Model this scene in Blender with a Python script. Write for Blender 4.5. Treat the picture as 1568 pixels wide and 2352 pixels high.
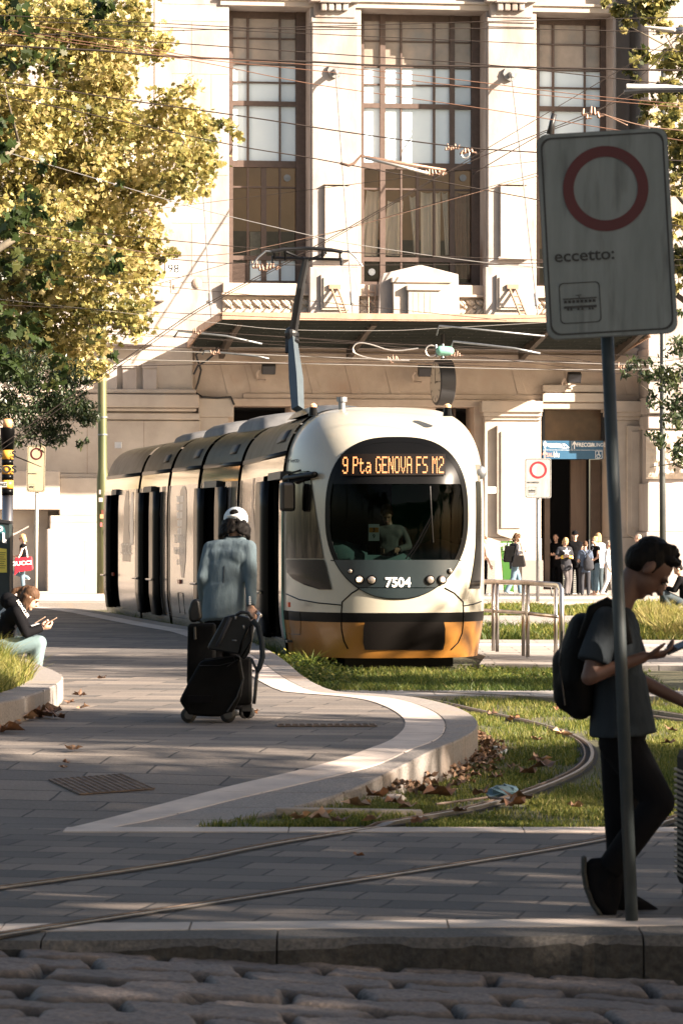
import bpy, bmesh, math, random
import numpy as np
from mathutils import Vector, Matrix, noise as mnoise
R = math.radians
F = 7800.0            # focal length in measured pixels (frame 1568 x 2352)
CX, HY, CH = 784.0, 1220.0, 1.75
sc = bpy.context.scene
for o in list(bpy.data.objects): bpy.data.objects.remove(o)
# ------------------------------------------------------------ camera, sky, sun, exposure
cd = bpy.data.cameras.new('camera'); cam = bpy.data.objects.new('camera', cd); sc.collection.objects.link(cam)
cam.location = (0, 0, CH); cam.rotation_euler = (R(90), 0, 0)
cd.sensor_fit = 'VERTICAL'; cd.sensor_height = 36; cd.lens = 36 * F / 2352
cd.shift_y = 44 / 2352; cd.clip_end = 2000; cd.clip_start = .5
cd.dof.use_dof = True; cd.dof.focus_distance = 46; cd.dof.aperture_fstop = 11.0
sc.camera = cam
AZ, EL = R(66), R(25)
sunv = Vector((math.cos(EL) * math.sin(AZ), -math.cos(EL) * math.cos(AZ), math.sin(EL)))
w = bpy.data.worlds.new('World'); sc.world = w; w.use_nodes = True
nt = w.node_tree; bg = nt.nodes['Background']
sky = nt.nodes.new('ShaderNodeTexSky'); sky.sky_type = 'NISHITA'; sky.sun_disc = False
sky.sun_elevation = EL; sky.sun_rotation = math.atan2(sunv.x, sunv.y)
sky.air_density = 1.0; sky.dust_density = 2.5; sky.ozone_density = 1.0
wb = nt.nodes.new('ShaderNodeMix'); wb.data_type = 'RGBA'; wb.blend_type = 'MULTIPLY'; wb.inputs[0].default_value = 1; wb.inputs[7].default_value = (1, .90, .80, 1)
nt.links.new(sky.outputs[0], wb.inputs[6]); nt.links.new(wb.outputs[2], bg.inputs[0]); bg.inputs[1].default_value = .05
sd = bpy.data.lights.new('sun', 'SUN'); sd.energy = 5.0; sd.angle = R(.5); sd.color = (1, .845, .69)
so = bpy.data.objects.new('sun', sd); sc.collection.objects.link(so); so.rotation_euler = sunv.to_track_quat('Z', 'Y').to_euler()
sc.view_settings.view_transform = 'Standard'; sc.view_settings.look = 'None'; sc.view_settings.gamma = 1
sc.view_settings.exposure = 2.35
sc.cycles.max_bounces = 6; sc.cycles.transparent_max_bounces = 8
sc.cycles.sample_clamp_indirect = 4
rnd = random.Random(7)

# ------------------------------------------------------------ helpers
def P(x, y, d): return Vector(((x - CX) / F * d, d, CH + (HY - y) / F * d))
def G(x, y, z=0.):
    d = F * (CH - z) / (y - HY); return Vector(((x - CX) / F * d, d, z))
def link(o): sc.collection.objects.link(o); return o
def thing(name, label, cat, loc=(0, 0, 0), group=None, rz=0):
    o = bpy.data.objects.new(name, None); link(o); o.location = loc; o.rotation_euler = (0, 0, rz)
    o.empty_display_size = .2; tag(o, label, cat, group); return o
def tag(o, label=None, cat=None, group=None, kind=None):
    if label: o['label'] = label
    if cat: o['category'] = cat
    if group: o['group'] = group
    if kind: o['kind'] = kind
    return o
def struct(o): o['kind'] = 'structure'; return o
class MB:
    def __init__(s): s.v = []; s.f = []
    def add(s, vs, fs):
        n = len(s.v); s.v += [tuple(v) for v in vs]; s.f += [tuple(i + n for i in f) for f in fs]; return s
    def box(s, x0, x1, y0, y1, z0, z1, M=None):
        vs = [Vector((x, y, z)) for x in (x0, x1) for y in (y0, y1) for z in (z0, z1)]
        if M is not None: vs = [M @ v for v in vs]
        return s.add(vs, [(0, 1, 3, 2), (4, 6, 7, 5), (0, 4, 5, 1), (2, 3, 7, 6), (0, 2, 6, 4), (1, 5, 7, 3)])
    def quad(s, a, b, c, d): return s.add([a, b, c, d], [(0, 1, 2, 3)])
    def poly(s, pts): return s.add(pts, [tuple(range(len(pts)))])
    def slab(s, pts, off):            # polygon with thickness along vector off
        n = len(pts); off = Vector(off); a = [Vector(p) for p in pts]; b = [p + off for p in a]
        fs = [tuple(range(n - 1, -1, -1)), tuple(range(n, 2 * n))] + [(i, (i + 1) % n, n + (i + 1) % n, n + i) for i in range(n)]
        return s.add(a + b, fs)
    def tube(s, pts, r, n=8, cap=True):
        pts = [Vector(p) for p in pts]; rs = r if isinstance(r, (list, tuple)) else [r] * len(pts)
        base = len(s.v); prev = None; m = len(pts)
        for i, p in enumerate(pts):
            t = (pts[min(i + 1, m - 1)] - pts[max(i - 1, 0)]).normalized()
            if prev is None:
                a = Vector((0, 0, 1)) if abs(t.z) < .9 else Vector((1, 0, 0)); u = t.cross(a).normalized()
            else: u = (prev - t * prev.dot(t)).normalized()
            prev = u; v = t.cross(u)
            for k in range(n):
                an = 2 * math.pi * k / n; q = p + (u * math.cos(an) + v * math.sin(an)) * rs[i]; s.v.append(tuple(q))
        for i in range(m - 1):
            for k in range(n):
                a = base + i * n + k; b = base + i * n + (k + 1) % n; s.f.append((a, b, b + n, a + n))
        if cap:
            s.f.append(tuple(base + k for k in range(n - 1, -1, -1))); s.f.append(tuple(base + (m - 1) * n + k for k in range(n)))
        return s
    def lathe(s, c, prof, n=20, axis='z'):      # prof: (radius, height)
        base = len(s.v); c = Vector(c)
        for r, h in prof:
            for k in range(n):
                a = 2 * math.pi * k / n; x, y = r * math.cos(a), r * math.sin(a)
                s.v.append(tuple(c + (Vector((x, y, h)) if axis == 'z' else Vector((x, h, y)) if axis == 'y' else Vector((h, x, y)))))
        for i in range(len(prof) - 1):
            for k in range(n):
                a = base + i * n + k; b = base + i * n + (k + 1) % n; s.f.append((a, b, b + n, a + n))
        s.f.append(tuple(base + k for k in range(n - 1, -1, -1))); s.f.append(tuple(base + (len(prof) - 1) * n + k for k in range(n)))
        return s
    def cap(s, p0, p1, r0, r1=None, fl=1., side=None, n=14):     # tapered capsule, fl = flattening across `side`
        p0, p1 = Vector(p0), Vector(p1); r1 = r0 if r1 is None else r1
        t = p1 - p0
        if t.length < 1e-5: t = Vector((0, 0, 1e-4))
        t.normalize(); u = Vector(side) if side is not None else (t.cross(Vector((0, 0, 1))) if abs(t.z) < .9 else Vector((1, 0, 0)))
        u = (u - t * u.dot(t))
        if u.length < 1e-4: u = t.orthogonal()
        u.normalize(); v = t.cross(u); base = len(s.v); rings = []
        for k in range(5): a = math.pi / 2 * k / 5; rings.append((p0 - t * r0 * math.cos(a) * (fl if fl < 1 else 1), r0 * math.sin(a) if k else r0 * .03))
        rings.append((p0, r0)); rings.append((p1, r1))
        for k in range(4, -1, -1): a = math.pi / 2 * k / 5; rings.append((p1 + t * r1 * math.cos(a) * (fl if fl < 1 else 1), r1 * math.sin(a) if k else r1 * .03))
        for c, r in rings:
            for k in range(n):
                a = 2 * math.pi * k / n; s.v.append(tuple(c + u * r * math.cos(a) + v * r * fl * math.sin(a)))
        m = len(rings)
        for i in range(m - 1):
            for k in range(n):
                a = base + i * n + k; b = base + i * n + (k + 1) % n; s.f.append((a, b, b + n, a + n))
        s.f.append(tuple(base + k for k in range(n - 1, -1, -1))); s.f.append(tuple(base + (m - 1) * n + k for k in range(n)))
        return s
    def fr(s, p0, p1, r0, r1, fl=1., side=None, n=18):      # flat ended elliptical frustum
        p0, p1 = Vector(p0), Vector(p1); t = (p1 - p0).normalized(); u = Vector(side) if side is not None else t.orthogonal(); u = (u - t * u.dot(t)).normalized(); v = t.cross(u); base = len(s.v)
        for c, r in ((p0, r0), (p1, r1)):
            for k in range(n): a = 2 * math.pi * k / n; s.v.append(tuple(c + u * r * math.cos(a) + v * r * fl * math.sin(a)))
        for k in range(n): s.f.append((base + k, base + (k + 1) % n, base + n + (k + 1) % n, base + n + k))
        s.f.append(tuple(base + k for k in range(n - 1, -1, -1))); s.f.append(tuple(base + n + k for k in range(n))); return s
    def ell(s, c, rx, ry, rz, n=16, m=10, M=None):
        base = len(s.v); c = Vector(c)
        for i in range(m + 1):
            ph = math.pi * i / m
            for k in range(n):
                a = 2 * math.pi * k / n
                sp = max(math.sin(ph), .02)
                q = Vector((rx * sp * math.cos(a), ry * sp * math.sin(a), rz * math.cos(ph)))
                if M is not None: q = M @ q
                s.v.append(tuple(c + q))
        for i in range(m):
            for k in range(n):
                a = base + i * n + k; b = base + i * n + (k + 1) % n; s.f.append((a, a + n, b + n, b))
        s.f.append(tuple(base + k for k in range(n))); s.f.append(tuple(base + m * n + k for k in range(n - 1, -1, -1)))
        return s
    def grid(s, fn, nu, nv, closed=False):
        base = len(s.v)
        for i in range(nu + 1):
            for j in range(nv + 1): s.v.append(tuple(fn(i / nu, j / nv)))
        for i in range(nu):
            for j in range(nv):
                a = base + i * (nv + 1) + j; s.f.append((a, a + nv + 1, a + nv + 2, a + 1))
        return s
    def mesh(s, name, mat=None, smooth=False, org=None):
        me = bpy.data.meshes.new(name); vs = s.v
        if org is not None: vs = [(a - org[0], b - org[1], c - org[2]) for a, b, c in vs]
        me.from_pydata(vs, [], s.f)
        if mat: me.materials.append(mat)
        if smooth: me.polygons.foreach_set('use_smooth', [True] * len(me.polygons))
        me.update(); return me
    def obj(s, name, mat=None, parent=None, smooth=False, loc=None, bevel=0, org=None, auto=False):
        if parent is not None and org is None and loc is None and 'o' in parent: org = parent['o']
        me = s.mesh(name, mat, smooth, org); o = bpy.data.objects.new(name, me); link(o)
        if parent is not None: o.parent = parent
        if org is not None and parent is None: o.location = org
        if loc is not None: o.location = loc
        if bevel:
            b = o.modifiers.new('bevel', 'BEVEL'); b.width = bevel; b.segments = 2; b.limit_method = 'ANGLE'; b.angle_limit = R(40)
        return o
def wthing(name, label, cat, org, group=None):       # thing whose parts are built in world coordinates
    o = thing(name, label, cat, org, group); o['o'] = tuple(org); return o
def lone(mb, name, mat, label, cat, group=None, org=None, smooth=False, bevel=0, kind=None):
    if org is None:
        a = np.array(mb.v); org = ((a[:, 0].min() + a[:, 0].max()) / 2, (a[:, 1].min() + a[:, 1].max()) / 2, a[:, 2].min())
        org = tuple(float(q) for q in org)
    o = mb.obj(name, mat, None, smooth, org=org, bevel=bevel); tag(o, label, cat, group, kind); return o
def smooth_by(o, ang=40):
    me = o.data; bm = bmesh.new(); bm.from_mesh(me)
    for f in bm.faces: f.smooth = True
    for e in bm.edges:
        if len(e.link_faces) == 2 and e.calc_face_angle(0) > R(ang): e.smooth = False
    bm.to_mesh(me); bm.free(); return o
def text(name, s, mat, h, M, parent=None, bold=0., ext=.001, align='CENTER', sx=1.):
    c = bpy.data.curves.new(name, 'FONT'); c.body = s; c.size = 1; c.align_x = align; c.align_y = 'CENTER'; c.offset = bold; c.extrude = 0; c.resolution_u = 3
    t = bpy.data.objects.new(name, c); link(t); dg = bpy.context.evaluated_depsgraph_get(); dg.update()
    me = bpy.data.meshes.new_from_object(t.evaluated_get(dg)); bpy.data.objects.remove(t)
    me.transform(Matrix.Diagonal((h * 1.4 * sx, h * 1.4, h * 1.4, 1))); me.transform(M); me.materials.clear(); me.materials.append(mat)
    if parent is not None and 'o' in parent: me.transform(Matrix.Translation(-Vector(parent['o'])))
    o = bpy.data.objects.new(name, me); link(o)
    if parent is not None: o.parent = parent
    return o
def face_M(c, n, up=(0, 0, 1), roll=0):       # frame at c, local z = n (outward), local y = up
    n = Vector(n).normalized(); up = Vector(up); x = up.cross(n).normalized(); y = n.cross(x)
    m = Matrix((x, y, n)).transposed().to_4x4(); m.translation = Vector(c)
    return m @ Matrix.Rotation(roll, 4, 'Z')
def remesh(mb, name, mat, parent, voxel=.012, smooth=3, org=None, fac=.5):
    if org is None and parent is not None and 'o' in parent: org = parent['o']
    me = mb.mesh(name, mat, True, org); o = bpy.data.objects.new(name, me); link(o)
    r = o.modifiers.new('r', 'REMESH'); r.mode = 'VOXEL'; r.voxel_size = voxel
    s = o.modifiers.new('s', 'SMOOTH'); s.iterations = smooth; s.factor = fac
    dg = bpy.context.evaluated_depsgraph_get(); dg.update()
    m2 = bpy.data.meshes.new_from_object(o.evaluated_get(dg)); o.modifiers.clear(); o.data = m2
    m2.materials.clear(); m2.materials.append(mat)
    m2.polygons.foreach_set('use_smooth', [True] * len(m2.polygons)); bpy.data.meshes.remove(me)
    m2.name = name
    if parent is not None: o.parent = parent
    elif org is not None: o.location = org
    return o
# ------------------------------------------------------------ materials
def mat(name, c1, c2=None, scale=5., rough=.7, metal=0., bump=0., bscale=40., spec=.5, coat=0., detail=6, stretch=(1, 1, 1), emis=None, es=0., contrast=(.35, .65), trans=0., c3=None, s3=1., sheen=0., rvar=0.):
    m = bpy.data.materials.new(name); m.use_nodes = True; n = m.node_tree; b = n.nodes['Principled BSDF']
    b.inputs['Roughness'].default_value = rough; b.inputs['Metallic'].default_value = metal; b.inputs['Specular IOR Level'].default_value = spec
    b.inputs['Coat Weight'].default_value = coat; b.inputs['Coat Roughness'].default_value = .08; b.inputs['Sheen Weight'].default_value = sheen
    b.inputs['Transmission Weight'].default_value = trans
    tc = n.nodes.new('ShaderNodeTexCoord'); mp = n.nodes.new('ShaderNodeMapping'); mp.inputs['Scale'].default_value = stretch
    n.links.new(tc.outputs['Object'], mp.inputs[0])
    col = None
    if c2 is not None:
        no = n.nodes.new('ShaderNodeTexNoise'); no.inputs['Scale'].default_value = scale; no.inputs['Detail'].default_value = detail; no.inputs['Roughness'].default_value = .6
        n.links.new(mp.outputs[0], no.inputs[0]); cr = n.nodes.new('ShaderNodeValToRGB')
        cr.color_ramp.elements[0].position = contrast[0]; cr.color_ramp.elements[1].position = contrast[1]
        cr.color_ramp.elements[0].color = (*c1, 1); cr.color_ramp.elements[1].color = (*c2, 1)
        n.links.new(no.outputs[0], cr.inputs[0]); col = cr.outputs[0]
        if c3 is not None:
            n3 = n.nodes.new('ShaderNodeTexNoise'); n3.inputs['Scale'].default_value = s3; n3.inputs['Detail'].default_value = 5
            n.links.new(mp.outputs[0], n3.inputs[0]); c = n.nodes.new('ShaderNodeValToRGB'); c.color_ramp.elements[0].position = .55; c.color_ramp.elements[1].position = .75
            n.links.new(n3.outputs[0], c.inputs[0]); mx = n.nodes.new('ShaderNodeMix'); mx.data_type = 'RGBA'
            n.links.new(c.outputs[0], mx.inputs[0]); n.links.new(col, mx.inputs[6]); mx.inputs[7].default_value = (*c3, 1); col = mx.outputs[2]
        n.links.new(col, b.inputs['Base Color'])
        if rvar:
            mr = n.nodes.new('ShaderNodeMapRange'); mr.inputs[3].default_value = max(rough - rvar, .02); mr.inputs[4].default_value = rough + rvar
            n.links.new(no.outputs[0], mr.inputs[0]); n.links.new(mr.outputs[0], b.inputs['Roughness'])
    else: b.inputs['Base Color'].default_value = (*c1, 1)
    if bump:
        nb = n.nodes.new('ShaderNodeTexNoise'); nb.inputs['Scale'].default_value = bscale; nb.inputs['Detail'].default_value = 4
        n.links.new(mp.outputs[0], nb.inputs[0]); bp = n.nodes.new('ShaderNodeBump'); bp.inputs['Strength'].default_value = 1; bp.inputs['Distance'].default_value = bump
        n.links.new(nb.outputs[0], bp.inputs['Height']); n.links.new(bp.outputs[0], b.inputs['Normal'])
    if emis: b.inputs['Emission Color'].default_value = (*emis, 1); b.inputs['Emission Strength'].default_value = es
    return m
def glass_mat(name, tint, refl=.5, rough=.02, wav=0., rcol=(1, 1, 1)):
    m = bpy.data.materials.new(name); m.use_nodes = True; n = m.node_tree; n.nodes.remove(n.nodes['Principled BSDF']); out = n.nodes['Material Output']
    tr = n.nodes.new('ShaderNodeBsdfTransparent'); tr.inputs[0].default_value = (*tint, 1); gl = n.nodes.new('ShaderNodeBsdfGlossy'); gl.inputs['Roughness'].default_value = rough; gl.inputs[0].default_value = (*rcol, 1)
    fr = n.nodes.new('ShaderNodeLayerWeight'); fr.inputs[0].default_value = refl; mx = n.nodes.new('ShaderNodeMixShader')
    n.links.new(fr.outputs['Fresnel'], mx.inputs[0]); n.links.new(tr.outputs[0], mx.inputs[1]); n.links.new(gl.outputs[0], mx.inputs[2]); n.links.new(mx.outputs[0], out.inputs[0])
    if wav:
        tc = n.nodes.new('ShaderNodeTexCoord'); nb = n.nodes.new('ShaderNodeTexNoise'); nb.inputs['Scale'].default_value = 2.; nb.inputs['Detail'].default_value = 1
        n.links.new(tc.outputs['Object'], nb.inputs[0]); bp = n.nodes.new('ShaderNodeBump'); bp.inputs['Distance'].default_value = wav; n.links.new(nb.outputs[0], bp.inputs['Height'])
        n.links.new(bp.outputs[0], gl.inputs['Normal']); n.links.new(bp.outputs[0], fr.inputs['Normal'])
    return m
def brick_mat(name, c1, c2, mortar, bw, bh, ms=.012, rot=0., rough=.75, c3=None, bump=.004, off=.5, speck=.25, loc=(0, 0, 0), spec=.4):
    m = bpy.data.materials.new(name); m.use_nodes = True; n = m.node_tree; b = n.nodes['Principled BSDF']; b.inputs['Roughness'].default_value = rough; b.inputs['Specular IOR Level'].default_value = spec
    tc = n.nodes.new('ShaderNodeTexCoord'); mp = n.nodes.new('ShaderNodeMapping'); mp.inputs['Rotation'].default_value = (0, 0, rot); mp.inputs['Location'].default_value = loc
    n.links.new(tc.outputs['Object'], mp.inputs[0])
    wn = n.nodes.new('ShaderNodeTexNoise'); wn.inputs['Scale'].default_value = 1.3; n.links.new(mp.outputs[0], wn.inputs[0])
    ws = n.nodes.new('ShaderNodeVectorMath'); ws.operation = 'MULTIPLY_ADD'; n.links.new(wn.outputs['Color'], ws.inputs[0]); ws.inputs[1].default_value = (.06, .06, 0); n.links.new(mp.outputs[0], ws.inputs[2])
    br = n.nodes.new('ShaderNodeTexBrick'); n.links.new(ws.outputs[0], br.inputs[0]); br.offset = off
    for k, v in (('Scale', 1), ('Mortar Size', ms), ('Mortar Smooth', .3), ('Brick Width', bw), ('Row Height', bh), ('Bias', -.15)): br.inputs[k].default_value = v
    br.inputs['Color1'].default_value = (*c1, 1); br.inputs['Color2'].default_value = (*c2, 1); br.inputs['Mortar'].default_value = (*mortar, 1)
    no = n.nodes.new('ShaderNodeTexNoise'); no.inputs['Scale'].default_value = 60; no.inputs['Detail'].default_value = 5; n.links.new(mp.outputs[0], no.inputs[0])
    n2 = n.nodes.new('ShaderNodeTexNoise'); n2.inputs['Scale'].default_value = .8; n2.inputs['Detail'].default_value = 6; n.links.new(mp.outputs[0], n2.inputs[0])
    ad = n.nodes.new('ShaderNodeMath'); ad.operation = 'ADD'; n.links.new(no.outputs[0], ad.inputs[0]); n.links.new(n2.outputs[0], ad.inputs[1])
    mr = n.nodes.new('ShaderNodeMapRange'); mr.inputs[1].default_value = .6; mr.inputs[2].default_value = 1.4; mr.inputs[3].default_value = 1 - speck; mr.inputs[4].default_value = 1 + speck; n.links.new(ad.outputs[0], mr.inputs[0])
    mx = n.nodes.new('ShaderNodeVectorMath'); mx.operation = 'SCALE'; n.links.new(br.outputs['Color'], mx.inputs[0]); n.links.new(mr.outputs[0], mx.inputs['Scale'])
    n.links.new(mx.outputs[0], b.inputs['Base Color'])
    iv = n.nodes.new('ShaderNodeMath'); iv.operation = 'MULTIPLY_ADD'; n.links.new(br.outputs['Fac'], iv.inputs[0]); iv.inputs[1].default_value = -1; n.links.new(no.outputs[0], iv.inputs[2])
    bp = n.nodes.new('ShaderNodeBump'); bp.inputs['Distance'].default_value = bump; n.links.new(iv.outputs[0], bp.inputs['Height']); n.links.new(bp.outputs[0], b.inputs['Normal'])
    return m
def leaf_mat(name, cols, trans=.35, rough=.45, spec=.4):
    m = bpy.data.materials.new(name); m.use_nodes = True; n = m.node_tree; b = n.nodes['Principled BSDF']; out = n.nodes['Material Output']
    at = n.nodes.new('ShaderNodeAttribute'); at.attribute_name = 'rv'; cr = n.nodes.new('ShaderNodeValToRGB')
    while len(cr.color_ramp.elements) < len(cols): cr.color_ramp.elements.new(.5)
    for i, (p, c) in enumerate(cols): cr.color_ramp.elements[i].position = p; cr.color_ramp.elements[i].color = (*c, 1)
    n.links.new(at.outputs['Fac'], cr.inputs[0]); n.links.new(cr.outputs[0], b.inputs['Base Color'])
    b.inputs['Roughness'].default_value = rough; b.inputs['Specular IOR Level'].default_value = spec
    tl = n.nodes.new('ShaderNodeBsdfTranslucent'); n.links.new(cr.outputs[0], tl.inputs[0]); mx = n.nodes.new('ShaderNodeMixShader'); mx.inputs[0].default_value = trans
    n.links.new(b.outputs[0], mx.inputs[1]); n.links.new(tl.outputs[0], mx.inputs[2]); n.links.new(mx.outputs[0], out.inputs[0])
    return m
def set_rv(me, vals):
    a = me.attributes.new('rv', 'FLOAT', 'FACE'); a.data.foreach_set('value', vals)
STONE = mat('travertine', (.36, .31, .265), (.48, .425, .37), .9, .8, bump=.004, bscale=30, c3=(.44, .33, .25), s3=.45)
STONE2 = mat('weathered_stone', (.40, .32, .26), (.52, .43, .36), 1.2, .85, bump=.006, bscale=22, c3=(.30, .19, .13), s3=.6)
STONE_W = mat('white_stone', (.27, .235, .215), (.40, .365, .345), 1.1, .85, bump=.004, bscale=20, c3=(.19, .13, .10), s3=.9, spec=.2, stretch=(1, 1, .4))
STONE_W.node_tree.nodes['Color Ramp.001'].color_ramp.elements[0].position = .60
JOINT = mat('joint_mortar', (.16, .115, .09), (.26, .20, .16), 3, .9)
ROUGHST = mat('rusticated_stone', (.50, .42, .34), (.64, .56, .47), 4, .9, bump=.05, bscale=6)
BRONZE = mat('brown_metal', (.075, .050, .040), (.10, .068, .055), 8, .5)
DARK = mat('dark_void', (.012, .010, .009), rough=.9)
STEEL = mat('stainless', (.27, .245, .225), rough=.3, metal=1, c2=(.55, .52, .5), scale=3, stretch=(1, 1, .1))
GALV = mat('galvanised', (.17, .18, .19), (.24, .25, .26), 12, .45, metal=.7)
BLACKM = mat('black_metal', (.015, .015, .016), rough=.45)
RUBBER = mat('rubber', (.02, .02, .02), rough=.7)
WHITE = mat('white_paint', (.78, .77, .75), rough=.5)
BLACKP = mat('black_paint', (.02, .02, .02), rough=.5)
# ------------------------------------------------------------ ground, street, crossing, platform, lawns
def smooth01(t): t = max(0., min(1., t)); return t * t * (3 - 2 * t)
def zt(d): return .24 * smooth01((d - 20.3) / 3.6)
def GP(x, y):
    z = 0.
    for _ in range(25): d = F * (CH - z) / (y - HY); z = .5 * z + .5 * zt(d)
    return Vector(((x - CX) / F * d, d, z))
SOIL = mat('soil', (.055, .05, .028), (.10, .10, .05), 6, .95, bump=.02, bscale=25, c3=(.12, .09, .05), s3=1.5)
PAVE = brick_mat('paving', (.095, .086, .080), (.225, .190, .160), (.03, .028, .026), .95, .36, .009, R(9), speck=.38, off=.41)
PAVE2 = brick_mat('crossing_paving', (.072, .066, .063), (.19, .158, .135), (.022, .02, .02), .44, .33, .009, R(12), speck=.36, off=.43)
FARP = brick_mat('far_paving', (.26, .24, .22), (.34, .31, .28), (.12, .11, .10), 1.0, .5, .012, 0, speck=.2)
GRAN = mat('granite', (.16, .145, .135), (.29, .26, .235), 60, .8, bump=.003, bscale=90, c3=(.30, .22, .16), s3=.9)
LIGHTS = mat('light_stone', (.42, .36, .32), (.56, .48, .42), 3, .75, bump=.002, bscale=60, c3=(.36, .28, .23), s3=1.2)
COBB = mat('cobble', (.10, .084, .078), (.215, .175, .155), 45, .7, bump=.006, bscale=60, c3=(.085, .078, .078), s3=2.2, contrast=(.3, .7))
n_ = COBB.node_tree; b_ = n_.nodes['Principled BSDF']; at_ = n_.nodes.new('ShaderNodeAttribute'); at_.attribute_name = 'stone'; vs_ = n_.nodes.new('ShaderNodeVectorMath'); vs_.operation = 'SCALE'
n_.links.new(b_.inputs['Base Color'].links[0].from_socket, vs_.inputs[0]); n_.links.new(at_.outputs['Fac'], vs_.inputs['Scale']); n_.links.new(vs_.outputs[0], b_.inputs['Base Color'])
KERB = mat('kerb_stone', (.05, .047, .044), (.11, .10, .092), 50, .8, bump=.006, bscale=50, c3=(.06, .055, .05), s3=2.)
def sheet(name, x0, x1, y0, y1, z, m, nx=1, ny=1):
    mb = MB(); mb.grid(lambda u, v: (x0 + (x1 - x0) * u, y0 + (y1 - y0) * v, z), nx, ny)
    mb.f = [f[::-1] if False else f for f in mb.f]; return struct(mb.obj(name, m))
sheet('ground', -500, 500, -300, 900, -.45, mat('ground_asphalt', (.05, .05, .05), (.08, .075, .07), 3, .9))
def tilt(x): return -.13 - .055 * max(-1.8, min(1.8, x))
# cobbled street in front of the kerb: real stones as a height field
def street(x0, x1, y0, y1, st, name, drop=0.):
    nx, ny = int((x1 - x0) / st), int((y1 - y0) / st)
    X, Y = np.meshgrid(np.linspace(x0, x1, nx + 1), np.linspace(y0, y1, ny + 1), indexing='ij')
    wx = X + .05 * np.sin(Y * 5 + X * 2.1) + .03 * np.sin(X * 9.7 + Y * 3); wy = Y + .05 * np.sin(X * 3.3 + 1.) + .03 * np.sin(X * 7.9 + Y * 6.1) + .07 * X
    rh, bw = .31, .66
    row = np.floor(wy / rh); fy = wy / rh - row
    xs = wx / bw + (row % 2) * .5 + .23 * np.sin(row * 12.9898)
    colm = np.floor(xs); fx = xs - colm
    h1 = np.modf(np.abs(np.sin(row * 127.1 + colm * 311.7) * 43758.5453))[0]
    dx = np.minimum(fx, 1 - fx) * bw; dy = np.minimum(fy, 1 - fy) * rh
    e = np.minimum(dx, dy); prof = np.clip((e - .018) / .03, 0, 1) ** .45
    Z = tilt(0) * 0 + (-.112 - .055 * np.clip(X, -1.8, 1.8)) + prof * .048 - .048 + (h1 - .5) * .02 + (fy - .5) * .035 * (h1 - .5) + (fx - .5) * .03 * (h1 - .4) - drop
    Z += .003 * np.sin(X * 23 + Y * 11) * np.sin(Y * 31) + .002 * np.sin(X * 61 + 3 * np.sin(Y * 43))
    me = bpy.data.meshes.new(name); n1 = ny + 1
    me.from_pydata(np.stack([X, Y, Z], -1).reshape(-1, 3).tolist(), [], [(i * n1 + j, (i + 1) * n1 + j, (i + 1) * n1 + j + 1, i * n1 + j + 1) for i in range(nx) for j in range(ny)])
    me.polygons.foreach_set('use_smooth', [True] * len(me.polygons)); me.materials.append(COBB); a_ = me.attributes.new('stone', 'FLOAT', 'POINT'); a_.data.foreach_set('value', ((.10 + .90 * np.clip((e - .016) / .03, 0, 1)) * (.8 + .45 * h1)).ravel().astype(np.float32))
    o = link(bpy.data.objects.new(name, me)); return struct(o)
street(-2.6, 2.6, 11.2, 14.62, .014, 'street')
street(-30, 30, -20, 14.6, .12, 'outer_street', .06)
# kerb between street and crossing
def kline(x): return 14.72 + .045 * x + .0 * x            # street-side edge depth
def yk(x, off=0): return 14.62 + .075 * x * 1 + off
mb = MB(); mbf = MB()
r2 = random.Random(3); x = -9.
while x < 9:
    L = r2.uniform(1.0, 1.7); a, b = x + .004, x + L - .004
    for (o0, o1, zt0) in ((0, .34, 0),):
        n = 30
        for i in range(n):
            xa, xb = a + (b - a) * i / n, a + (b - a) * (i + 1) / n
            def ring(xx):
                j = .008 * math.sin(xx * 7.3) + .022 * mnoise.noise(Vector((xx * 4, 1, 0))) + .012 * mnoise.noise(Vector((xx * 17, 5, 0))); y0, y1 = yk(xx), yk(xx, .33)
                return [Vector((xx, y0 + j, -.4)), Vector((xx, y0 + j * .7 + .012, -.045 + j)), Vector((xx, y0 + .05 + j, -.004 + j * .12 - .003)), Vector((xx, y1, -.001)), Vector((xx, y1, -.4))]
            A, B = ring(xa), ring(xb)
            mbf.quad(A[0], B[0], B[1], A[1])
            for k in range(1, 4): mb.quad(A[k], B[k], B[k + 1], A[k + 1])
            if i == 0: mb.poly(A[::-1])
            if i == n - 1: mb.poly(B)
    x += L
struct(mb.obj('street_kerb', KERB)); struct(mbf.obj('street_kerb_face', mat('dark_kerb_face', (.018, .017, .016), (.05, .046, .042), 30, .9, bump=.01, bscale=25)))  # kerb face has its own darker colour than the kerb top
mb = MB(); x = -9.
while x < 9:
    L = r2.uniform(.8, 1.25); a, b = x + .004, x + L - .004
    mb.slab([(a, yk(a, .336), -.05), (b, yk(b, .336), -.05), (b, yk(b, .62), -.05), (a, yk(a, .62), -.05)], (0, 0, .052)); x += L
struct(mb.obj('kerb_strip', LIGHTS))
mb = MB(); mb.poly([(-30, yk(-9, .62), 0), (-9, yk(-9, .62), 0), (9, yk(9, .62), 0), (30, yk(9, .62), 0), (30, 20.0, 0), (-30, 20.0, 0)])
struct(mb.obj('crossing', PAVE2))
sheet('lawn_soil', -60, 60, 19.98, 78, -.006, SOIL, 60, 40)
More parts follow.
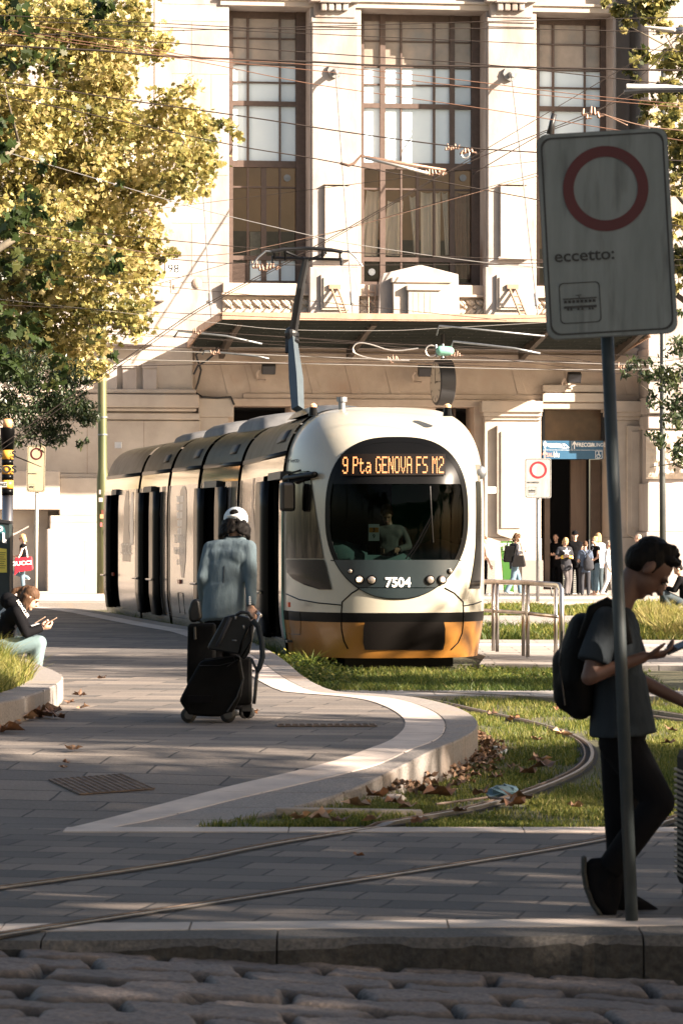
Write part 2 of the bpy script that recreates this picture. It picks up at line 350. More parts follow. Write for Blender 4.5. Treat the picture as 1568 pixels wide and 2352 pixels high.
# platform
E = [Vector((-.90, 19.9, 0)), GP(440, 1899), GP(500, 1889), GP(570, 1875), GP(700, 1850), GP(850, 1800), GP(1000, 1725), GP(1075, 1690), GP(1100, 1668), GP(1092, 1648), GP(1060, 1628), GP(1000, 1610), GP(940, 1599), GP(860, 1593), GP(733, 1588)]
TL = [(-.85, 43.), (-1.68, 50.4), (-2.38, 53.4), (-3.0, 56.4), (-3.7, 59.9), (-4.6, 64.5), (-6.5, 70)]
E = E + [Vector((x, d, .24)) for x, d in TL]
def smoothline(pts, it=2):
    for _ in range(it):
        q = [pts[0]]
        for a, b in zip(pts, pts[1:]): q += [a * .75 + b * .25, a * .25 + b * .75]
        pts = q + [pts[-1]]
    return pts
def resample(pts, step):
    out = [pts[0].copy()]; acc = 0.
    for a, b in zip(pts, pts[1:]):
        L = (b - a).length; t = step - acc
        while t < L: out.append(a + (b - a) * (t / L)); t += step
        acc = (L - (t - step))
    out.append(pts[-1].copy()); return out
E = resample(smoothline(E), .3)
for p in E: p.z = zt(p.y)
def off(pts, d):
    out = []
    for i, p in enumerate(pts):
        t = (pts[min(i + 1, len(pts) - 1)] - pts[max(i - 1, 0)]); t.z = 0; t.normalize()
        nrm = Vector((-t.y, t.x, 0)); q = p + nrm * d; q.z = zt(q.y); out.append(q)
    return out
def band(name, A, B, dz, m, gap=None):
    mb = MB()
    for i in range(len(A) - 1):
        z = Vector((0, 0, dz)); mb.quad(B[i] + z, A[i] + z, A[i + 1] + z, B[i + 1] + z)
    return struct(mb.obj(name, m))
NE = 150
def resn(pts, n):
    L = [0]
    for a_, b_ in zip(pts, pts[1:]): L.append(L[-1] + (b_ - a_).length)
    out = []
    for i in range(n):
        t = L[-1] * i / (n - 1); k = max(j for j in range(len(L)) if L[j] <= t + 1e-9); k = min(k, len(pts) - 2); q = pts[k].lerp(pts[k + 1], (t - L[k]) / max(1e-9, L[k + 1] - L[k])); q.z = zt(q.y); out.append(q)
    return out
def seg(px, tail): return smoothline([GP(*q) for q in px] + [Vector((x, y, .24)) for x, y in tail])
ZIN = seg([(146, 1906), (270, 1872), (500, 1812), (700, 1768), (820, 1735), (900, 1703), (937, 1665), (915, 1637), (860, 1612), (800, 1601), (700, 1594), (620, 1586)], [(x - .72, d) for x, d in TL])
ZOU = seg([(245, 1905), (300, 1893), (500, 1845), (700, 1800), (820, 1772), (900, 1748), (1010, 1702), (1027, 1668), (1012, 1642), (960, 1618), (900, 1603), (800, 1596), (690, 1588)], [(x - .34, d) for x, d in TL])
def cut(pts):   # pair the three lines by depth progression in two parts (before / after the bend)
    i = max(range(len(pts)), key=lambda k: pts[k].x if pts[k].y < 33 else -9); return resn(pts[:i + 1], 70) + resn(pts[i:], 150)[1:]
E = cut(E); Ea = cut(ZOU); Eb = cut(ZIN)
# platform surface: rows between far left and outer edge
mb = MB(); prev = None
for i, p in enumerate(E):
    q = p + (Ea[i] - p) * .9; row = [Vector((-30 + (q.x + 30) * t, q.y, zt(q.y) - .001)) for t in (0, .5, .8, .9, .95, 1)]
    if prev:
        for k in range(5): mb.quad(prev[k], prev[k + 1], row[k + 1], row[k])
    prev = row
struct(mb.obj('platform', PAVE))
BANDM = brick_mat('light_band_stone', (.46, .41, .37), (.52, .46, .41), (.18, .15, .13), .9, 3., .006, 0, speck=.15)
def blocks(name, A, B, top, bot, m, n=3, gap=.006):
    mb = MB(); i = 0
    while i < len(A) - 1:
        j = min(i + n, len(A) - 1); g = (A[min(i + 1, j)] - A[i]).normalized() * gap
        top_pts = [(A[k].copy(), B[k].copy()) for k in range(i, j + 1)]
        top_pts[0] = (A[i] + g, B[i] + g); top_pts[-1] = (A[j] - g, B[j] - g)
        for k in range(len(top_pts) - 1):
            a0, b0 = top_pts[k]; a1, b1 = top_pts[k + 1]; zu = Vector((0, 0, top)); ch = Vector((0, 0, -.012)); inn0 = (b0 - a0).normalized() * .012; inn1 = (b1 - a1).normalized() * .012
            mb.quad(b0 + zu, a0 + inn0 + zu, a1 + inn1 + zu, b1 + zu)
            mb.quad(a0 + inn0 + zu, a0 + zu + ch, a1 + zu + ch, a1 + inn1 + zu)
            mb.quad(a0 + zu + ch, Vector((a0.x, a0.y, bot)), Vector((a1.x, a1.y, bot)), a1 + zu + ch)
        for (a0, b0) in (top_pts[0], top_pts[-1]): mb.poly([a0 + zu, b0 + zu, Vector((b0.x, b0.y, bot)), Vector((a0.x, a0.y, bot))])
        i = j
    return struct(mb.obj(name, m))
blocks('platform_kerb', E, [b_.lerp(a_, .02) for a_, b_ in zip(E, Ea)], .003, -.05, GRAN, 6)
blocks('platform_band', Ea, Eb, .005, -.05, LIGHTS, 9, .004)
# light strip between crossing and grass
mb = MB(); x = -1.62; r2 = random.Random(5)
while x < 8:
    L = r2.uniform(1.0, 1.5); mb.slab([(x + .004, 19.72, -.05), (x + L - .004, 19.72, -.05), (x + L - .004, 20.02, -.05), (x + .004, 20.02, -.05)], (0, 0, .056)); x += L
struct(mb.obj('crossing_strip', LIGHTS))
# path across the track behind the lawn, far right paving
mb = MB(); mb.slab([(.15, 35.3, -.05), (8, 34.8, -.05), (8, 36.2, -.05), (-.05, 36.6, -.05)], (0, 0, .09)); struct(mb.obj('track_path', FARP))
# right hand platform beside the railing
mb = MB(); mb.slab([(1.75, 43.2, -.05), (9, 41.5, -.05), (9, 52.5, -.05), (1.3, 53.0, -.05), (1.95, 46, -.05)], (0, 0, .11)); struct(mb.obj('side_platform', FARP))
mb = MB(); mb.slab([(1.5, 50.2, .05), (9, 48.8, .05), (9, 49.5, .05), (1.45, 51.0, .05)], (0, 0, .022)); struct(mb.obj('tactile_strip', mat('tactile', (.34, .36, .40), (.42, .44, .48), 30, .8)))
mb = MB(); mb.slab([(-1, 62, -.05), (14, 60.2, -.05), (14, 68, -.05), (-1, 69.5, -.05)], (0, 0, .085)); struct(mb.obj('far_path', FARP))
mb = MB(); mb.slab([(-1.5, 78.0, -.1), (60, 78.0, -.1), (60, 200, -.1), (-60, 200, -.1), (-60, 78.0, -.1)], (0, 0, .2)); struct(mb.obj('station_pavement', FARP))
mb = MB(); mb.slab([(-.5, 83.0, .1), (40, 83.0, .1), (40, 84.0, .1), (-.5, 84.0, .1)], (0, 0, .03)); struct(mb.obj('pavement_edge', LIGHTS))
for nm, x0, x1, y0, y1, z1, m in (('left_step', -12, -4.8, 75.8, 79, .17, GRAN), ('left_upper_step', -12, -4.9, 77.3, 83, .28, LIGHTS), ('right_kerb', .8, 14, 77.3, 78.02, .13, LIGHTS)):
    mb = MB(); mb.box(x0, x1, y0, y1, -.05, z1); o = mb.obj(nm, m, bevel=.02); struct(o)
# raised grass island on the left with kerb
I = [Vector((-9, 23.0, .24)), Vector((-4.2, 24.4, .24)), Vector((-2.62, 25.5, .24)), Vector((-2.44, 28.4, .24)), Vector((-2.46, 30.2, .24)), Vector((-2.60, 31.6, .24)), Vector((-2.95, 33.4, .24)), Vector((-3.5, 36.6, .24)), Vector((-9, 44, .24))]
I = resample(smoothline(I, 2), .35)
def offI(pts, d):
    out = []
    for i, p in enumerate(pts):
        t = (pts[min(i + 1, len(pts) - 1)] - pts[max(i - 1, 0)]); t.normalize(); out.append(p + Vector((-t.y, t.x, 0)) * d)
    return out
blocks('island_kerb', I, offI(I, .3), .19, .2, GRAN, 3)
mb = MB(); II = offI(I, .29); mb.poly([p + Vector((0, 0, .15)) for p in II]); struct(mb.obj('island_soil', SOIL))
# ------------------------------------------------------------ grass (uncountable)
GR = leaf_mat('grass_blades', [(0, (.035, .06, .012)), (.35, (.075, .11, .02)), (.65, (.20, .20, .04)), (1, (.36, .30, .12))], trans=.4, rough=.5, spec=.25)
def interp_edge(pts, d):
    best = -99
    for a, b in zip(pts, pts[1:]):
        if (a.y - d) * (b.y - d) <= 0 and abs(b.y - a.y) > 1e-6:
            t = (d - a.y) / (b.y - a.y); best = max(best, a.x + (b.x - a.x) * t)
    return best
def grass(name, pts, hmin, hmax, wd, label, seed, bias=0., flowers=False):
    r = random.Random(seed); v = []; f = []; rv = []
    for (x, y, z) in pts:
        cl = mnoise.noise(Vector((x * 1.1, y * .8, 3.3))); h = r.uniform(hmin, hmax) * (1 + .8 * cl)
        a = r.uniform(0, 6.283); lx, ly = r.gauss(0, .45) * h, r.gauss(0, .45) * h; ww = wd * r.uniform(.6, 1.3)
        dx, dy = math.cos(a) * ww, math.sin(a) * ww; n = len(v)
        v += [(x - dx, y - dy, z - .01), (x + dx, y + dy, z - .01), (x + dx * .7 + lx * .45, y + dy * .7 + ly * .45, z + h * .6), (x - dx * .7 + lx * .45, y - dy * .7 + ly * .45, z + h * .6), (x + lx * 1.2, y + ly * 1.2, z + h)]
        f += [(n, n + 1, n + 2, n + 3), (n + 3, n + 2, n + 4)]; q = min(1, max(0, .35 + bias + .35 * mnoise.noise(Vector((x * .5, y * .4, 9))) + r.gauss(0, .2))); rv += [q, q]
    me = bpy.data.meshes.new(name); me.from_pydata(v, [], f); me.materials.append(GR); set_rv(me, rv)
    o = link(bpy.data.objects.new(name, me)); tag(o, label, 'grass', None, 'stuff'); return o
A_ = [G(-400, 2090), G(0, 2044), G(420, 1985), G(600, 1945), G(800, 1913), G(950, 1888), G(1120, 1857), G(1260, 1810), G(1345, 1770), G(1364, 1737), G(1345, 1703), G(1250, 1668), G(1100, 1636), G(990, 1610)]
A_ += [Vector((.30, 37.6, 0)), Vector((-.05, 40, 0)), Vector((-.2, 42.5, 0)), Vector((-.6, 47, 0))]
B_ = [G(-400, 2222), G(0, 2150), G(440, 2084), G(900, 2012), G(1365, 1938), G(1568, 1886), Vector((3.3, 24.5, 0)), Vector((3.75, 27.5, 0)), Vector((3.4, 30.3, 0)), Vector((2.9, 31.9, 0)), Vector((2.2, 34.5, 0)), Vector((1.6, 37.8, 0)), Vector((1.32, 42.5, 0)), Vector((.9, 47, 0))]
RLP = resample([p for p in smoothline(A_, 2) if p.y > 19.5], .05) + resample([p for p in smoothline(B_, 2) if p.y > 19.5], .05)
RLK = {(round(p.x / .07) + i, round(p.y / .07) + j) for p in RLP for i in (-1, 0, 1) for j in (-1, 0, 1)}
r3 = random.Random(11); pts = []
while len(pts) < 62000:
    d = 20.05 + (r3.random() ** 1.35) * 15.2; x = r3.uniform(-1.6, .105 * d + .5)
    e = interp_edge(E, d)
    if e < -50 or x < e + .02: continue
    if (round(x / .07), round(d / .07)) in RLK: continue
    k = mnoise.noise(Vector((x * 1.4, d * .9, 1.))) + .35 * mnoise.noise(Vector((x * 5, d * 4, 2.)))
    if k < -.18 and r3.random() < .8: continue
    if x - e < .35 and r3.random() < .55: continue
    pts.append((x, d, 0))
grass('track_lawn', pts, .018, .06, .0035, 'short patchy green lawn with fallen leaves between the curved tram rails', 21, .10)
pts = []
while len(pts) < 26000:
    d = r3.uniform(36.3, 43.5); x = r3.uniform(-1.6, 3.6 if d < 42.6 else 1.6)
    if x < interp_edge(E, d) + .02: continue
    if d > 41.9 - abs(x - .6) * .0 and -.7 < x < 1.75: continue
    pts.append((x, d, 0))
grass('tram_track_lawn', pts, .03, .10, .006, 'rough grass verge in front of and under the tram', 22, -.08)
pts = []
while len(pts) < 9000:
    d = r3.uniform(42, 64); e = interp_edge(E, d); x = e + r3.uniform(.0, .5); pts.append((x, d, 0))
grass('tram_side_verge', pts, .06, .28, .008, 'weedy grass strip between the pavement edge and the side of the tram', 23, -.05)
pts = []
while len(pts) < 26000:
    d = r3.uniform(53.2, 77); x = r3.uniform(1.2, .1 * d + 1)
    if 60 < d < 69.6: continue
    pts.append((x, d, 0))
grass('far_lawn', pts, .06, .2, .013, 'far lawn behind the steel railing, green with dry yellow patches', 24, .12)
pts = [(r3.uniform(1.4, 9), r3.uniform(75.0, 77.3), 0) for _ in range(2500)]
grass('kerb_weeds', pts, .05, .2, .016, 'dry weeds along the kerb of the station pavement', 29, .3)
pts = [(r3.uniform(5.2, 7.4), r3.uniform(55, 61), 0) for _ in range(9000)]
grass('tall_dry_grass', pts, .15, .5, .012, 'tall pale dry grass with seed heads at the right edge', 27, .45)
pts = []
def inside(x, y, poly):
    c = False; n = len(poly)
    for i in range(n):
        a, b = poly[i], poly[i - 1]
        if (a.y > y) != (b.y > y) and x < (b.x - a.x) * (y - a.y) / (b.y - a.y) + a.x: c = not c
    return c
while len(pts) < 30000:
    x, y = r3.uniform(-4.6, -2.4), r3.uniform(24.2, 37)
    if inside(x, y, II): pts.append((x, y, .39))
grass('island_lawn', pts, .10, .26, .005, 'long bright sunlit grass on the raised kerbed bed at the left edge', 25, .22)
pts = []
for _ in range(500):
    t = r3.random(); x = r3.gauss(-1.1, .35); y = 40.5 + r3.random() * 3.5
    if x > interp_edge(E, y): pts.append((x, y, 0))
# broad leaved weeds by the platform
def weeds(name, spots, label):
    v = []; f = []; rv = []; r = random.Random(31)
    for (cx, cy, cz, rad, hh, n) in spots:
        for _ in range(n):
            a = r.uniform(0, 6.283); q = r.random() ** .6 * rad; x, y = cx + math.cos(a) * q, cy + math.sin(a) * q; z = cz + r.uniform(.02, hh) * (1 - .5 * q / rad)
            s = r.uniform(.015, .035); m = Matrix.Rotation(r.uniform(0, 6.28), 3, 'Z') @ Matrix.Rotation(r.uniform(-.9, .9), 3, 'X'); k = len(v)
            for pnt in ((0, -s, 0), (s * .6, 0, 0), (0, s, 0), (-s * .6, 0, 0)): w_ = m @ Vector(pnt); v.append((x + w_.x, y + w_.y, z + w_.z))
            f.append((k, k + 1, k + 2, k + 3)); rv.append(min(1, max(0, r.gauss(.42, .18))))
    me = bpy.data.meshes.new(name); me.from_pydata(v, [], f); me.materials.append(GR); set_rv(me, rv)
    o = link(bpy.data.objects.new(name, me)); tag(o, label, 'weeds', None, 'stuff')
sp = []
for k in range(40): y = 38.0 + r3.random() * 6; x = interp_edge(E, y) + r3.uniform(.05, .7); sp.append((x, y, 0, .25, r3.uniform(.1, .32), 90))
for k in range(14): sp.append((r3.uniform(1.5, 3.6), r3.uniform(39, 42.5), 0, .3, r3.uniform(.08, .22), 90))
weeds('broad_leaf_weeds', sp, 'leafy green weeds growing along the pavement edge beside the tram nose')
# ------------------------------------------------------------ rails
RAILM = mat('rail_steel', (.15, .135, .12), (.23, .20, .18), 20, .35, metal=.6)
RAILD = mat('rusty_rail', (.12, .085, .065), (.22, .165, .13), 12, .6, metal=.5)
def rail(name, pts, label, street=True, rise=0.):
    pts = resample(smoothline([Vector(p) for p in pts], 3), .12); L = off2(pts, .013); Rr = off2(pts, -.013); L2 = off2(pts, .075); R2 = off2(pts, -.03)
    mb = MB(); z0 = Vector((0, 0, -.04)); zf_ = lambda p: p + Vector((0, 0, .012 + rise + (.016 if p.y > 20.1 else 0)))
    for i in range(len(pts) - 1):
        a_, b_, c_, d_ = zf_(L[i]), zf_(Rr[i]), zf_(Rr[i + 1]), zf_(L[i + 1]); mb.quad(a_, b_, c_, d_); mb.quad(b_, Rr[i] + z0, Rr[i + 1] + z0, c_); mb.quad(L[i] + z0, a_, d_, L[i + 1] + z0)
    o = wthing(name, label, 'rail', tuple(pts[0]), 'tram rails')
    mb.obj('railhead', RAILM, o)
    mb = MB(); g = off2(pts, .053); g2 = off2(pts, .063)
    for i in range(len(pts) - 1): a_, b_, c_, d_ = zf_(g2[i]), zf_(g[i]), zf_(g[i + 1]), zf_(g2[i + 1]); mb.quad(a_, b_, c_, d_); mb.quad(b_, g[i] + z0, g[i + 1] + z0, c_); mb.quad(g2[i] + z0, a_, d_, g2[i + 1] + z0)
    mb.obj('guard_lip', RAILD, o)
    mb = MB(); zz = Vector((0, 0, .004)); a = off2(pts, .1); b = off2(pts, -.045)
    for i in range(len(pts) - 1): mb.quad(a[i] + zz, b[i] + zz, b[i + 1] + zz, a[i + 1] + zz)
    mb.obj('rail_groove', DARK, o)
def off2(pts, d):
    out = []
    for i, p in enumerate(pts):
        t = (pts[min(i + 1, len(pts) - 1)] - pts[max(i - 1, 0)]); t.normalize(); out.append(p + Vector((-t.y, t.x, 0)) * d)
    return out
rail('tram_rail', A_, 'inner curved tram rail nearer the platform, bending through the grass', rise=-.002)
rail('tram_rail', B_, 'outer tram rail with dark groove crossing the foreground paving', rise=-.004)
rail('tram_rail', [G(930, 1596), G(1100, 1604), G(1270, 1612), G(1420, 1630), G(1620, 1662)], 'far tram rail running right through the sunlit grass', rise=.02)
# ------------------------------------------------------------ fallen leaves and litter
DL = [mat('dry_leaf_brown', (.20, .09, .045), (.32, .16, .08), 12, .7), mat('dry_leaf_tan', (.36, .20, .11), (.48, .30, .18), 12, .7), mat('dry_leaf_dark', (.11, .06, .035), (.18, .10, .06), 12, .7)]
def leaf_mesh(seed, m, s=.09):
    r = random.Random(seed); mb = MB(); n = 15; out = []
    for k in range(n):
        a = 2 * math.pi * k / n; rad = s * (1.0 if k % 3 == 0 else .55 if k % 3 == 1 else .62) * r.uniform(.8, 1.15)
        out.append(Vector((rad * math.cos(a), rad * math.sin(a), abs(math.sin(a * 1.5 + seed)) * s * r.uniform(.25, .75))))
    c = Vector((0, 0, s * .06)); mid = [p * .5 + Vector((0, 0, -s * .03 + r.uniform(0, .12) * s)) for p in out]
    vs = [c] + mid + out; fs = []
    for k in range(n): j = (k + 1) % n; fs += [(0, 1 + k, 1 + j), (1 + k, 1 + n + k, 1 + n + j, 1 + j)]
    mb.add(vs, fs); return mb.mesh('fallen_leaf', m, True)
LM = [leaf_mesh(k, DL[k % 3]) for k in range(6)]
def leaf_at(p, k, s, label, group='fallen plane leaves'):
    o = bpy.data.objects.new('fallen_leaf', LM[k % 6]); link(o); o.location = p + Vector((0, 0, .012)); o.scale = (s, s, s * 1.1); o.rotation_euler = (rnd.uniform(-.25, .25), rnd.uniform(-.25, .25), rnd.uniform(0, 6.28))
    tag(o, label, 'leaf', group); return o
for i, (x, y, s) in enumerate([(75, 1648, 1.6), (95, 1640, 1.9), (108, 1650, 1.5), (122, 1643, 1.3), (62, 1655, 1.2), (135, 1652, 1.)]): leaf_at(GP(x, y), i, s * .9, 'curled brown leaf in the heap below the kerbed grass bed', 'leaf heap by the island kerb')
for i, (x, y, s) in enumerate([(15, 1683, 1.5), (28, 1676, 1.2)]): leaf_at(GP(x, y), i, s, 'dark brown leaf at the left edge beside the kerb of the grass bed', 'leaves at the left edge')
for x, y, s, l in [(168, 1727, 1.0, 'single brown leaf on grey paving left of the metal grate'), (183, 1601, 1.1, 'pale orange leaf in the sunlit strip right of the grass bed'), (160, 1618, .9, 'dark curled leaf just right of the island kerb end'), (190, 1630, .9, 'dark leaf on the paving below the sunlit strip'), (236, 1561, .8, 'small leaf on shaded paving behind the sunlit strip'), (145, 1768, .5, 'tiny leaf on paving above the metal grate'), (558, 1640, 1.4, 'dry leaf beside the suitcase wheel'), (577, 1641, 1.1, 'dry leaf under the dangling strap end'), (825, 1972, .5, 'small leaf on the crossing between the two rails'), (152, 1757, .5, 'small twig-like leaf left of the grate'), (118, 1602, .9, 'leaf lying on top of the island kerb')]:
    leaf_at(GP(x, y) if y < 1900 else G(x, y), rnd.randrange(6), s * .8, l)
lw = ['in the shaded grass', 'in the sunlit grass']
# pile along the platform kerb: uncountable drift
v = MB(); r = random.Random(9)
for k in range(150):
    t = r.random(); i = int((.30 + .42 * t) * 0) ; d = 22.2 + 7.5 * t; e = interp_edge(E, d); x = e + .03 + abs(r.gauss(0, .07 + .13 * math.exp(-((d - 24.2) / 1.4) ** 2))); p = Vector((x, d, max(0, .05 - (x - e) * .15) + r.uniform(0, .03)))
    s = r.uniform(.3, .7); M_ = Matrix.Translation(p) @ Matrix.Rotation(r.uniform(0, 6.28), 4, 'Z') @ Matrix.Rotation(r.uniform(-.6, .6), 4, 'X') @ Matrix.Diagonal((s, s, s * 1.3, 1))
    me = LM[r.randrange(6)]; v.add([M_ @ q.co for q in me.vertices], [tuple(pp.vertices) for pp in me.polygons])
o = v.obj('leaf_drift', mat('leaf_drift_mix', (.09, .05, .03), (.36, .22, .13), 9, .75), smooth=True); tag(o, 'drift of brown fallen leaves against the curved platform kerb', 'leaf drift', None, 'stuff')
for x, y, s in [(1195, 1855, 1.6), (1180, 1865, 1.3), (1010, 1842, 1.6), (980, 1835, 1.2), (1105, 1838, 1.0), (1290, 1700, 1.1), (940, 1870, .9), (905, 1860, 1.0), (820, 1868, 1.4), (860, 1845, 1.2), (740, 1895, 1.2), (690, 1897, 1.0), (1255, 1775, 1.5), (1240, 1760, 1.2), (1120, 1770, .9), (1050, 1755, 1.1), (960, 1905, .8), (1230, 1712, .8), (1180, 1662, .9), (1130, 1650, .8), (1280, 1640, .8), (1540, 1690, .9), (1535, 1720, .9), (1210, 1790, 1.1), (860, 1900, 1.), (780, 1905, 1.), (1320, 1870, .8), (1060, 1880, .8)]:
    leaf_at(G(x, y) + Vector((0, 0, .03)), rnd.randrange(6), s * .85, 'dry brown leaf lying in the track grass', 'leaves in the track grass')
def litter(x, y, c, label, s=.09, nm='crumpled_litter', z=0.):
    p = G(x, y, z); mb = MB(); r = random.Random(int(x)); mb.ell((0, 0, s * .4), s * 1.1, s * .6, s * .45, 10, 7); mb.v = [(a + r.uniform(-.25, .25) * s, b + r.uniform(-.25, .25) * s, c_ + r.uniform(-.12, .12) * s) for a, b, c_ in mb.v]
    o = mb.obj(nm, mat('litter_' + str(int(x)), c, rough=.35), loc=p); tag(o, label, 'litter', 'litter in the grass')
litter(1140, 1733, (.62, .66, .68), 'pale crumpled tissue in the grass beside the leaf drift', .07)
litter(1156, 1832, (.10, .17, .21), 'dark blue-green crumpled wrapper beside the curved rail', .10)
litter(905, 1847, (.45, .38, .34), 'whitish crumpled paper below the platform kerb', .07)
litter(1125, 1740, (.5, .48, .46), 'grey paper scrap beside the leaf drift, lower of the two there', .06)
litter(1373, 1495, (.62, .68, .72), 'white scrap in the grass behind the steel railing', .08)
mb = MB(); q = [G(1000, 1858), G(1060, 1850), G(1120, 1842), G(1190, 1850)]; mb.tube([p + Vector((0, 0, .03)) for p in q], .008, 6); lone(mb, 'fallen_twig', RAILD, 'thin curved twig lying across the grass near the wrapper', 'twig')
mb = MB(); a = G(800, 1876); mb.box(-.45, .45, -.05, .05, 0, .05); o = mb.obj('wooden_plank', mat('grey_wood', (.22, .19, .16), (.32, .27, .23), 6, .9, stretch=(1, 12, 12)), loc=a, bevel=.01); o.rotation_euler = (0, .02, .05); tag(o, 'weathered grey plank half buried in the grass by the kerb tip', 'plank')
# metal grates in the paving
def grate(c, sx, sy, rz, nx, ny, label):
    t = thing('metal_grate', label, 'grate', c, 'paving grates', rz); mb = MB()
    if abs(c[2] - .24) > .01: t.rotation_euler = (Matrix.Rotation(math.atan2(zt(c[1] + .3) - zt(c[1] - .3), .6), 3, 'X') @ Matrix.Rotation(rz, 3, 'Z')).to_euler()
    mb.box(-sx, sx, -sy, sy, .001, .004); mb.obj('pit', DARK, t); mb = MB()
    for i in range(nx + 1): x = -sx + 2 * sx * i / nx; mb.box(x - .006, x + .006, -sy, sy, .002, .010)
    for i in range(ny + 1): y = -sy + 2 * sy * i / ny; mb.box(-sx, sx, y - .006, y + .006, .002, .0085)
    mb.obj('bars', RAILD, t)
p = GP(233, 1803); grate(p + Vector((0, 0, .002)), .25, .30, R(24), 12, 15, 'square rusty metal grate in the paving at lower left')
p = GP(750, 1667); grate(p + Vector((0, 0, .001)), .38, .14, R(2), 14, 5, 'narrow metal drain grate in the paving right of the suitcases')
# ------------------------------------------------------------ station building
YAW = R(8); OB = Vector((0, 95, 0)); UB = Vector((math.cos(YAW), math.sin(YAW), 0)); NB = Vector((math.sin(YAW), -math.cos(YAW), 0))
def FP(x, y, w=0.):
    r_ = Vector(((x - CX) / F, 1, 0)); t = (w + OB.dot(NB)) / r_.dot(NB); p = r_ * t
    return (p - OB).dot(UB), CH + (HY - y) / F * t
def FW(u, w, z): return OB + UB * u + NB * w + Vector((0, 0, z))
bld = thing('station_building', 'monumental pale stone station facade with tall brown framed windows and a dark entrance canopy', 'building', OB, rz=YAW)
class FB(MB):
    def fb(s, x0, y0, x1, y1, w0, w1, wp=None):     # pixel rectangle on the plane wp, from depth w0 out to w1
        wp = w1 if wp is None else wp
        u0, z1 = FP(x0, y0, wp); u1, z0 = FP(x1, y1, wp); z1 = FP((x0 + x1) / 2, y0, wp)[1]; z0 = FP((x0 + x1) / 2, y1, wp)[1]
        return s.box(u0, u1, -w1, -w0, z0, z1)
    def ub(s, u0, u1, z0, z1, w0, w1): return s.box(u0, u1, -w1, -w0, z0, z1)
    def done(s, name, m, bevel=0, smooth=False, parent=None): return s.obj(name, m, parent or bld, smooth, bevel=bevel)
def zz(y, w=0., x=960): return FP(x, y, w)[1]
def uu(x, w=0.): return FP(x, 900, w)[0]
ZT = zz(-260); ZW1 = zz(22); ZW0 = zz(655); ZC = zz(729)
SX = [(uu(526), uu(712)), (uu(829), uu(1115)), (uu(1231), uu(1407))]
b = FB()
cols = [(uu(-900), SX[0][0]), (SX[0][1], SX[1][0]), (SX[1][1], SX[2][0]), (SX[2][1], uu(1414))]
for u0, u1 in cols: b.ub(u0, u1, ZW0, ZW1, -1.6, 0)
b.ub(uu(-900), uu(1414), ZW1, ZT, -1.6, .002)
b.ub(uu(-900), uu(1414), zz(802), ZW0, -1.6, .001)
b.ub(uu(1414), uu(1474), zz(802), ZT, -2.5, -1.4)
b.done('wall', STONE_W, .02)
# stone joints on the wall: thin recessed lines as slightly proud courses
b = FB()
for y in (60, 180, 300, 410, 520, 640): b.ub(uu(395), SX[0][0] - .02, zz(y) , zz(y) + .014, 0, .003)
for k_, y in enumerate((60, 180, 300, 410, 520)): u = uu(440 + 45 * (k_ % 2)); b.ub(u, u + .012, zz((180, 300, 410, 520, 640)[k_]) + .02, zz(y) - .004, 0, .0035)
for y in (-40, 130, 250, 380, 500): b.ub(uu(1500), uu(2000), zz(y), zz(y) + .014, 1.0, 1.003); b.ub(uu(-800), uu(346), zz(y), zz(y) + .014, .7, .703)
b.done('wall_joint', JOINT)
b = FB(); b.ub(uu(1470), uu(2600), -.2, ZT, -1.5, 1.0); b.done('side_pavilion', STONE_W)
b = FB(); b.ub(uu(1466), uu(2600), zz(950), zz(912), -1, 1.25); b.ub(uu(1466), uu(2600), zz(985), zz(955), -1, 1.12); b.ub(uu(1466), uu(2600), zz(868), zz(800), -1, 1.15)
b.ub(uu(1455), uu(2600), -.2, zz(1222), -1, 1.5); b.ub(uu(1462), uu(2600), zz(1222), zz(1110), -1, 1.3); b.done('pavilion_moulding', STONE_W, .03)
b = FB(); u0, u1 = uu(1462), uu(1620)
def rough(u, v):
    a = u0 + (u1 - u0) * u; z = zz(1100) + (zz(990) - zz(1100)) * v; e = min(u, v, 1 - v) * 8
    return (a, -(1.1 + min(1, e) * (.18 + .16 * mnoise.noise(Vector((a * 2.5, z * 2.5, 0))) + .08 * mnoise.noise(Vector((a * 7, z * 7, 0))))), z)
b.grid(rough, 40, 24); b.done('rusticated_block', ROUGHST)
# far left pavilion behind the tree
b = FB(); b.ub(uu(-900), uu(348), zz(800), ZT, -.2, .7); b.ub(uu(352), uu(368), zz(700), ZT, -.2, .35); b.ub(uu(330), uu(376), zz(700), zz(640), -.2, .5); b.done('left_pavilion', STONE_W, .03)
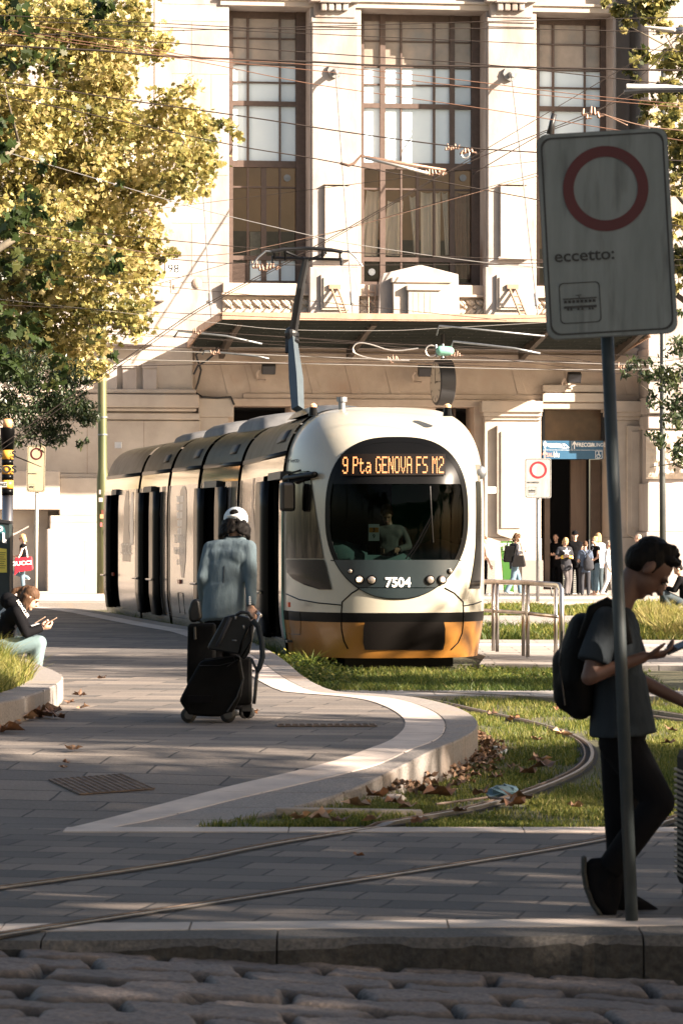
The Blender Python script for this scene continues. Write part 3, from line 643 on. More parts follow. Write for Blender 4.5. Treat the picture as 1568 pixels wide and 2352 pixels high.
# lintel mouldings, sills, pilasters
b = FB()
for (u0, u1) in SX: b.ub(u0 - .25, u1 + .12, ZW1, ZW1 + .16, 0, .07); b.ub(u0 - .32, u1 + .18, ZW1 + .16, ZW1 + .24, 0, .14)
b.ub(uu(395), uu(1414), zz(-60), zz(-35), 0, .3)
b.done('window_lintel', STONE, .015)
b = FB()
for (u0, u1) in SX: b.ub(u0 - .18, u1 + .02, zz(677), zz(655), -.9, .2); b.ub(u0 - .22, u1 + .02, zz(683), zz(677), 0, .27)
b.done('window_sill', STONE2, .015)
for k, (xa, xb) in enumerate(((717, 822), (1120, 1228))):
    b = FB(); b.fb(xa, 62, xb, 614, 0, .18); b.fb(xa - 2, 40, xb + 1, 52, 0, .26); b.fb(xa, 52, xb, 62, 0, .22); b.fb(xa - 4, -200, xb + 3, 4, 0, .5); b.fb(xa + 6, 4, xb - 6, 40, 0, .3)
    pl = b.done('pilaster', STONE_W, .02)
    b = FB(); xm = (xa + xb) / 2
    for i in range(4): b.fb(xm - 32 + i * 16.5, 6, xm - 32 + i * 16.5 + 13, 24, .3, .46)
    b.fb(xm - 36, 0, xm + 36, 6, .3, .52); b.done('capital_bracket', STONE_W, .03, parent=pl)
    b = FB(); b.fb(xa + 29, 428, xb - 20, 590, .18, .30); u0, z1 = FP(xa + 25, 424, .3); u1, _ = FP(xb - 16, 424, .3); b.slab([(u0, -.18, z1), (u1, -.18, z1), ((u0 + u1) / 2, -.18, z1 + .16)], (0, -.15, 0)); b.fb(xa + 24, 590, xb - 15, 596, .18, .36)
    b.done('raised_panel', STONE, .01, parent=pl)
    b = FB(); b.fb(xa - 6, 614, xb + 2, 729, 0, .42); b.done('pedestal', STONE_W, .025, parent=pl)
    b = FB(); b.fb(xa + 20, 631, xb - 20, 712, .42, .5); b.fb(xa + 26, 637, xb - 26, 706, .5, .54); b.done('pedestal_panel', STONE, .01, parent=pl)
# carved frieze
FRZ = mat('carved_stone', (.42, .34, .27), (.56, .48, .40), 3, .8)
def frieze(xa, xb):
    b = FB(); b.fb(xa, 681, xb, 731, 0, .04); n = max(2, round((xb - xa) / 21.)); o = b.done('frieze', FRZ); b = FB()
    for i in range(n):
        x = xa + (xb - xa) * (i + .5) / n
        for sgn in (-1, 1):
            for q in (0, 1):
                u, z = FP(x + q * 6 - 3, 706 + sgn * (10 + q * 2), .1); a = sgn * .7
                M_ = Matrix.Rotation(-a, 3, 'Y'); b.ell((u, -.07, z), .15 - .03 * q, .08, .055, 8, 6, M_)
        u, z = FP(x + 9, 706, .1); b.ell((u, -.08, z), .055, .08, .055, 8, 6)
    b.done('carving', FRZ, smooth=True, parent=o)
for xa, xb in ((512, 711), (826, 873), (1048, 1114), (1222, 1300)): frieze(xa, xb)
# pedimented block in the middle
b = FB(); pts = [(868, 731), (872, 660), (880, 628), (965, 608), (1052, 630), (1055, 731)]
b.slab([(FP(x, y, .5)[0], -.5, FP(x, y, .5)[1]) for x, y in pts], (0, .5, 0)); b.done('pediment_block', STONE_W, .02)
b = FB(); b.fb(903, 648, 1035, 731, .5, .72); b.fb(900, 637, 1038, 649, .5, .78); b.fb(937, 665, 1010, 729, .72, .86); b.fb(934, 655, 1014, 667, .72, .92); b.done('aedicule', STONE, .015)
b = FB()
for i in range(4): b.fb(948 + i * 13, 672, 955 + i * 13, 718, .86, .868)
b.done('flute', STONE2)
# windows
PALE = mat('blind_reflection_glass', (.60, .73, .83), (.68, .80, .88), .8, .18, spec=.6)  # pale blinds, with a bluish reflection put into the pane colour
TOPG = mat('shade_toned_glass', (.24, .20, .165), (.36, .30, .25), 1.2, .2, spec=.6, c3=(.20, .20, .20), s3=1.)  # lintel shade and reflections put into the top pane colour
LOWG = glass_mat('lower_window_glass', (.92, .88, .82), .22, .03)
ROOM = mat('glowing_room_wall', (.17, .115, .068), (.26, .18, .11), .7, .9, emis=(.28, .17, .09), es=.05); ROOM2 = mat('room_dark', (.05, .045, .04), (.09, .08, .07), 2, .8)  # room wall glows faintly, its light is put into the material
CURT = mat('curtain_cloth', (.82, .83, .84), (.88, .88, .88), 3, .9); CURTP = mat('pink_curtain', (.34, .24, .22), (.42, .31, .28), 3, .9)
zr = [zz(y, -1.) for y in (34, 50, 94, 97, 154, 157, 194, 198, 239, 250, 375, 390, 433, 437, 592, 602, 648, 660)]
def win(k, vb, lowcols):
    u0, u1 = SX[k]; t = bpy.data.objects.new('window', None); link(t); t.parent = bld
    b = FB(); W0, W1 = -1.12, -.98
    for xa, xb in vb: b.ub(uu(xa, -1), uu(xb, -1), zr[17], zr[0], W0, W1 + (.04 if xb - xa > 8 else 0))
    b.ub(u0, uu(vb[0][0] + 6, -1), zr[17], zr[0], W0, W1 + .06); b.ub(uu(vb[-1][0], -1), u1, zr[17], zr[0], W0, W1 + .06)
    for i, j in ((0, 1), (2, 3), (4, 5), (6, 7), (8, 9), (10, 11), (12, 13), (14, 15), (16, 17)): b.ub(u0, u1, zr[j], zr[i], W0, W1 + (.03 if i in (8, 10, 14) else -.012))
    for xa, xb in lowcols: b.ub(uu(xa, -1), uu(xb, -1), zr[17], zr[11], W0, W1 - .02)
    b.done('frame', BRONZE, parent=t)
    b = FB(); b.ub(u0, u1, zr[10], zr[5], -1.08, -1.06); b.done('pane', PALE, parent=t)
    b = FB(); b.ub(u0, u1, zr[4], zr[0], -1.08, -1.06); b.done('shade_toned_pane', TOPG, parent=t)
    b = FB(); b.ub(u0, u1, zr[17], zr[11], -1.07, -1.065); b.done('lower_pane', LOWG, parent=t)
    if k == 0: b = FB(); b.ub(uu(575, -1), uu(678, -1), zr[16], zr[15], -1.06, -1.055); b.done('bottom_pane', PALE, parent=t)
    b = FB(); b.ub(u0 - .3, u1 + .3, zr[17] - .2, zr[10], -2.3, -2.2); b.done('glowing_room_wall', ROOM, parent=t)
    b = FB(); b.ub(u0 + .1, u1 - .1, zr[17], zr[17] + 1.6 - .2 * k, -1.9, -1.75); b.done('cabinet', ROOM2, parent=t)
    return t
w1 = win(0, [(526, 535), (567, 572), (641, 645), (679, 694)], [(600, 612)])
w2 = win(1, [(829, 835), (872, 884), (919, 923), (994, 999), (1032, 1043), (1081, 1097)], [(955, 962)])
w3 = win(2, [(1231, 1237), (1267, 1272), (1340, 1344), (1377, 1390)], [(1300, 1310)])
def curtain(xa, xb, ya, yb, m, lean=0, t=w2, w=-1.3):
    b = FB(); u0, u1 = uu(xa, w), uu(xb, w); z1, z0 = zz(ya, w), zz(yb, w)
    b.grid(lambda p, q: (u0 + (u1 - u0) * p * (1 - .0 * q) + lean * (1 - q) * .01 * (1 if p < .5 else .3), -(w + .05 * math.sin(p * (xb - xa) * .55 + q * 1.5) * (.4 + .6 * (1 - q))), z0 + (z1 - z0) * q - .05 * math.sin(p * 3.1) * q), 36, 6)
    b.done('curtain', m, smooth=True, parent=t)
curtain(842, 872, 438, 590, CURT, -25); curtain(890, 925, 462, 588, CURT, -20); curtain(939, 953, 450, 585, CURT, 15); curtain(965, 996, 440, 588, CURT); curtain(997, 1010, 440, 588, CURT); curtain(1014, 1027, 440, 585, CURT, 10); curtain(1045, 1081, 440, 640, CURTP)
b = FB()
for i in range(16): z = zr[15] - (zr[15] - zr[16]) * 0; b.ub(uu(535, -1), uu(567, -1), zr[17] + .1 + i * .034, zr[17] + .118 + i * .034, -1., -.93)
b.done('louvre', BRONZE, parent=w1)
b = FB(); b.fb(575, 533, 598, 590, -1.5, -1.45); b.done('vent_grille', GALV, parent=w1)
for t_, x, y in ((w1, 659, 409), (w2, 1062, 409), (w2, 853, 625)):
    u, z = FP(x, y, -1); b = FB(); b.lathe((u, .955, z), [(.10, 0), (.10, .05), (.06, .05), (.06, .02)], 16, 'y'); b.v = [(p[0], p[1], p[2]) for p in b.v]; b.done('vent_ring', GALV, parent=t_)
# entrance canopy
CW5 = 5.7
def zc_(w_): return 6.85 + .08 * w_
uL, uL2, uR, uR2 = uu(510, CW5), uu(459, 3), uu(1470, CW5), uu(1489, 3)
pl = [(uL, CW5), (uR, CW5), (uR2, 3.), (uR2, -.3), (uL2, -.3), (uL2, 3.)]
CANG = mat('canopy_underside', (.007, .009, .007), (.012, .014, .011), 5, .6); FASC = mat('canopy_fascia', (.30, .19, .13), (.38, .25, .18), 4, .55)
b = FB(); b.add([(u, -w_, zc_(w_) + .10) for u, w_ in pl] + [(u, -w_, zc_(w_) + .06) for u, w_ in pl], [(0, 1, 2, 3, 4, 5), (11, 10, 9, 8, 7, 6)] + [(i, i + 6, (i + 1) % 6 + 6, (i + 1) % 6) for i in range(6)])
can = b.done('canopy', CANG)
b = FB(); h = .17
for (a, c) in ((0, 1), (1, 2), (2, 3), (4, 5), (5, 0)):
    (u0, w0), (u1, w1_) = pl[a], pl[c]; b.slab([(u0, -w0, zc_(w0) - .02), (u1, -w1_, zc_(w1_) - .02), (u1, -w1_, zc_(w1_) + h), (u0, -w0, zc_(w0) + h)], Vector((-(w1_ - w0), -(u1 - u0), 0)).normalized() * .06)
b.done('canopy_fascia', FASC, parent=can)
b = FB()
for i in range(9):
    w_ = .4 + i * .6; a = uL2 + .1 if w_ < 3 else uL2 + (uL - uL2) * (w_ - 3) / 2.7 + .1; c = uR2 - .1 if w_ < 3 else uR2 + (uR - uR2) * (w_ - 3) / 2.7 - .1
    b.ub(a, c, zc_(w_) - .03, zc_(w_) + .06, w_ - .02, w_ + .02)
for i in range(28): u = uL2 + .4 + i * .44; b.add([(u, -.1, zc_(.1) + .02), (u + .02, -.1, zc_(.1) + .02), (u + .02, -4.6, zc_(4.6) + .02), (u, -4.6, zc_(4.6) + .02)], [(0, 1, 2, 3)])
b.done('canopy_purlin', mat('purlin_paint', (.03, .034, .028), rough=.6), parent=can)
b = FB()
for x in (530, 830, 1235, 1450):
    b = FB(); u = uu(x, 2.5); b.add([(u + s, -w_, z) for s in (-.07, .07) for (w_, z) in ((0, 6.55), (0, 6.84), (4.9, 7.30), (4.9, 7.20), (3.6, 7.08))], [(0, 1, 2, 3, 4), (9, 8, 7, 6, 5), (0, 5, 6, 1), (1, 6, 7, 2), (2, 7, 8, 3), (3, 8, 9, 4), (4, 9, 5, 0)])
    b.done('canopy_beam', mat('beam_paint', (.045, .034, .026), rough=.6), parent=can)
# tie rods and their wall anchors
ANC = mat('grey_anchor', (.20, .20, .20), (.30, .29, .28), 9, .6, metal=.5)
for x, y, x2, y2 in ((768, 163, 811, 733), (1170, 170, 1236, 735), (455, 300, 486, 745)):
    u, z = FP(x, y, .18 if x > 500 else 0); w_ = .18 if x > 500 else 0; b = FB(); b.lathe((u, -w_ - .1, z), [(.21, 0), (.21, .1)], 8, 'y'); b.cap((u, -w_ - .05, z), (u, -w_ - .32, z - .10), .07); a = b.done('wall_anchor', ANC, parent=can)
    u2, z2 = FP(x2, y2, 4.7); b = FB(); b.tube([(u, -w_ - .3, z - .1), (u2, -4.7, zc_(4.7) + .15)], .022, 6); dd = (Vector((u2, -4.7, zc_(4.7))) - Vector((u, -w_, z))).normalized(); e = Vector((u2, -4.7, zc_(4.7) + .15)); b.tube([e - dd * .9, e - dd * .5], .05, 8); b.done('tie_rod', ANC, parent=can)
for x in (768, 1176):
    u, z = FP(x, 662, .55); b = FB(); e = Vector((u + .3, -1.9, zc_(1.9) + .1)); a = Vector((u, -.56, z)); s = Vector((.09, 0, 0))
    for k in (-1, 1): b.tube([a + s * k, e + s * k], .035, 6)
    for k in range(7): p = a + (e - a) * (k / 6); b.tube([p - s, p + s], .03, 6)
    b.box(u - .16, u + .16, -.62, -.54, z - .02, z + .1); b.done('support_strut', FASC, parent=can)
# below the canopy
b = FB(); zl = zz(934, -.25); zf = zz(802)
b.ub(uu(440), uu(1474), zl, zf + .1, -1.6, -.25); b.done('entrance_lintel', STONE2, .02)
b = FB(); b.ub(uu(447), uu(1474), zz(832), zz(812), -.25, -.12); b.ub(uu(470), uu(1474), zz(934, -.1), zz(917, -.1), -.25, -.15)
b.ub(uu(560), uu(1474), zz(917, -.1), zz(905, -.1), -.25, -.2); b.done('lintel_moulding', STONE2, .02)
b = FB()
for x in (505, 560, 700, 790, 880, 1010, 1170, 1290, 1420):
    b = FB(); u, z1 = FP(x, 834, -.25); u2, z0 = FP(x + 16, 905, -.25); b.slab([(u, .25, z1), (u + .15, .25, z1), (u2 + .3, .25, z0), (u2 + .02, .25, z0)], (0, -.02, 0)); b.done('keystone', STONE2, .01)
# openings
def ends(x0, x1): return uu(x0, -.25), uu(x1, -.25)
b = FB()
for x0, x1 in ((430, 537), (668, 1000), (1088, 1110)): b.ub(*ends(x0, x1), -.2, zl, -1.6, -.25)
b.done('entrance_pier', STONE2, .02)
b = FB(); b.ub(uu(380), uu(1420), -.2, zl + .5, -4.2, -4.); b.ub(uu(380), uu(1420), zl - .02, zl + .1, -4, -1.6); b.done('entrance_interior', DARK)
BROWNI = mat('brown_door_leaf', (.07, .045, .03), (.10, .065, .045), 2, .5); LEAFL = mat('light_brown_leaf', (.13, .085, .06), (.17, .115, .08), 2, .6, stretch=(6, 6, .4))
b = FB(); b.ub(uu(1040, -1), uu(1046, -1), 0, zl, -1.2, -1); b.ub(uu(1078, -1), uu(1086, -1), 0, zl, -1.2, -1); b.done('door_frame', BRONZE)
b = FB(); b.fb(1076, 985, 1086, 1012, -.9, -.85); b.done('orange_panel', mat('orange_paint', (.62, .28, .06), rough=.5))
b = FB(); b.fb(1310, 1056, 1345, 1350, -1.7, -1.55); b.done('door_leaf', LEAFL)
b = FB(); b.fb(1356, 1056, 1378, 1350, -1.3, -1.2); b.fb(1250, 1056, 1262, 1352, -1.3, -1.1); b.done('door_jamb', BROWNI)
b = FB(); b.fb(1246, 938, 1385, 1014, -.9, -.85); b.done('transom_pane', mat('transom_glass', (.07, .045, .03), (.12, .075, .045), 1.5, .12, spec=.6))
b = FB(); b.fb(1244, 936, 1250, 1014, -.9, -.8); b.fb(1380, 936, 1387, 1014, -.9, -.8); b.fb(1246, 936, 1385, 941, -.9, -.8); b.done('transom_frame', BLACKM)
for x0, x1 in ((1106, 1246), (1397, 1486)):
    b = FB(); b.fb(x0 + 6, 965, x1 - 4, 1235, -1.6, 0); p_ = b.done('door_pier', STONE, .02)
    b = FB(); b.fb(x0, 921, x1, 946, -1.6, .22); b.fb(x0 + 3, 946, x1 - 2, 956, -1.6, .14); b.fb(x0 + 6, 956, x1 - 4, 965, -1.6, .06); b.done('pier_cap', STONE, .012, parent=p_)
    b = FB(); b.fb(x0 + 6, 1235, x1 - 3, 1290, -1.6, .04); b.ub(uu(x0 + 3), uu(x1 - 1), -.1, zz(1290), -1.6, .1); b.done('pier_base', STONE, .02, parent=p_)
    a, c = (1141, 1204) if x0 < 1300 else (1440, 1476)
    b = FB(); b.fb(a, 978, c, 1226, 0, .16); u0, z0 = FP(a, 1226, .16); u1, _ = FP(c, 1226, .16); b.slab([(u0, -.16, z0), (u1, -.16, z0), (u1 - .1, -.16, z0 - .05), ((u0 + u1) / 2, -.16, z0 - .14), (u0 + .1, -.16, z0 - .05)], (0, .16, 0)); b.done('pier_panel', STONE, .01, parent=p_)
    b = FB(); b.fb(a + 9, 991, c - 8, 1213, .16, .21); b.done('inner_panel', STONE, .008, parent=p_)
b = FB(); b.ub(uu(1112), uu(1135), .0, zz(1287), .1, .16); b.done('granite_base', GRAN, .01); b = FB(); b.ub(uu(1195), uu(1244), .0, zz(1287), .1, .15); b.done('granite_base', GRAN, .01)
b = FB(); b.fb(1246, 903, 1400, 923, -.25, -.02); b.fb(1246, 884, 1400, 900, -.25, -.08); b.fb(1246, 926, 1400, 939, -1.6, -.1); b.done('door_architrave', STONE, .012)
# lower left wall beneath the canopy shadow
b = FB(); b.ub(uu(-900), uu(443), -.2, zz(802), -1.6, .0); lw_ = b.done('lower_wall', STONE, .02)
b = FB()
for a in (-120, -72, -24, 24, 72, 120, 168, 282 - 45, 282, 328): b = FB(); b.fb(a, 845, a + 32, 898, 0, .16); b.fb(a - 2, 836, a + 34, 845, 0, .22); b.done('triglyph', STONE_W, .01, parent=lw_)
b = FB(); b.ub(uu(-900), uu(455), zz(940), zz(910), 0, .32); b.ub(uu(-900), uu(449), zz(908), zz(898), 0, .2); b.ub(uu(-900), uu(450), zz(948), zz(941), 0, .22)
b.ub(uu(-900), uu(458), zz(967), zz(952), 0, .15); b.ub(uu(-900), uu(460), zz(1090), zz(969), 0, .08); b.ub(uu(455), uu(537), zz(960), zz(917), -.2, .05); b.ub(uu(455), uu(525), zz(1010), zz(960), -.2, .0)
b.ub(uu(-900), uu(470), zz(1100), zz(1090), 0, .22); b.ub(uu(-900), uu(134), zz(1172), zz(1085), 0, .85); b.ub(uu(134), uu(470), zz(1185), zz(1100), 0, .62); b.ub(uu(-900), uu(112), -.2, zz(1172), 0, .1); b.ub(uu(112), uu(470), -.2, zz(1185), 0, .80); b.ub(uu(105), uu(470), -.2, zz(1215), .0, .88)
b.done('wall_moulding', STONE, .03, parent=lw_)
b = FB(); b.ub(uu(191), uu(192), .1, zz(1240), .88, .884); b.done('stone_joint', JOINT, parent=lw_); b = FB(); b.ub(uu(112), uu(240), zz(1200), zz(1199), .34, .805); b.done('stone_joint', JOINT, parent=lw_); b = FB(); b.ub(uu(200), uu(201), zz(1090), zz(970), .08, .084); b.done('stone_joint', JOINT, parent=lw_); b = FB(); b.ub(uu(330), uu(331), zz(1090), zz(970), .08, .084)
b.done('stone_joint', JOINT, parent=lw_)
# wall fittings
def plate(name, s, x0, y0, x1, y1, w_, label, cat):
    u0, z1 = FP(x0, y0, w_); u1, z0 = FP(x1, y1, w_); c = FW((u0 + u1) / 2, w_, (z0 + z1) / 2); t = wthing(name, label, cat, tuple(c))
    M_ = face_M(c, NB); hw, hh = (u1 - u0) / 2, (z1 - z0) / 2; mb = MB(); mb.box(-hw, hw, -hh, hh, 0, .025, M_); mb.obj('plate', WHITE, t)
    text('number', s, BLACKP, hh * 1.1, M_ @ Matrix.Translation((0, 0, .028)), t, .01); return t
plate('number_plate', '98', 381, 600, 416, 636, .0, 'white marble house number plate reading 98 on the upper left wall', 'number plate')
plate('number_plate', '2', 1119, 1118, 1138, 1133, .22, 'small white plate with the number 2 on the pier left of the doorway', 'number plate')
for x, y, nm in ((617, 848, 'black floodlight under the canopy left of the raised pantograph'), (975, 853, 'black floodlight on the shaded lintel just left of the hanging clock'), (1318, 868, 'black floodlight above the station doorway')):
    c = FW(FP(x, y, .2)[0], .2, FP(x, y, .2)[1]); t = wthing('floodlight', nm, 'floodlight', tuple(c), 'wall floodlights'); M_ = face_M(c, NB) @ Matrix.Rotation(.5, 4, 'X'); mb = MB(); mb.box(-.19, .19, -.14, .14, -.12, .06, M_); mb.obj('housing', BLACKM, t, bevel=.01)
    mb = MB(); mb.box(-.16, .16, -.11, .11, .062, .066, M_); mb.obj('lens', mat('lamp_lens' + str(x), (.03, .03, .035), rough=.15), t)
    mb = MB(); q = [c + UB * -.25 + NB * -.05, c + UB * -.3 + NB * -.2 + Vector((0, 0, -.1)), c + UB * -.25 + NB * -.4 + Vector((0, 0, -.28)), c + UB * -.05 + NB * -.1 + Vector((0, 0, -.3))]; mb.tube(q, .03, 6); mb.obj('bracket', STONE2, t)
# big station clock seen nearly edge on
c = FW(FP(1017, 878, 3.2)[0], 3.2, FP(1017, 878, 3.2)[1]); t = wthing('station_clock', 'large round double faced clock hanging edge-on under the canopy', 'clock', tuple(c))
ax = Vector((-.975, -.22, 0)).normalized(); M_ = face_M(c, ax); mb = MB(); mb.lathe((0, 0, 0), [(.60, -.21), (.63, -.19), (.63, .19), (.60, .21)], 40); mb.v = [tuple(M_ @ Vector(p)) for p in mb.v]; smooth_by(mb.obj('case', mat('clock_case', (.03, .03, .032), rough=.5), t))
mb = MB(); mb.lathe((0, 0, 0), [(.55, .205), (.55, .216)], 40); mb.v = [tuple(M_ @ Vector(p)) for p in mb.v]; mb.obj('dial', mat('clock_dial', (.5, .44, .36), rough=.4), t)
mb = MB(); mb.box(-.012, .012, -.05, .44, .22, .225, M_); mb.box(-.015, .3, -.015, .015, .226, .23, M_)
for k in range(12): mb.box(-.012, .012, .42, .52, .218, .222, M_ @ Matrix.Rotation(k * math.pi / 6, 4, 'Z'))
mb.obj('hand', BLACKM, t); mb = MB(); mb.tube([c + Vector((0, 0, .6)), Vector((c.x, c.y, 7.1))], .06, 8); mb.obj('hanger', BLACKM, t)
# blue direction sign over the door
u0, z1 = FP(1246, 1012, -.02); u1, z0 = FP(1384.5, 1054.5, -.02); c = FW((u0 + u1) / 2, -.02, (z0 + z1) / 2); t = wthing('direction_sign', 'blue lounge direction sign with white arrows above the station doorway', 'sign', tuple(c))
hw, hh = (u1 - u0) / 2, (z1 - z0) / 2; M_ = face_M(c, NB); BLUE = mat('sign_blue', (.015, .075, .15), (.02, .09, .17), 3, .45)
mb = MB(); mb.box(-hw, hw, -hh, hh, -.12, 0, M_); mb.obj('panel', BLUE, t)
def sp(x, y): return ((x - 1315.25) / 69.25 * hw, -(y - 1033.25) / 21.25 * hh)
mb = MB()
for a in ((1246, 1033.4, 1384, 1034), (1311.6, 1013, 1312.2, 1033)): p, q = sp(a[0], a[3]), sp(a[2], a[1]); mb.box(p[0], q[0], p[1], q[1], .001, .004, M_)
mb.obj('divider', WHITE, t); mb = MB(); mb2 = MB()
def arrow(mb, x, y): 
    X, Y = sp(x, y); mb.add([M_ @ Vector((X + a * .7, Y + b_, .004)) for a, b_ in ((-.02, -.11), (.02, -.11), (.02, .03), (.085, -.02), (.085, .03), (0, .12), (-.085, .03), (-.085, -.02), (-.02, .03))], [tuple(range(9))])
arrow(mb, 1251, 1022); arrow(mb, 1318, 1022); mb.obj('arrow', WHITE, t); ORG = mat('sign_red', (.75, .28, .22), rough=.5); arrow(mb2, 1250, 1044.5); mb2.obj('arrow', ORG, t)
def st(s, x, y, h, m, bold=.0, sx=1., nm='lettering'): X, Y = sp(x, y); text(nm, s, m, h, M_ @ Matrix.Translation((X, Y, .005)) @ Matrix.Shear('XZ', 4, (0, 0)), t, bold, sx=sx)
st('FRECCIA', 1270, 1022.5, .085, WHITE, .03, .95); st('CLUB', 1288, 1022.5, .08, WHITE, 0, .8); st('FRECCIA', 1343, 1021.8, .11, WHITE, .03, .85); st('LOUNGE', 1370, 1021.8, .11, WHITE, 0, .78); st('SALA', 1264, 1045.5, .11, ORG, .02, .7); st('blu', 1277, 1044.5, .17, WHITE, .0, .6)
mb = MB(); pts = [(1258, 1028.5), (1268, 1026.8), (1280, 1026.8), (1296, 1028.6), (1304, 1028.2), (1296, 1021), (1288, 1018.5), (1298, 1020), (1307, 1028.8), (1296, 1029.6), (1280, 1028.2), (1268, 1028.2)]; mb.poly([M_ @ Vector((*sp(*q), .005)) for q in pts]); mb.obj('swoosh', WHITE, t)
mb = MB(); X, Y = sp(1374, 1044.5)
for a in ((-.1, -.1, -.088, .1), (.088, -.1, .1, .1), (-.1, -.1, .1, -.088), (-.1, .088, .1, .1)): mb.box(X + a[0], X + a[2], Y + a[1] * 1.1, Y + a[3] * 1.1, .001, .004, M_)
mb.box(X - .012, X + .012, Y - .01, Y + .06, .001, .004, M_); mb.box(X - .01, X + .045, Y - .015, Y + .005, .001, .004, M_); mb.box(X + .03, X + .045, Y - .07, Y, .001, .004, M_)
for k in range(8): a = 2.2 + k * .5; mb.box(X - .01 + .05 * math.cos(a) - .009, X - .01 + .05 * math.cos(a) + .009, Y - .035 + .05 * math.sin(a) - .009, Y - .035 + .05 * math.sin(a) + .009, .001, .004, M_)
mb.ell(M_ @ Vector((X, Y + .075, .002)), .014, .004, .014, 8, 5); mb.obj('wheelchair_symbol', WHITE, t)
# cables on the wall
b = MB()
def fw(x, y, w_): u, z = FP(x, y, w_); return FW(u, w_, z)
b.tube([fw(465, 800, .2), fw(450, 815, .15), fw(462, 850, -.1), fw(455, 880, -.1), fw(447, 900, -.1), fw(465, 912, .08), fw(500, 914, .1), fw(530, 912, .1), fw(538, 930, .1)], .03, 6); b.tube([fw(500, 790, .4), fw(494, 812, .2), fw(475, 828, .1), fw(455, 840, 0), fw(445, 860, .05)], .03, 6)
lone(b, 'wall_cable', BLACKM, 'black cable looping down the stone wall at the left end of the canopy', 'cable')
b = MB(); u, z = FP(453, 650, .0); b.ell(FW(u, .02, z), .13, .06, .15, 10, 8); lone(b, 'wall_hole_patch', STONE2, 'brown chipped patch on the white wall right of plate 98', 'wall patch')
b = FB(); b.fb(400, 653, 406, 663, 0, .05); b.fb(393, 644, 413, 673, 0, .02); b.v = [tuple(OB + UB * p[0] + NB * (-p[1]) + Vector((0, 0, p[2]))) for p in b.v]; lone(b, 'junction_plate', STONE2, 'small pale cover plate on the wall below the number 98', 'cover plate')
b = MB()
for x in (846, 861): b.tube([fw(x, 655, .3), fw(x, 728, .35)], .02, 6)
for k in range(3): b.tube([fw(846, 670 + 22 * k, .32), fw(861, 672 + 22 * k, .32)], .015, 6)
lone(b, 'wall_ladder', FASC, 'small rusty ladder in front of the carved frieze beside the pedimented block', 'ladder')
# ------------------------------------------------------------ tram
W_, H_, ZC_, A_F = 1.27, 1.75, 1.62, 1.5
CREAM = mat('cream_paint', (.34, .32, .26), (.38, .355, .29), 1.2, .28, coat=.5, spec=.5)
ORANGE = mat('orange_yellow_paint', (.25, .11, .02), (.22, .095, .016), 3, .35, coat=.25)
SILV = mat('silver_wrap', (.30, .265, .225), (.38, .34, .29), .6, .2, metal=.25, coat=.2, bump=.006, bscale=1.2, stretch=(1, 1, .3))
BEIGE = mat('beige_wrap', (.28, .215, .17), (.35, .28, .23), .8, .2, metal=.2, coat=.2, stretch=(1, 1, .3), bump=.006, bscale=1.2)
GREYW = mat('grey_wrap', (.22, .19, .17), (.36, .32, .29), .9, .18, metal=.25, coat=.2, stretch=(1, 1, .3), bump=.008, bscale=1.2)
ROOFM = mat('olive_bronze_roof', (.018, .016, .007), (.038, .031, .014), 3, .42, spec=.15, coat=0, rvar=.12)
STRIPM = mat('mirror_strip', (.34, .31, .20), (.42, .39, .26), 2, .1, metal=.8)
DGLASS = mat('dark_side_glass', (.008, .0075, .007), rough=.08, spec=.3)
CHROME = mat('streaky_chrome_glass', (.13, .11, .085), (.004, .004, .0035), 5, .08, metal=.8, stretch=(1.4, 1.4, .16), bump=.01, bscale=3)
TEAL = mat('dark_teal_panel', (.010, .017, .020), (.013, .021, .024), 3, .3, coat=.15)
GREEN = mat('green_interior', (.012, .13, .08), (.015, .15, .095), 3, .5)
GASK = mat('black_gasket', (.003, .003, .003), rough=.3, spec=.12)
tram = wthing('tram', 'cream and orange tram numbered 7504 on the grass track with its doors open', 'tram', (.6, 43.5, 0))
cb = Vector((-.2, .98, 0)).normalized(); crt = Vector((cb.y, -cb.x, 0)); C0 = Vector((-.749, 43.6, 0)) + crt * 1.325
def hw(z):
    q = max(0, (z - ZC_) / (3.35 - ZC_)); 
    base = W_ * max(0., 1 - min(1, q) ** 4) ** .25
    return base * (1 - .05 * smooth01((.75 - z) / .6))
def rr(lx, z):
    q = (z - ZC_) / (3.35 - ZC_) if z > ZC_ else 0; p = max(0, (ZC_ - z) / 1.6)
    return (min(1.2, abs(lx) / (W_ * (1 - .05 * smooth01((.75 - z) / .6)))) ** 4 + q ** 4 + .12 * p ** 6) ** .25
def fwd(lx, z):
    r_ = min(1, rr(lx, z)); return A_F * (1 - r_ ** 2.7) ** .55
def CW(lx, z, f): p = C0 + crt * lx - cb * f; return Vector((p.x, p.y, z))
def NP(px, py, e=.012):
    d = 42.4
    for _ in range(60):
        p = P(px, py, d); q = p - C0; lx = q.dot(crt); f = fwd(lx, p.z)
        # ray param: distance so that forward coordinate matches
        cur = -q.dot(cb); d += (cur - f) * .35
    p = P(px, py, d); q = p - C0; lx = q.dot(crt); z = p.z; g = .02
    n = Vector((-(fwd(lx + g, z) - fwd(lx - g, z)) / (2 * g), 1, -(fwd(lx, z + g) - fwd(lx, z - g)) / (2 * g))).normalized()
    wn = crt * n.x - cb * n.y + Vector((0, 0, n.z)); return p + wn * e, wn
EC = (910.5, 1191., 162.5, 186.)
def EXn(py): return 2.75 if py < EC[1] else 2.15
def ell_in(px, py, k=1.): n = EXn(py); return (abs(px - EC[0]) / EC[2] / k) ** n + (abs(py - EC[1]) / EC[3] / k) ** n < 1
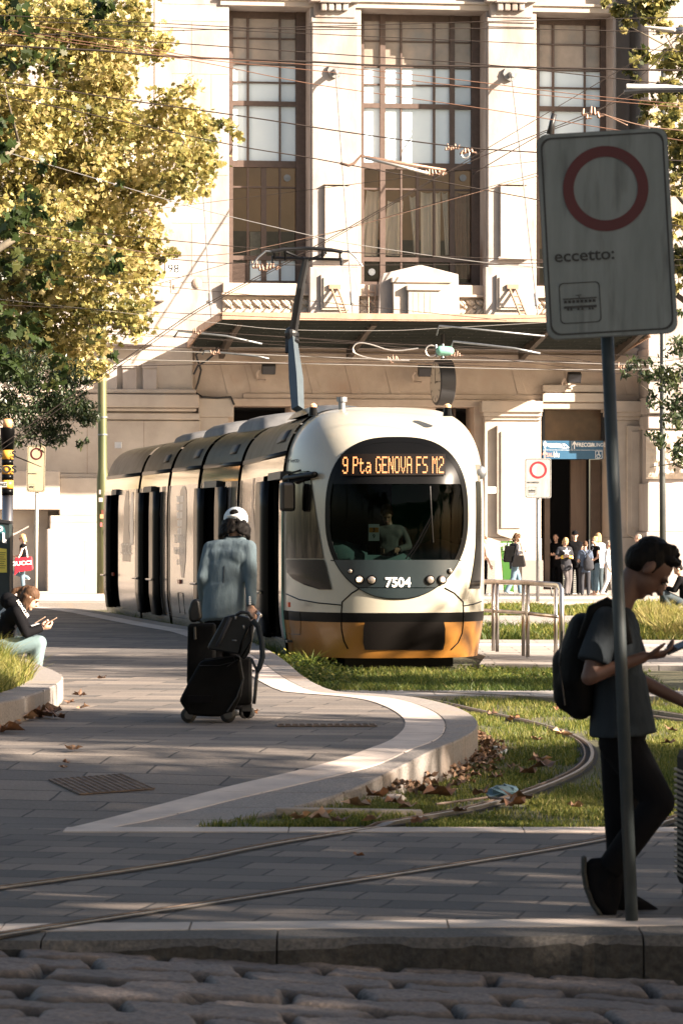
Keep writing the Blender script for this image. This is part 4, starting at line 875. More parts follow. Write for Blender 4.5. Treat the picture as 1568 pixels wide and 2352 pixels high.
def ell_pt(a, k):
    c, s = math.cos(a), math.sin(a); n = EXn(EC[1] + s); r_ = (abs(c) ** n + abs(s) ** n) ** (-1 / n); return EC[0] + EC[2] * k * c * r_, EC[1] + EC[3] * k * s * r_
def proj(p): return CX + p.x / p.y * F, HY - (p.z - CH) / p.y * F
def nose_band(name, z0, z1, nz, m, hole=False):
    mb = MB(); rows = []
    for i in range(nz + 1):
        t = i / nz; z = z0 + (z1 - z0) * (math.sin(t * math.pi / 2) ** .8 if z1 > 3.2 else t)
        q = (z - ZC_) / (3.35 - ZC_) if z > ZC_ else 0; wz = hw(z); row = []
        for j in range(81):
            ph = (j / 80 - .5) * math.pi; lx = wz * math.sin(ph); row.append(CW(lx, z, fwd(lx * .9999, z) if abs(j - 40) < 40 else 0.))
        row = [CW(-wz, z, -.28)] + row + [CW(wz, z, -.9)]; rows.append(row)
    base = 0; n = len(rows[0])
    for r_ in rows: mb.v += [tuple(p) for p in r_]
    for i in range(nz):
        for j in range(n - 1):
            ids = (i * n + j, i * n + j + 1, (i + 1) * n + j + 1, (i + 1) * n + j)
            if hole:
                c = sum((Vector(mb.v[k]) for k in ids), Vector()) / 4
                if ell_in(*proj(c), .955): continue
            mb.f.append(ids)
    o = mb.obj(name, m, tram, True); return o
cabs = nose_band('cab_shell', .73, 3.35, 90, CREAM, True)
nose_band('black_stripe', .61, .728, 4, GASK); nose_band('bumper_skirt', .16, .608, 16, ORANGE)
def rowpatch(name, rows, m, e=.012, n=16, par=None, smooth=True):   # rows: (y, xl, xr)
    mb = MB(); vs = []
    for y, a, c in rows: vs.append([NP(a + (c - a) * k / n, y, e)[0] for k in range(n + 1)])
    for r_ in vs: mb.v += [tuple(p) for p in r_]
    for i in range(len(vs) - 1):
        for k in range(n): mb.f.append((i * (n + 1) + k, (i + 1) * (n + 1) + k, (i + 1) * (n + 1) + k + 1, i * (n + 1) + k + 1))
    return mb.obj(name, m, par or tram, smooth)
def erow(y, k=1.):
    n = EXn(y); q = 1 - (abs(y - EC[1]) / (EC[3] * k)) ** n; x = EC[2] * k * max(0, q) ** (1 / n); return (y, EC[0] - x, EC[0] + x)
yr = lambda a, c, n: [a + (c - a) * i / n for i in range(n + 1)]
mb = MB(); N_ = 96
for k in (.935, 1.0):
    for i in range(N_): a = 2 * math.pi * i / N_; mb.v.append(tuple(NP(*ell_pt(a, k), .014)[0]))
for i in range(N_): mb.f.append((i, (i + 1) % N_, N_ + (i + 1) % N_, N_ + i))
ws = mb.obj('windscreen_surround', GASK, tram, True)
rowpatch('destination_glass', [erow(y, .94) for y in yr(1016.4, 1112, 16)], GASK, .012, 24)
WSG = glass_mat('windscreen_glass', (.27, .34, .31), .12, .01)
rowpatch('windscreen', [erow(y, .94) for y in yr(1112, 1288, 20)], WSG, .0, 24)
rowpatch('lamp_panel', [erow(y, .985) for y in yr(1286, 1349, 8)], TEAL, .02, 24)
rowpatch('lower_lip', [erow(y, .99) for y in yr(1351, 1374, 6)], TEAL, .018, 20)
# seams
def seam(pts, r_=.006, m=GASK, name='panel_seam'):
    mb = MB(); q = []
    for a, c in zip(pts, pts[1:]):
        for k in range(6): q.append(NP(a[0] + (c[0] - a[0]) * k / 6, a[1] + (c[1] - a[1]) * k / 6, .002)[0])
    q.append(NP(*pts[-1], .002)[0]); mb.tube(q, r_, 5); return mb.obj(name, m, tram)
D_ = lambda x, y: (602.8 + x * .3661, 890 + y * .3661)
seam([D_(612, 1258), D_(560, 1290), D_(500, 1345), D_(492, 1440), D_(496, 1520), D_(510, 1590), D_(535, 1640)], .010)
seam([D_(1140, 1258), D_(1200, 1290), D_(1255, 1345), D_(1260, 1440), D_(1250, 1540), D_(1225, 1600), D_(1180, 1645)], .010)
seam([D_(150, 1295), D_(230, 1330), D_(350, 1352), D_(492, 1365)], .008); seam([D_(1262, 1370), D_(1320, 1360), D_(1370, 1342)], .008)
seam([D_(725, 1088), D_(800, 1130), D_(870, 1187)], .003); seam([D_(890, 1187), D_(950, 1135), D_(1010, 1088)], .003); seam([(760, 1287.5), (850, 1287.5), (990, 1287.5), (1058, 1287.5)], .006)
seam([D_(165, 1400), D_(235, 1410), D_(240, 1480), D_(238, 1550), D_(165, 1545)], .004)
# side glass of the cab
rowpatch('cab_side_window', [(1082, 664, 712), (1110, 662, 716), (1150, 660, 722), (1190, 659, 728), (1230, 659, 735), (1270, 658, 742), (1283, 658, 745)], CHROME, .014, 14)
rowpatch('cab_side_window_lower', [(1285, 659, 745), (1300, 659, 750), (1315, 661, 753), (1330, 675, 757), (1343, 700, 760), (1354, 735, 763)], DGLASS, .015, 12)
rowpatch('cab_side_window', [(1105, 1091, 1101), (1150, 1092, 1103), (1200, 1092, 1103), (1250, 1091, 1103), (1290, 1087, 1103), (1320, 1082, 1102), (1352, 1076, 1100)], DGLASS, .012, 6)
# coupler opening: black patch proud of the skirt, recess shade in its colour
COUP = mat('coupler_dark_patch', (.004, .003, .0025), rough=.8, spec=.1)
cp = rowpatch('coupler_dark_patch', [(1428, 838, 1018), (1445, 835, 1021), (1475, 834, 1020), (1492, 838, 1016)], COUP, .015, 16)
mb = MB(); p, n_ = NP(915, 1462, .03); M_ = face_M(p, n_); mb.box(-.28, .28, -.05, .05, 0, .1, M_); mb.box(-.1, .1, -.09, .07, .05, .2, M_); mb.obj('coupler', mat('coupler_metal', (.05, .02, .012), (.03, .015, .01), 10, .6), cp)
# LED display: 5 x 9 dot glyphs
GL = {'9': '01110 10001 10001 10001 01111 00001 00001 10001 01110', 'P': '11110 10001 10001 10001 11110 10000 10000 10000 10000', 't': '00000 01000 01000 11110 01000 01000 01000 01001 00110', 'a': '00000 00000 00000 01110 00001 01111 10001 10011 01101',
 'G': '01110 10001 10000 10000 10011 10001 10001 10001 01110', 'E': '11111 10000 10000 10000 11110 10000 10000 10000 11111', 'N': '10001 11001 11001 10101 10101 10011 10011 10001 10001', 'O': '01110 10001 10001 10001 10001 10001 10001 10001 01110', 'V': '10001 10001 10001 10001 10001 10001 01010 01010 00100',
 'A': '01110 10001 10001 10001 11111 10001 10001 10001 10001', 'F': '11111 10000 10000 10000 11110 10000 10000 10000 10000', 'S': '01111 10000 10000 10000 01110 00001 00001 00001 11110', 'M': '10001 11011 10101 10101 10001 10001 10001 10001 10001', '2': '01110 10001 00001 00001 00110 01000 10000 10000 11111', ' ': ' '.join(['000'] * 9)}
LED = mat('led_orange', (.02, .01, .0), emis=(1, .36, .12), es=.5)
mb = MB(); back = MB(); s = '9 Pta GENOVA FS M2'; x = 790.; tot = sum((3.4 if c == ' ' else 6) for c in s); ux = (1017 - 789) / tot; led_parent = None
lp = bpy.data.objects.new('led_display', None); link(lp); lp.parent = tram; lp['o'] = tram['o']
for c in s:
    rows = GL[c].split(); mb = MB()
    for j, row in enumerate(rows):
        for i, bit in enumerate(row):
            if bit == '1':
                X, Y = x + i * ux, 1053 + j * 4.15; a = [NP(X + q[0] * ux * .86, Y + q[1] * 3.7, .045)[0] for q in ((0, 0), (1, 0), (1, 1), (0, 1))]; mb.poly(a[::-1])
    x += (3.4 if c == ' ' else 6) * ux
    if mb.v: mb.obj('led_lettering', LED, lp)
rowpatch('led_screen', [(y, 785, 1020) for y in (1046, 1060, 1075, 1094)], mat('led_screen', (.006, .004, .003), rough=.5, spec=.1), .036, 12, lp)
# fleet number, lamps
p, n_ = NP(913, 1338.5, .024); text('fleet_number', '7504', WHITE, .118, face_M(p, n_), tram, .03, sx=.98)
LG = mat('lamp_glass', (.35, .30, .26), rough=.08, metal=.6); LIT = mat('lit_headlamp', (.9, .8, .6), emis=(1, .72, .4), es=4.)
for x, y, r_, lit in ((826.5, 1331, .062, 1), (854, 1332, .062, 0), (985.5, 1331.5, .062, 0), (1012, 1331.5, .062, 1), (806.7, 1311.7, .036, 0), (1030, 1311.7, .036, 0)):
    p, n_ = NP(x, y, .02); M_ = face_M(p, n_); mb = MB(); mb.lathe((0, 0, 0), [(r_, 0), (r_, .02), (r_ * .8, .022)], 20); mb.v = [tuple(M_ @ Vector(q)) for q in mb.v]
    h = mb.obj('headlight' if r_ > .05 else 'marker_light', GASK, tram); mb = MB(); mb.ell((0, 0, .018), r_ * .78, r_ * .78, .02, 16, 8); mb.v = [tuple(M_ @ Vector(q)) for q in mb.v]; mb.obj('lamp_lens', LG, h, True, org=tram['o'])
    if lit: mb = MB(); mb.ell((0, 0, .036), r_ * .42, r_ * .42, .008, 12, 6); mb.v = [tuple(M_ @ Vector(q)) for q in mb.v]; mb.obj('bulb', LIT, h, True, org=tram['o'])
for x, y in ((719, 937), (1027, 938)):
    p = P(x, y, 43.0); mb = MB(); mb.lathe(p - Vector((0, 0, .10)), [(.06, 0), (.05, .07), (.045, .11)], 12); h = mb.obj('roof_marker_lamp', GASK, tram); mb = MB(); mb.lathe(p, [(.045, 0), (.045, .04), (.02, .06)], 12); mb.obj('lamp_lens', mat('amber_lens' + str(x), (.8, .45, .25), rough=.2), h, org=tram['o'])
# wiper
seam([(931, 1284), (955, 1250), (990, 1184)], .009, GASK, 'wiper_arm'); seam([(938, 1286), (965, 1245), (995, 1184)], .006, GASK, 'wiper_arm'); seam([(987, 1117), (990, 1180), (994, 1246)], .010, GASK, 'wiper_blade')
mb = MB(); mb.slab([CW(-.7, .03, .9), CW(.7, .03, .9), CW(.9, .03, -1.2), CW(-.9, .03, -1.2)], (0, 0, .25)); mb.obj('underbody_shade', GASK, tram)  # black slab stands in for the shade under the cab
# cabin interior
mb = MB(); f0 = [CW(-1.12, .9, -.6), CW(1.12, .9, -.6), CW(1.12, 3.0, -.6), CW(-1.12, 3.0, -.6)]; mb.poly(f0); mb.obj('cabin_wall', mat('dark_cabin_wall', (.02, .03, .025), rough=.7), tram)
mb = MB(); mb.poly([CW(.22, 1.0, -.55), CW(1.0, 1.0, -.55), CW(1.0, 2.45, -.55), CW(.22, 2.45, -.55)]); mb.poly([CW(-1.0, 1.0, -.55), CW(-.75, 1.0, -.55), CW(-.75, 2.4, -.55), CW(-1.0, 2.4, -.55)]); mb.obj('green_partition', GREEN, tram)
mb = MB()
def dash(u, v):
    lx = -1.0 + 2.0 * u; a = v * math.pi * .5; return CW(lx, 1.15 + (.42 + .08 * math.sin(u * 9.4) ** 2) * math.sin(a), 1.05 * (1 - abs(2 * u - 1) ** 3 * .5) * math.cos(a * .9))
mb.grid(dash, 24, 8); mb.obj('dashboard', mat('dash_teal', (.06, .095, .10), (.08, .12, .125), 3, .5), tram, True)
pc, n_ = NP(857.5, 1223, -.05); M_ = face_M(pc, (-.1, -1, 0)); rc = bpy.data.objects.new('route_card', None); link(rc); rc.parent = tram; rc['o'] = tram['o']
mb = MB(); mb.box(-.068, .068, -.105, .105, -.004, 0, M_); mb.obj('card', WHITE, rc); mb = MB(); mb.box(-.06, .06, 0.0, .062, .001, .004, M_); mb.obj('orange_field', mat('card_orange', (.75, .28, .05), rough=.5), rc)
text('card_lettering', '3', BLACKP, .05, M_ @ Matrix.Translation((0, .031, .006)), rc, .02); text('card_lettering', '9', BLACKP, .05, M_ @ Matrix.Translation((0, -.05, .006)), rc, .02)
mb = MB(); mb.box(-.08, .08, -.28, -.1, -.05, -.01, M_); mb.obj('card_holder', GASK, rc)
# articulated modules
TLm = [(-.749, 43.6), (-1.525, 50.4), (-2.25, 53.4), (-2.88, 56.4), (-3.58, 59.9), (-4.5, 64.4)]
W_ = 1.24
class Mod:
    def __init__(s, k, g0=.0, g1=.18):
        s.a = Vector((*TLm[k], 0)); e = Vector((*TLm[k + 1], 0)); s.L = (e - s.a).length; s.b = (e - s.a).normalized(); s.r = Vector((s.b.y, -s.b.x, 0)); s.t0 = g0; s.t1 = s.L - g1
    def pt(s, t, sx, z, o=0.): 
        return s.a + s.b * t + s.r * (1.2 + sx) + Vector((0, 0, z))
    def left(s, t, z, o=0.): return s.pt(t, -(hw(z) - .04 + o), z)
    def t(s, px):
        k = (px - CX) / F; return (k * s.a.y - s.a.x) / (s.b.x - k * s.b.y)
    def patch(s, name, t0, t1, z0, z1, m, o=0., nz=6, par=None, thick=0):
        mb = MB(); mb.grid(lambda u, v: s.left(t0 + (t1 - t0) * u, z0 + (z1 - z0) * v, o), 2, nz)
        if thick:
            n = len(mb.v); inner = [s.left(t0 + (t1 - t0) * u / 2, z0 + (z1 - z0) * v / nz, o - thick) for u in range(3) for v in range(nz + 1)]
            rim = [0 * (nz + 1) + v for v in range(nz + 1)] + [u * (nz + 1) + nz for u in (1, 2)] + [2 * (nz + 1) + v for v in range(nz - 1, -1, -1)] + [(nz + 1)]
            mb.v += [tuple(p) for p in inner]
            for a_, c_ in zip(rim, rim[1:] + rim[:1]): mb.f.append((a_, c_, c_ + n, a_ + n))
        return mb.obj(name, m, par or tram, True)
def roofstrip(md, t0, t1, zlo, m, name='roof', o=0.):
    mb = MB(); zs = [zlo + (3.35 - zlo) * math.sin(i / 14 * math.pi / 2) for i in range(15)]
    prof = [(-(hw(z) - .04 + o), z + o) for z in zs]; prof[-1] = (0, 3.35 + o); prof += [(-x, z) for x, z in prof[-2::-1]]
    mb.grid(lambda u, v: md.pt(t0 + (t1 - t0) * u, *prof[int(round(v * (len(prof) - 1)))]), 3, len(prof) - 1); return mb.obj(name, m, tram, True)
side_m = [BEIGE, BEIGE, SILV, GREYW, GREYW]; mods = []
for k in range(5):
    md = Mod(k, .25 if k == 0 else .14, .16 if k < 4 else 0); mods.append(md); t0, t1 = md.t0, md.t1
    roofstrip(md, t0, t1, 2.78, ROOFM); n = max(2, int((t1 - t0) / .8))
    for i in range(1, n): tt = t0 + (t1 - t0) * i / n; roofstrip(md, tt - .008, tt + .008, 2.80, GASK, 'roof_seam', .004)
    md.patch('roof_gutter', t0, t1, 2.73, 2.79, GASK, .012, 2, thick=.03)
    md.patch('mirror_strip', t0, t1, 2.50, 2.73, STRIPM, .0, 3)
    # right side, ends
    mb = MB(); mb.grid(lambda u, v: md.pt(t0 + (t1 - t0) * u, hw(.15 + 2.65 * v) - .04, .15 + 2.65 * v), 1, 10); mb.obj('side_wall', side_m[k], tram, True)
    mb = MB(); mb.poly([md.pt(t1, -(hw(z) - .06), z) for z in (.2, 1, 2, 2.6, 3, 3.2)] + [md.pt(t1, (hw(z) - .06), z) for z in (3.2, 3, 2.6, 2, 1, .2)]); mb.obj('end_wall', GASK, tram)
    mb = MB()
    for (ta, tb) in ((t0, t1),): a_, b_, c_, d_ = md.pt(ta, -.95, .03), md.pt(tb, -.95, .03), md.pt(tb, .95, .03), md.pt(ta, .95, .03); mb.slab([a_, b_, c_, d_], (0, 0, .3))
    mb.obj('underbody_shade', GASK, tram)  # black box keeps the underside dark in place of shade
    if k < 4:   # bellows
        m2 = Mod(k + 1); ms = Mod(k); mb = MB(); prof = [(-(hw(z) - .10), z - .03) for z in (.3, 1, 2, 2.5, 2.8, 3.0, 3.15, 3.25, 3.3)]; prof += [(-x, z) for x, z in prof[::-1]]; nn = 6
        def bel(u, v):
            i = int(round(v * (len(prof) - 1))); x, z = prof[i]; j = .03 * math.cos(u * math.pi * nn); p = ms.pt(md.t1 - .02, x * (1 + j * .6), z); q = m2.pt(.16, x * (1 + j * .6), z); return p.lerp(q, u)
        mb.grid(bel, nn * 2, len(prof) - 1); mb.obj('bellows', RUBBER, tram)
# open interior strip seen through doors
def door(md, x_leafA, x_open, x_leafB, green=None):
    """pixel positions of left leaf, opening and right leaf along the side"""
    (a0, a1), (o0, o1) = x_leafA, x_open; T = md.t
    def leaf(x0, x1):
        ta, tb = sorted((T(x0), T(x1))); o = md.patch('door_leaf', ta, tb, .33, 2.42, GASK, .09, 6, thick=.06); md.patch('door_glass', ta + .06, tb - .06, .95, 2.30, CHROME, .10, 5, par=o).parent = o
        md.patch('door_panel', ta + .06, tb - .06, .42, .90, SILV, .10, 3, par=o); mb = MB(); mb.tube([md.left(tb - .05, .93, .14), md.left(ta + .05, .93, .14)], .02, 6); mb.obj('handle', STEEL, o, org=tram['o'])
    if a1 > a0: leaf(a0, a1)
    if x_leafB: leaf(*x_leafB)
    ta, tb = sorted((T(o0), T(o1)))
    md.patch('doorway', ta, tb, .30, 2.46, DARK, -.45, 4)
    for z in (.32,): mb = MB(); mb.slab([md.left(ta, z, 0), md.left(tb, z, 0), md.left(tb, z, -.5), md.left(ta, z, -.5)], (0, 0, .03)); mb.obj('step', BLACKM, tram)
    mb = MB(); mb.poly([md.left(tb, .33, -.02), md.left(tb, 2.4, -.02), md.left(tb, 2.4, -.45), md.left(tb, .33, -.45)]); mb.obj('door_jamb', GASK, tram)
    if green:
        tg0, tg1 = sorted((T(green[0]), T(green[1]))); md.patch('green_door_edge', tg0, tg1, .34, 2.35, GREEN, -.06, 3)
    mb = MB(); mb.box(0, 1, 0, 1, 0, 1); mb.v = [tuple(md.left(ta + (tb - ta) * x, 2.42 + .10 * z, .06 - .2 * y)) for x, y, z in mb.v]; mb.obj('door_gear', BLACKM, tram)
def body(md, segs, m, z0=.34, z1=2.50):
    for x0, x1 in segs:
        ta, tb = sorted((md.t(x0) if x0 else md.t1, md.t(x1) if x1 else md.t0)); md.patch('body_side', ta, tb, z0, z1, m, 0., 10)
def skirt(md, m=SILV):
    md.patch('skirt', md.t0, md.t1, .16, .335, m, 0., 2); n = int((md.t1 - md.t0) / .6)
    for i in range(0, n, 2): md.patch('yellow_edge', md.t0 + i * .6 + .1, md.t0 + i * .6 + .6, .09, .155, ORANGE, -.02, 1)
m0, m1, m2_, m3, m4 = mods
body(m0, [(None, 602), (640, None)], BEIGE); door(m0, (600, 621), (622, 651), None, (630, 638)); skirt(m0)
body(m1, [(None, 466), (515, None)], GREYW); door(m1, (457, 473), (474, 503), (505, 524), (484, 493)); skirt(m1)
body(m2_, [(None, None)], SILV); skirt(m2_)
body(m3, [(None, 326), (365, None)], GREYW); door(m3, (322, 334), (335, 353), (354, 369), (339, 345)); skirt(m3)
body(m4, [(None, 254), (272, None)], GREYW); door(m4, (249, 258), (262, 272), None); skirt(m4)
# black door-side frames at module ends, vents, panels, markers, wraps
for md, xs in ((m0, ((550, 554),)), (m1, ((459, 462), (530, 541))), (m2_, ((387, 390),)), (m3, ((320, 323), (371, 378))), (m4, ((311, 315),))):
    for a_, c_ in xs: ta, tb = sorted((md.t(a_), md.t(c_))); md.patch('black_pillar', ta, tb, .34, 2.50, GASK, .006, 6)
for md, xa, xb, z0, z1 in ((m0, 617, 635, 2.93, 3.08), (m1, 512, 526, 2.92, 3.06), (m2_, 429, 442, 2.92, 3.06), (m3, 362, 372, 2.92, 3.04)):
    ta, tb = sorted((md.t(xa), md.t(xb))); md.patch('roof_vent', ta, tb, z0, z1, BLACKM, .02, 3, thick=.03)
ta, tb = m2_.t(395), m2_.t(440); md = m2_
REDL = mat('red_reflector', (.35, .05, .02), rough=.3)
def sidebox(md, px, z, w_, h, m, name, o=.03):
    t = md.t(px); mb = MB(); mb.box(0, 1, 0, 1, 0, 1); mb.v = [tuple(md.left(t - w_ / 2 + w_ * x, z - h / 2 + h * z_, o - .03 * y)) for x, y, z_ in mb.v]; return mb.obj(name, m, tram)
sidebox(m2_, 414, .93, .22, .07, REDL, 'side_marker'); sidebox(m4, 262, .95, .12, .06, REDL, 'side_marker'); sidebox(m4, 247, .9, .12, .06, REDL, 'side_marker'); sidebox(m0, 660, .82, .2, .06, REDL, 'side_marker', .0)
for md, px, z, a_, c_ in ((m2_, 415, .58, .5, .34), (m0, 577, .58, .6, .3)):
    t = md.t(px); mb = MB(); q = [md.left(t + a_ * x, z + c_ * y, .004) for x, y in ((-.5, -.5), (.5, -.5), (.5, .42), (.42, .5), (-.42, .5), (-.5, .42), (-.5, -.5))]; mb.tube(q, .006, 5); mb.obj('hatch_outline', GASK, tram)
PR = mat('wrap_print_pale', (.62, .58, .54), rough=.3, metal=.2); PD = mat('wrap_print_brown', (.20, .13, .10), (.30, .21, .17), 5, .3)
def sidetext(md, s, px, z, h, m, sx=1.):
    t = md.t(px); p = md.left(t, z, .008); text('wrap_lettering', s, m, h, face_M(p, -md.r), tram, .01, sx=sx)
sidetext(m2_, 'RE-OPENING', 413, 1.62, .14, PR, .95); sidetext(m2_, 'FROM SEPTEMBER 10', 413, 1.42, .12, PR, .75); sidetext(m2_, 'RE-OPENING', 413, 1.24, .09, PR, .8)
for i in range(6):
    for j in range(2): t = m2_.t(413); w2_ = .36 - i * .035; mb = MB(); q = [m2_.left(t + x, 2.32 - i * .13 + y, .006) for x, y in ((-w2_ + j * w2_, -.10), (-w2_ + j * w2_ + w2_ * .85, -.10), (-w2_ + j * w2_ + w2_ * .9, 0), (-w2_ + j * w2_, 0))]; mb.poly(q); mb.obj('wrap_print', PR, tram)
# soft printed figures on the wraps (abstract tall shapes)
def blobprint(md, px, zs, m):
    t = md.t(px); mb = MB(); L_ = [md.left(t - w_, z, .005) for z, w_ in zs]; R_ = [md.left(t + w_, z, .005) for z, w_ in zs]
    for i in range(len(zs) - 1): mb.quad(L_[i], R_[i], R_[i + 1], L_[i + 1])
    mb.obj('wrap_figure', m, tram, True)
blobprint(m0, 580, [(2.5, .1), (2.3, .16), (2.1, .14), (1.9, .3), (1.6, .5), (1.3, .42), (1.1, .3)], PD)
blobprint(m2_, 420, [(2.48, .1), (2.4, .3), (2.1, .42), (1.7, .36), (1.3, .3), (1.0, .12)], mat('wrap_print_tan', (.36, .31, .27), rough=.3, metal=.3))
blobprint(m4, 291, [(2.48, .15), (2.2, .35), (1.8, .32), (1.5, .5), (1.2, .5)], PD); blobprint(m4, 303, [(2.45, .1), (2.2, .2), (1.8, .22), (1.5, .2)], PR); sidetext(m4, 'UNPREDICTABLE', 290, 1.42, .2, PR, .7); sidetext(m0, 'OUT', 586, 1.3, .2, PR, .6)
p = CW(-1.2, 2.6, .12); text('side_lettering', 'Sirietto', BLACKP, .055, face_M(P(678, 1058, 43.38) + Vector((-.03, -.05, 0)), (-.62, -.78, .0)), tram, .02, sx=1.25)
# mirror housing and mirror
mb = MB(); mb.cap(P(662, 1100, 43.3), P(722, 1090, 42.75), .075, .05, .8); mb.obj('mirror_arm', GASK, tram, True)
p = P(660, 1141, 43.05); mb = MB(); M_ = Matrix.Translation(p) @ Matrix.Rotation(.35, 4, 'Z'); mb.box(-.10, .10, -.06, .06, -.185, .185, M_); mb.obj('mirror', mat('mirror_black', (.012, .012, .014), rough=.3), tram, bevel=.04)
mb = MB(); mb.tube([P(664, 1118, 43.1), P(664, 1088, 43.2), P(690, 1080, 43.0)], .014, 6); mb.obj('mirror_bracket', GASK, tram)
p = P(1101, 1085, 43.2); mb = MB(); mb.ell(p, .09, .06, .09, 14, 8); mb.obj('side_camera', GALV, tram, True); mb = MB(); mb.box(p.x - .12, p.x, p.y - .05, p.y + .05, p.z - .12, p.z + .1); mb.obj('camera_bracket', SILV, tram)
# roof gear
mb = MB(); md = m0
def fair(u, v):
    t = .2 + 2.6 * u; a = math.pi * v; x = -.42 - .46 * math.cos(a); return md.pt(t, x, 3.26 + .15 * math.sin(a) ** .6 * min(1, u * 3 + .15) * min(1, (1 - u) * 3 + .15))
mb.grid(fair, 14, 12); mb.obj('roof_fairing', TEAL, tram, True)
p = P(785, 930, 43.6); mb = MB(); mb.lathe(p - Vector((0, 0, .1)), [(.045, 0), (.045, .14), (.068, .14), (.068, .2)], 14); mb.obj('roof_antenna', GALV, tram)
for md, t0, t1, h in ((m1, .3, 2.6, .22), (m2_, .3, 2.6, .20), (m3, .5, 2.8, .14)):
    mb = MB(); mb.grid(lambda u, v: md.pt(t0 + (t1 - t0) * u, -.75 * math.cos(math.pi * v), 3.22 + (h + .12) * math.sin(math.pi * v) ** .5 * min(1, u * 5) * min(1, (1 - u) * 5)), 12, 10); mb.obj('roof_equipment_cover', mat('roof_cover_grey' + str(h), (.10, .10, .10), (.14, .14, .14), 5, .6), tram, True)
p = P(272, 1023, 62); mb = MB(); mb.box(p.x - .06, p.x + .06, p.y - .06, p.y + .06, p.z - .05, p.z + .06); mb.obj('roof_marker_lamp', WHITE, tram)
# pantograph
PA = mat('pantograph_blue_grey', (.055, .07, .08), (.07, .09, .10), 4, .4, metal=.3); pd = 46.2
pant = bpy.data.objects.new('pantograph', None); link(pant); pant.parent = tram; pant['o'] = tram['o']
mb = MB(); pts = [P(684, 940, pd - .3), P(680, 870, pd), P(671, 770, pd + .4)]; mb.tube(pts, [.085, .10, .06], 4); mb.obj('lower_arm', PA, pant)
mb = MB(); mb.cap(P(669, 765, pd + .4), P(669, 778, pd + .4), .09, .07); mb.tube([P(655, 772, pd + .4), P(686, 772, pd + .4)], .05, 8); mb.tube([P(660, 775, pd + .4), P(659, 810, pd + .3)], .03, 6); mb.tube([P(679, 775, pd + .4), P(682, 785, pd + .3)], .03, 6); mb.obj('knee_joint', BLACKM, pant)
mb = MB(); mb.tube([P(674, 760, pd + .4), P(690, 660, pd + .1), P(704, 592, pd)], [.062, .058, .05], 8); mb.obj('upper_arm', BLACKM, pant)
mb = MB()
for dd_ in (-.12, .12): mb.tube([P(624, 578, pd + dd_), P(650, 573, pd + dd_), P(706, 570, pd + dd_), P(760, 574, pd + dd_), P(786, 579, pd + dd_)], .028, 6)
mb.tube([P(626, 592, pd), P(784, 596, pd)], .022, 6); mb.tube([P(704, 600, pd), P(655, 578, pd)], .02, 6); mb.tube([P(704, 600, pd), P(750, 580, pd)], .02, 6)
for x in (630, 655, 740, 780): mb.tube([P(x, 575, pd - .12), P(x, 596, pd), P(x, 575, pd + .12)], .016, 5)
for x, y in ((627, 600), (784, 605)): mb.cap(P(x, y - 10, pd), P(x, y + 2, pd), .022)
mb.obj('collector_head', BLACKM, pant)
mb = MB()
for sgn, x0 in ((-1, 628), (1, 782)):
    for dd_ in (-.12, .12): mb.tube([P(x0, 578, pd + dd_), P(x0 + sgn * 18, 577, pd + dd_), P(x0 + sgn * 36, 592, pd + dd_), P(x0 + sgn * 50, 612, pd + dd_)], .014, 6)
mb.obj('collector_horn', GALV, pant)
# ------------------------------------------------------------ people
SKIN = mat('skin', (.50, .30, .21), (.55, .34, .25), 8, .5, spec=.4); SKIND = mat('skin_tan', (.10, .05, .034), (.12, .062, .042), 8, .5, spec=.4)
def hairm(n, c, c2): return mat(n, c, c2, 30, .6, spec=.12, stretch=(1, 1, .3), bump=.012, bscale=45)
HBLACK = hairm('hair_black', (.003, .0025, .002), (.007, .005, .004)); HBROWN = hairm('hair_brown', (.05, .028, .016), (.11, .06, .035)); HBLOND = hairm('hair_blond', (.36, .22, .10), (.50, .34, .18)); HGREY = hairm('hair_grey', (.2, .17, .14), (.3, .27, .24))
def cloth(n, c, c2=None, b=.006, bs=9., rough=.85): return mat(n, c, c2 or tuple(x * 1.25 for x in c), 5, rough, bump=b, bscale=bs, sheen=.0, spec=.06)
CBLACK = cloth('black_cloth', (.005, .005, .006)); CDARK = cloth('charcoal_cloth', (.035, .036, .042)); CGREY = mat('dark_grey_tee', (.022, .027, .032), (.03, .036, .042), 5, .85, bump=.025, bscale=5., stretch=(1.5, 1.5, .6), spec=.06, detail=3); JEANS = cloth('jeans', (.10, .16, .21), (.16, .23, .28)); DJEANS = cloth('dark_jeans', (.05, .065, .075)); CWHITE = cloth('white_cloth', (.70, .68, .66)); CLBLUE = cloth('light_blue_cloth', (.36, .43, .50), (.42, .49, .55)); CNAVY = cloth('slate_tee', (.07, .09, .13)); CGR2 = cloth('grey_trousers', (.11, .10, .10)); BAGM = cloth('bag_nylon', (.004, .004, .004), (.007, .007, .0075), .003, 30, .65)
BLAZER = mat('pale_blue_blazer', (.10, .135, .155), (.125, .165, .19), 5, .85, bump=.03, bscale=4.5, stretch=(1.6, 1.6, .5), spec=.06, detail=3)
EYE = mat('eye', (.02, .015, .012), rough=.15)
DEF = dict(pelvis=(0, 0, .94), waist=(0, 0, 1.08), chest=(0, .0, 1.29), neck=(0, -.01, 1.46), head=(0, .02, 1.625), hipL=(-.085, 0, .90), hipR=(.085, 0, .90), kneeL=(-.10, .02, .50), kneeR=(.10, .02, .50), ankL=(-.10, -.02, .08), ankR=(.10, -.02, .08),
           shL=(-.175, 0, 1.40), shR=(.175, 0, 1.40), elL=(-.225, -.03, 1.12), elR=(.225, -.03, 1.12), wrL=(-.235, .05, .88), wrR=(.235, .05, .88))
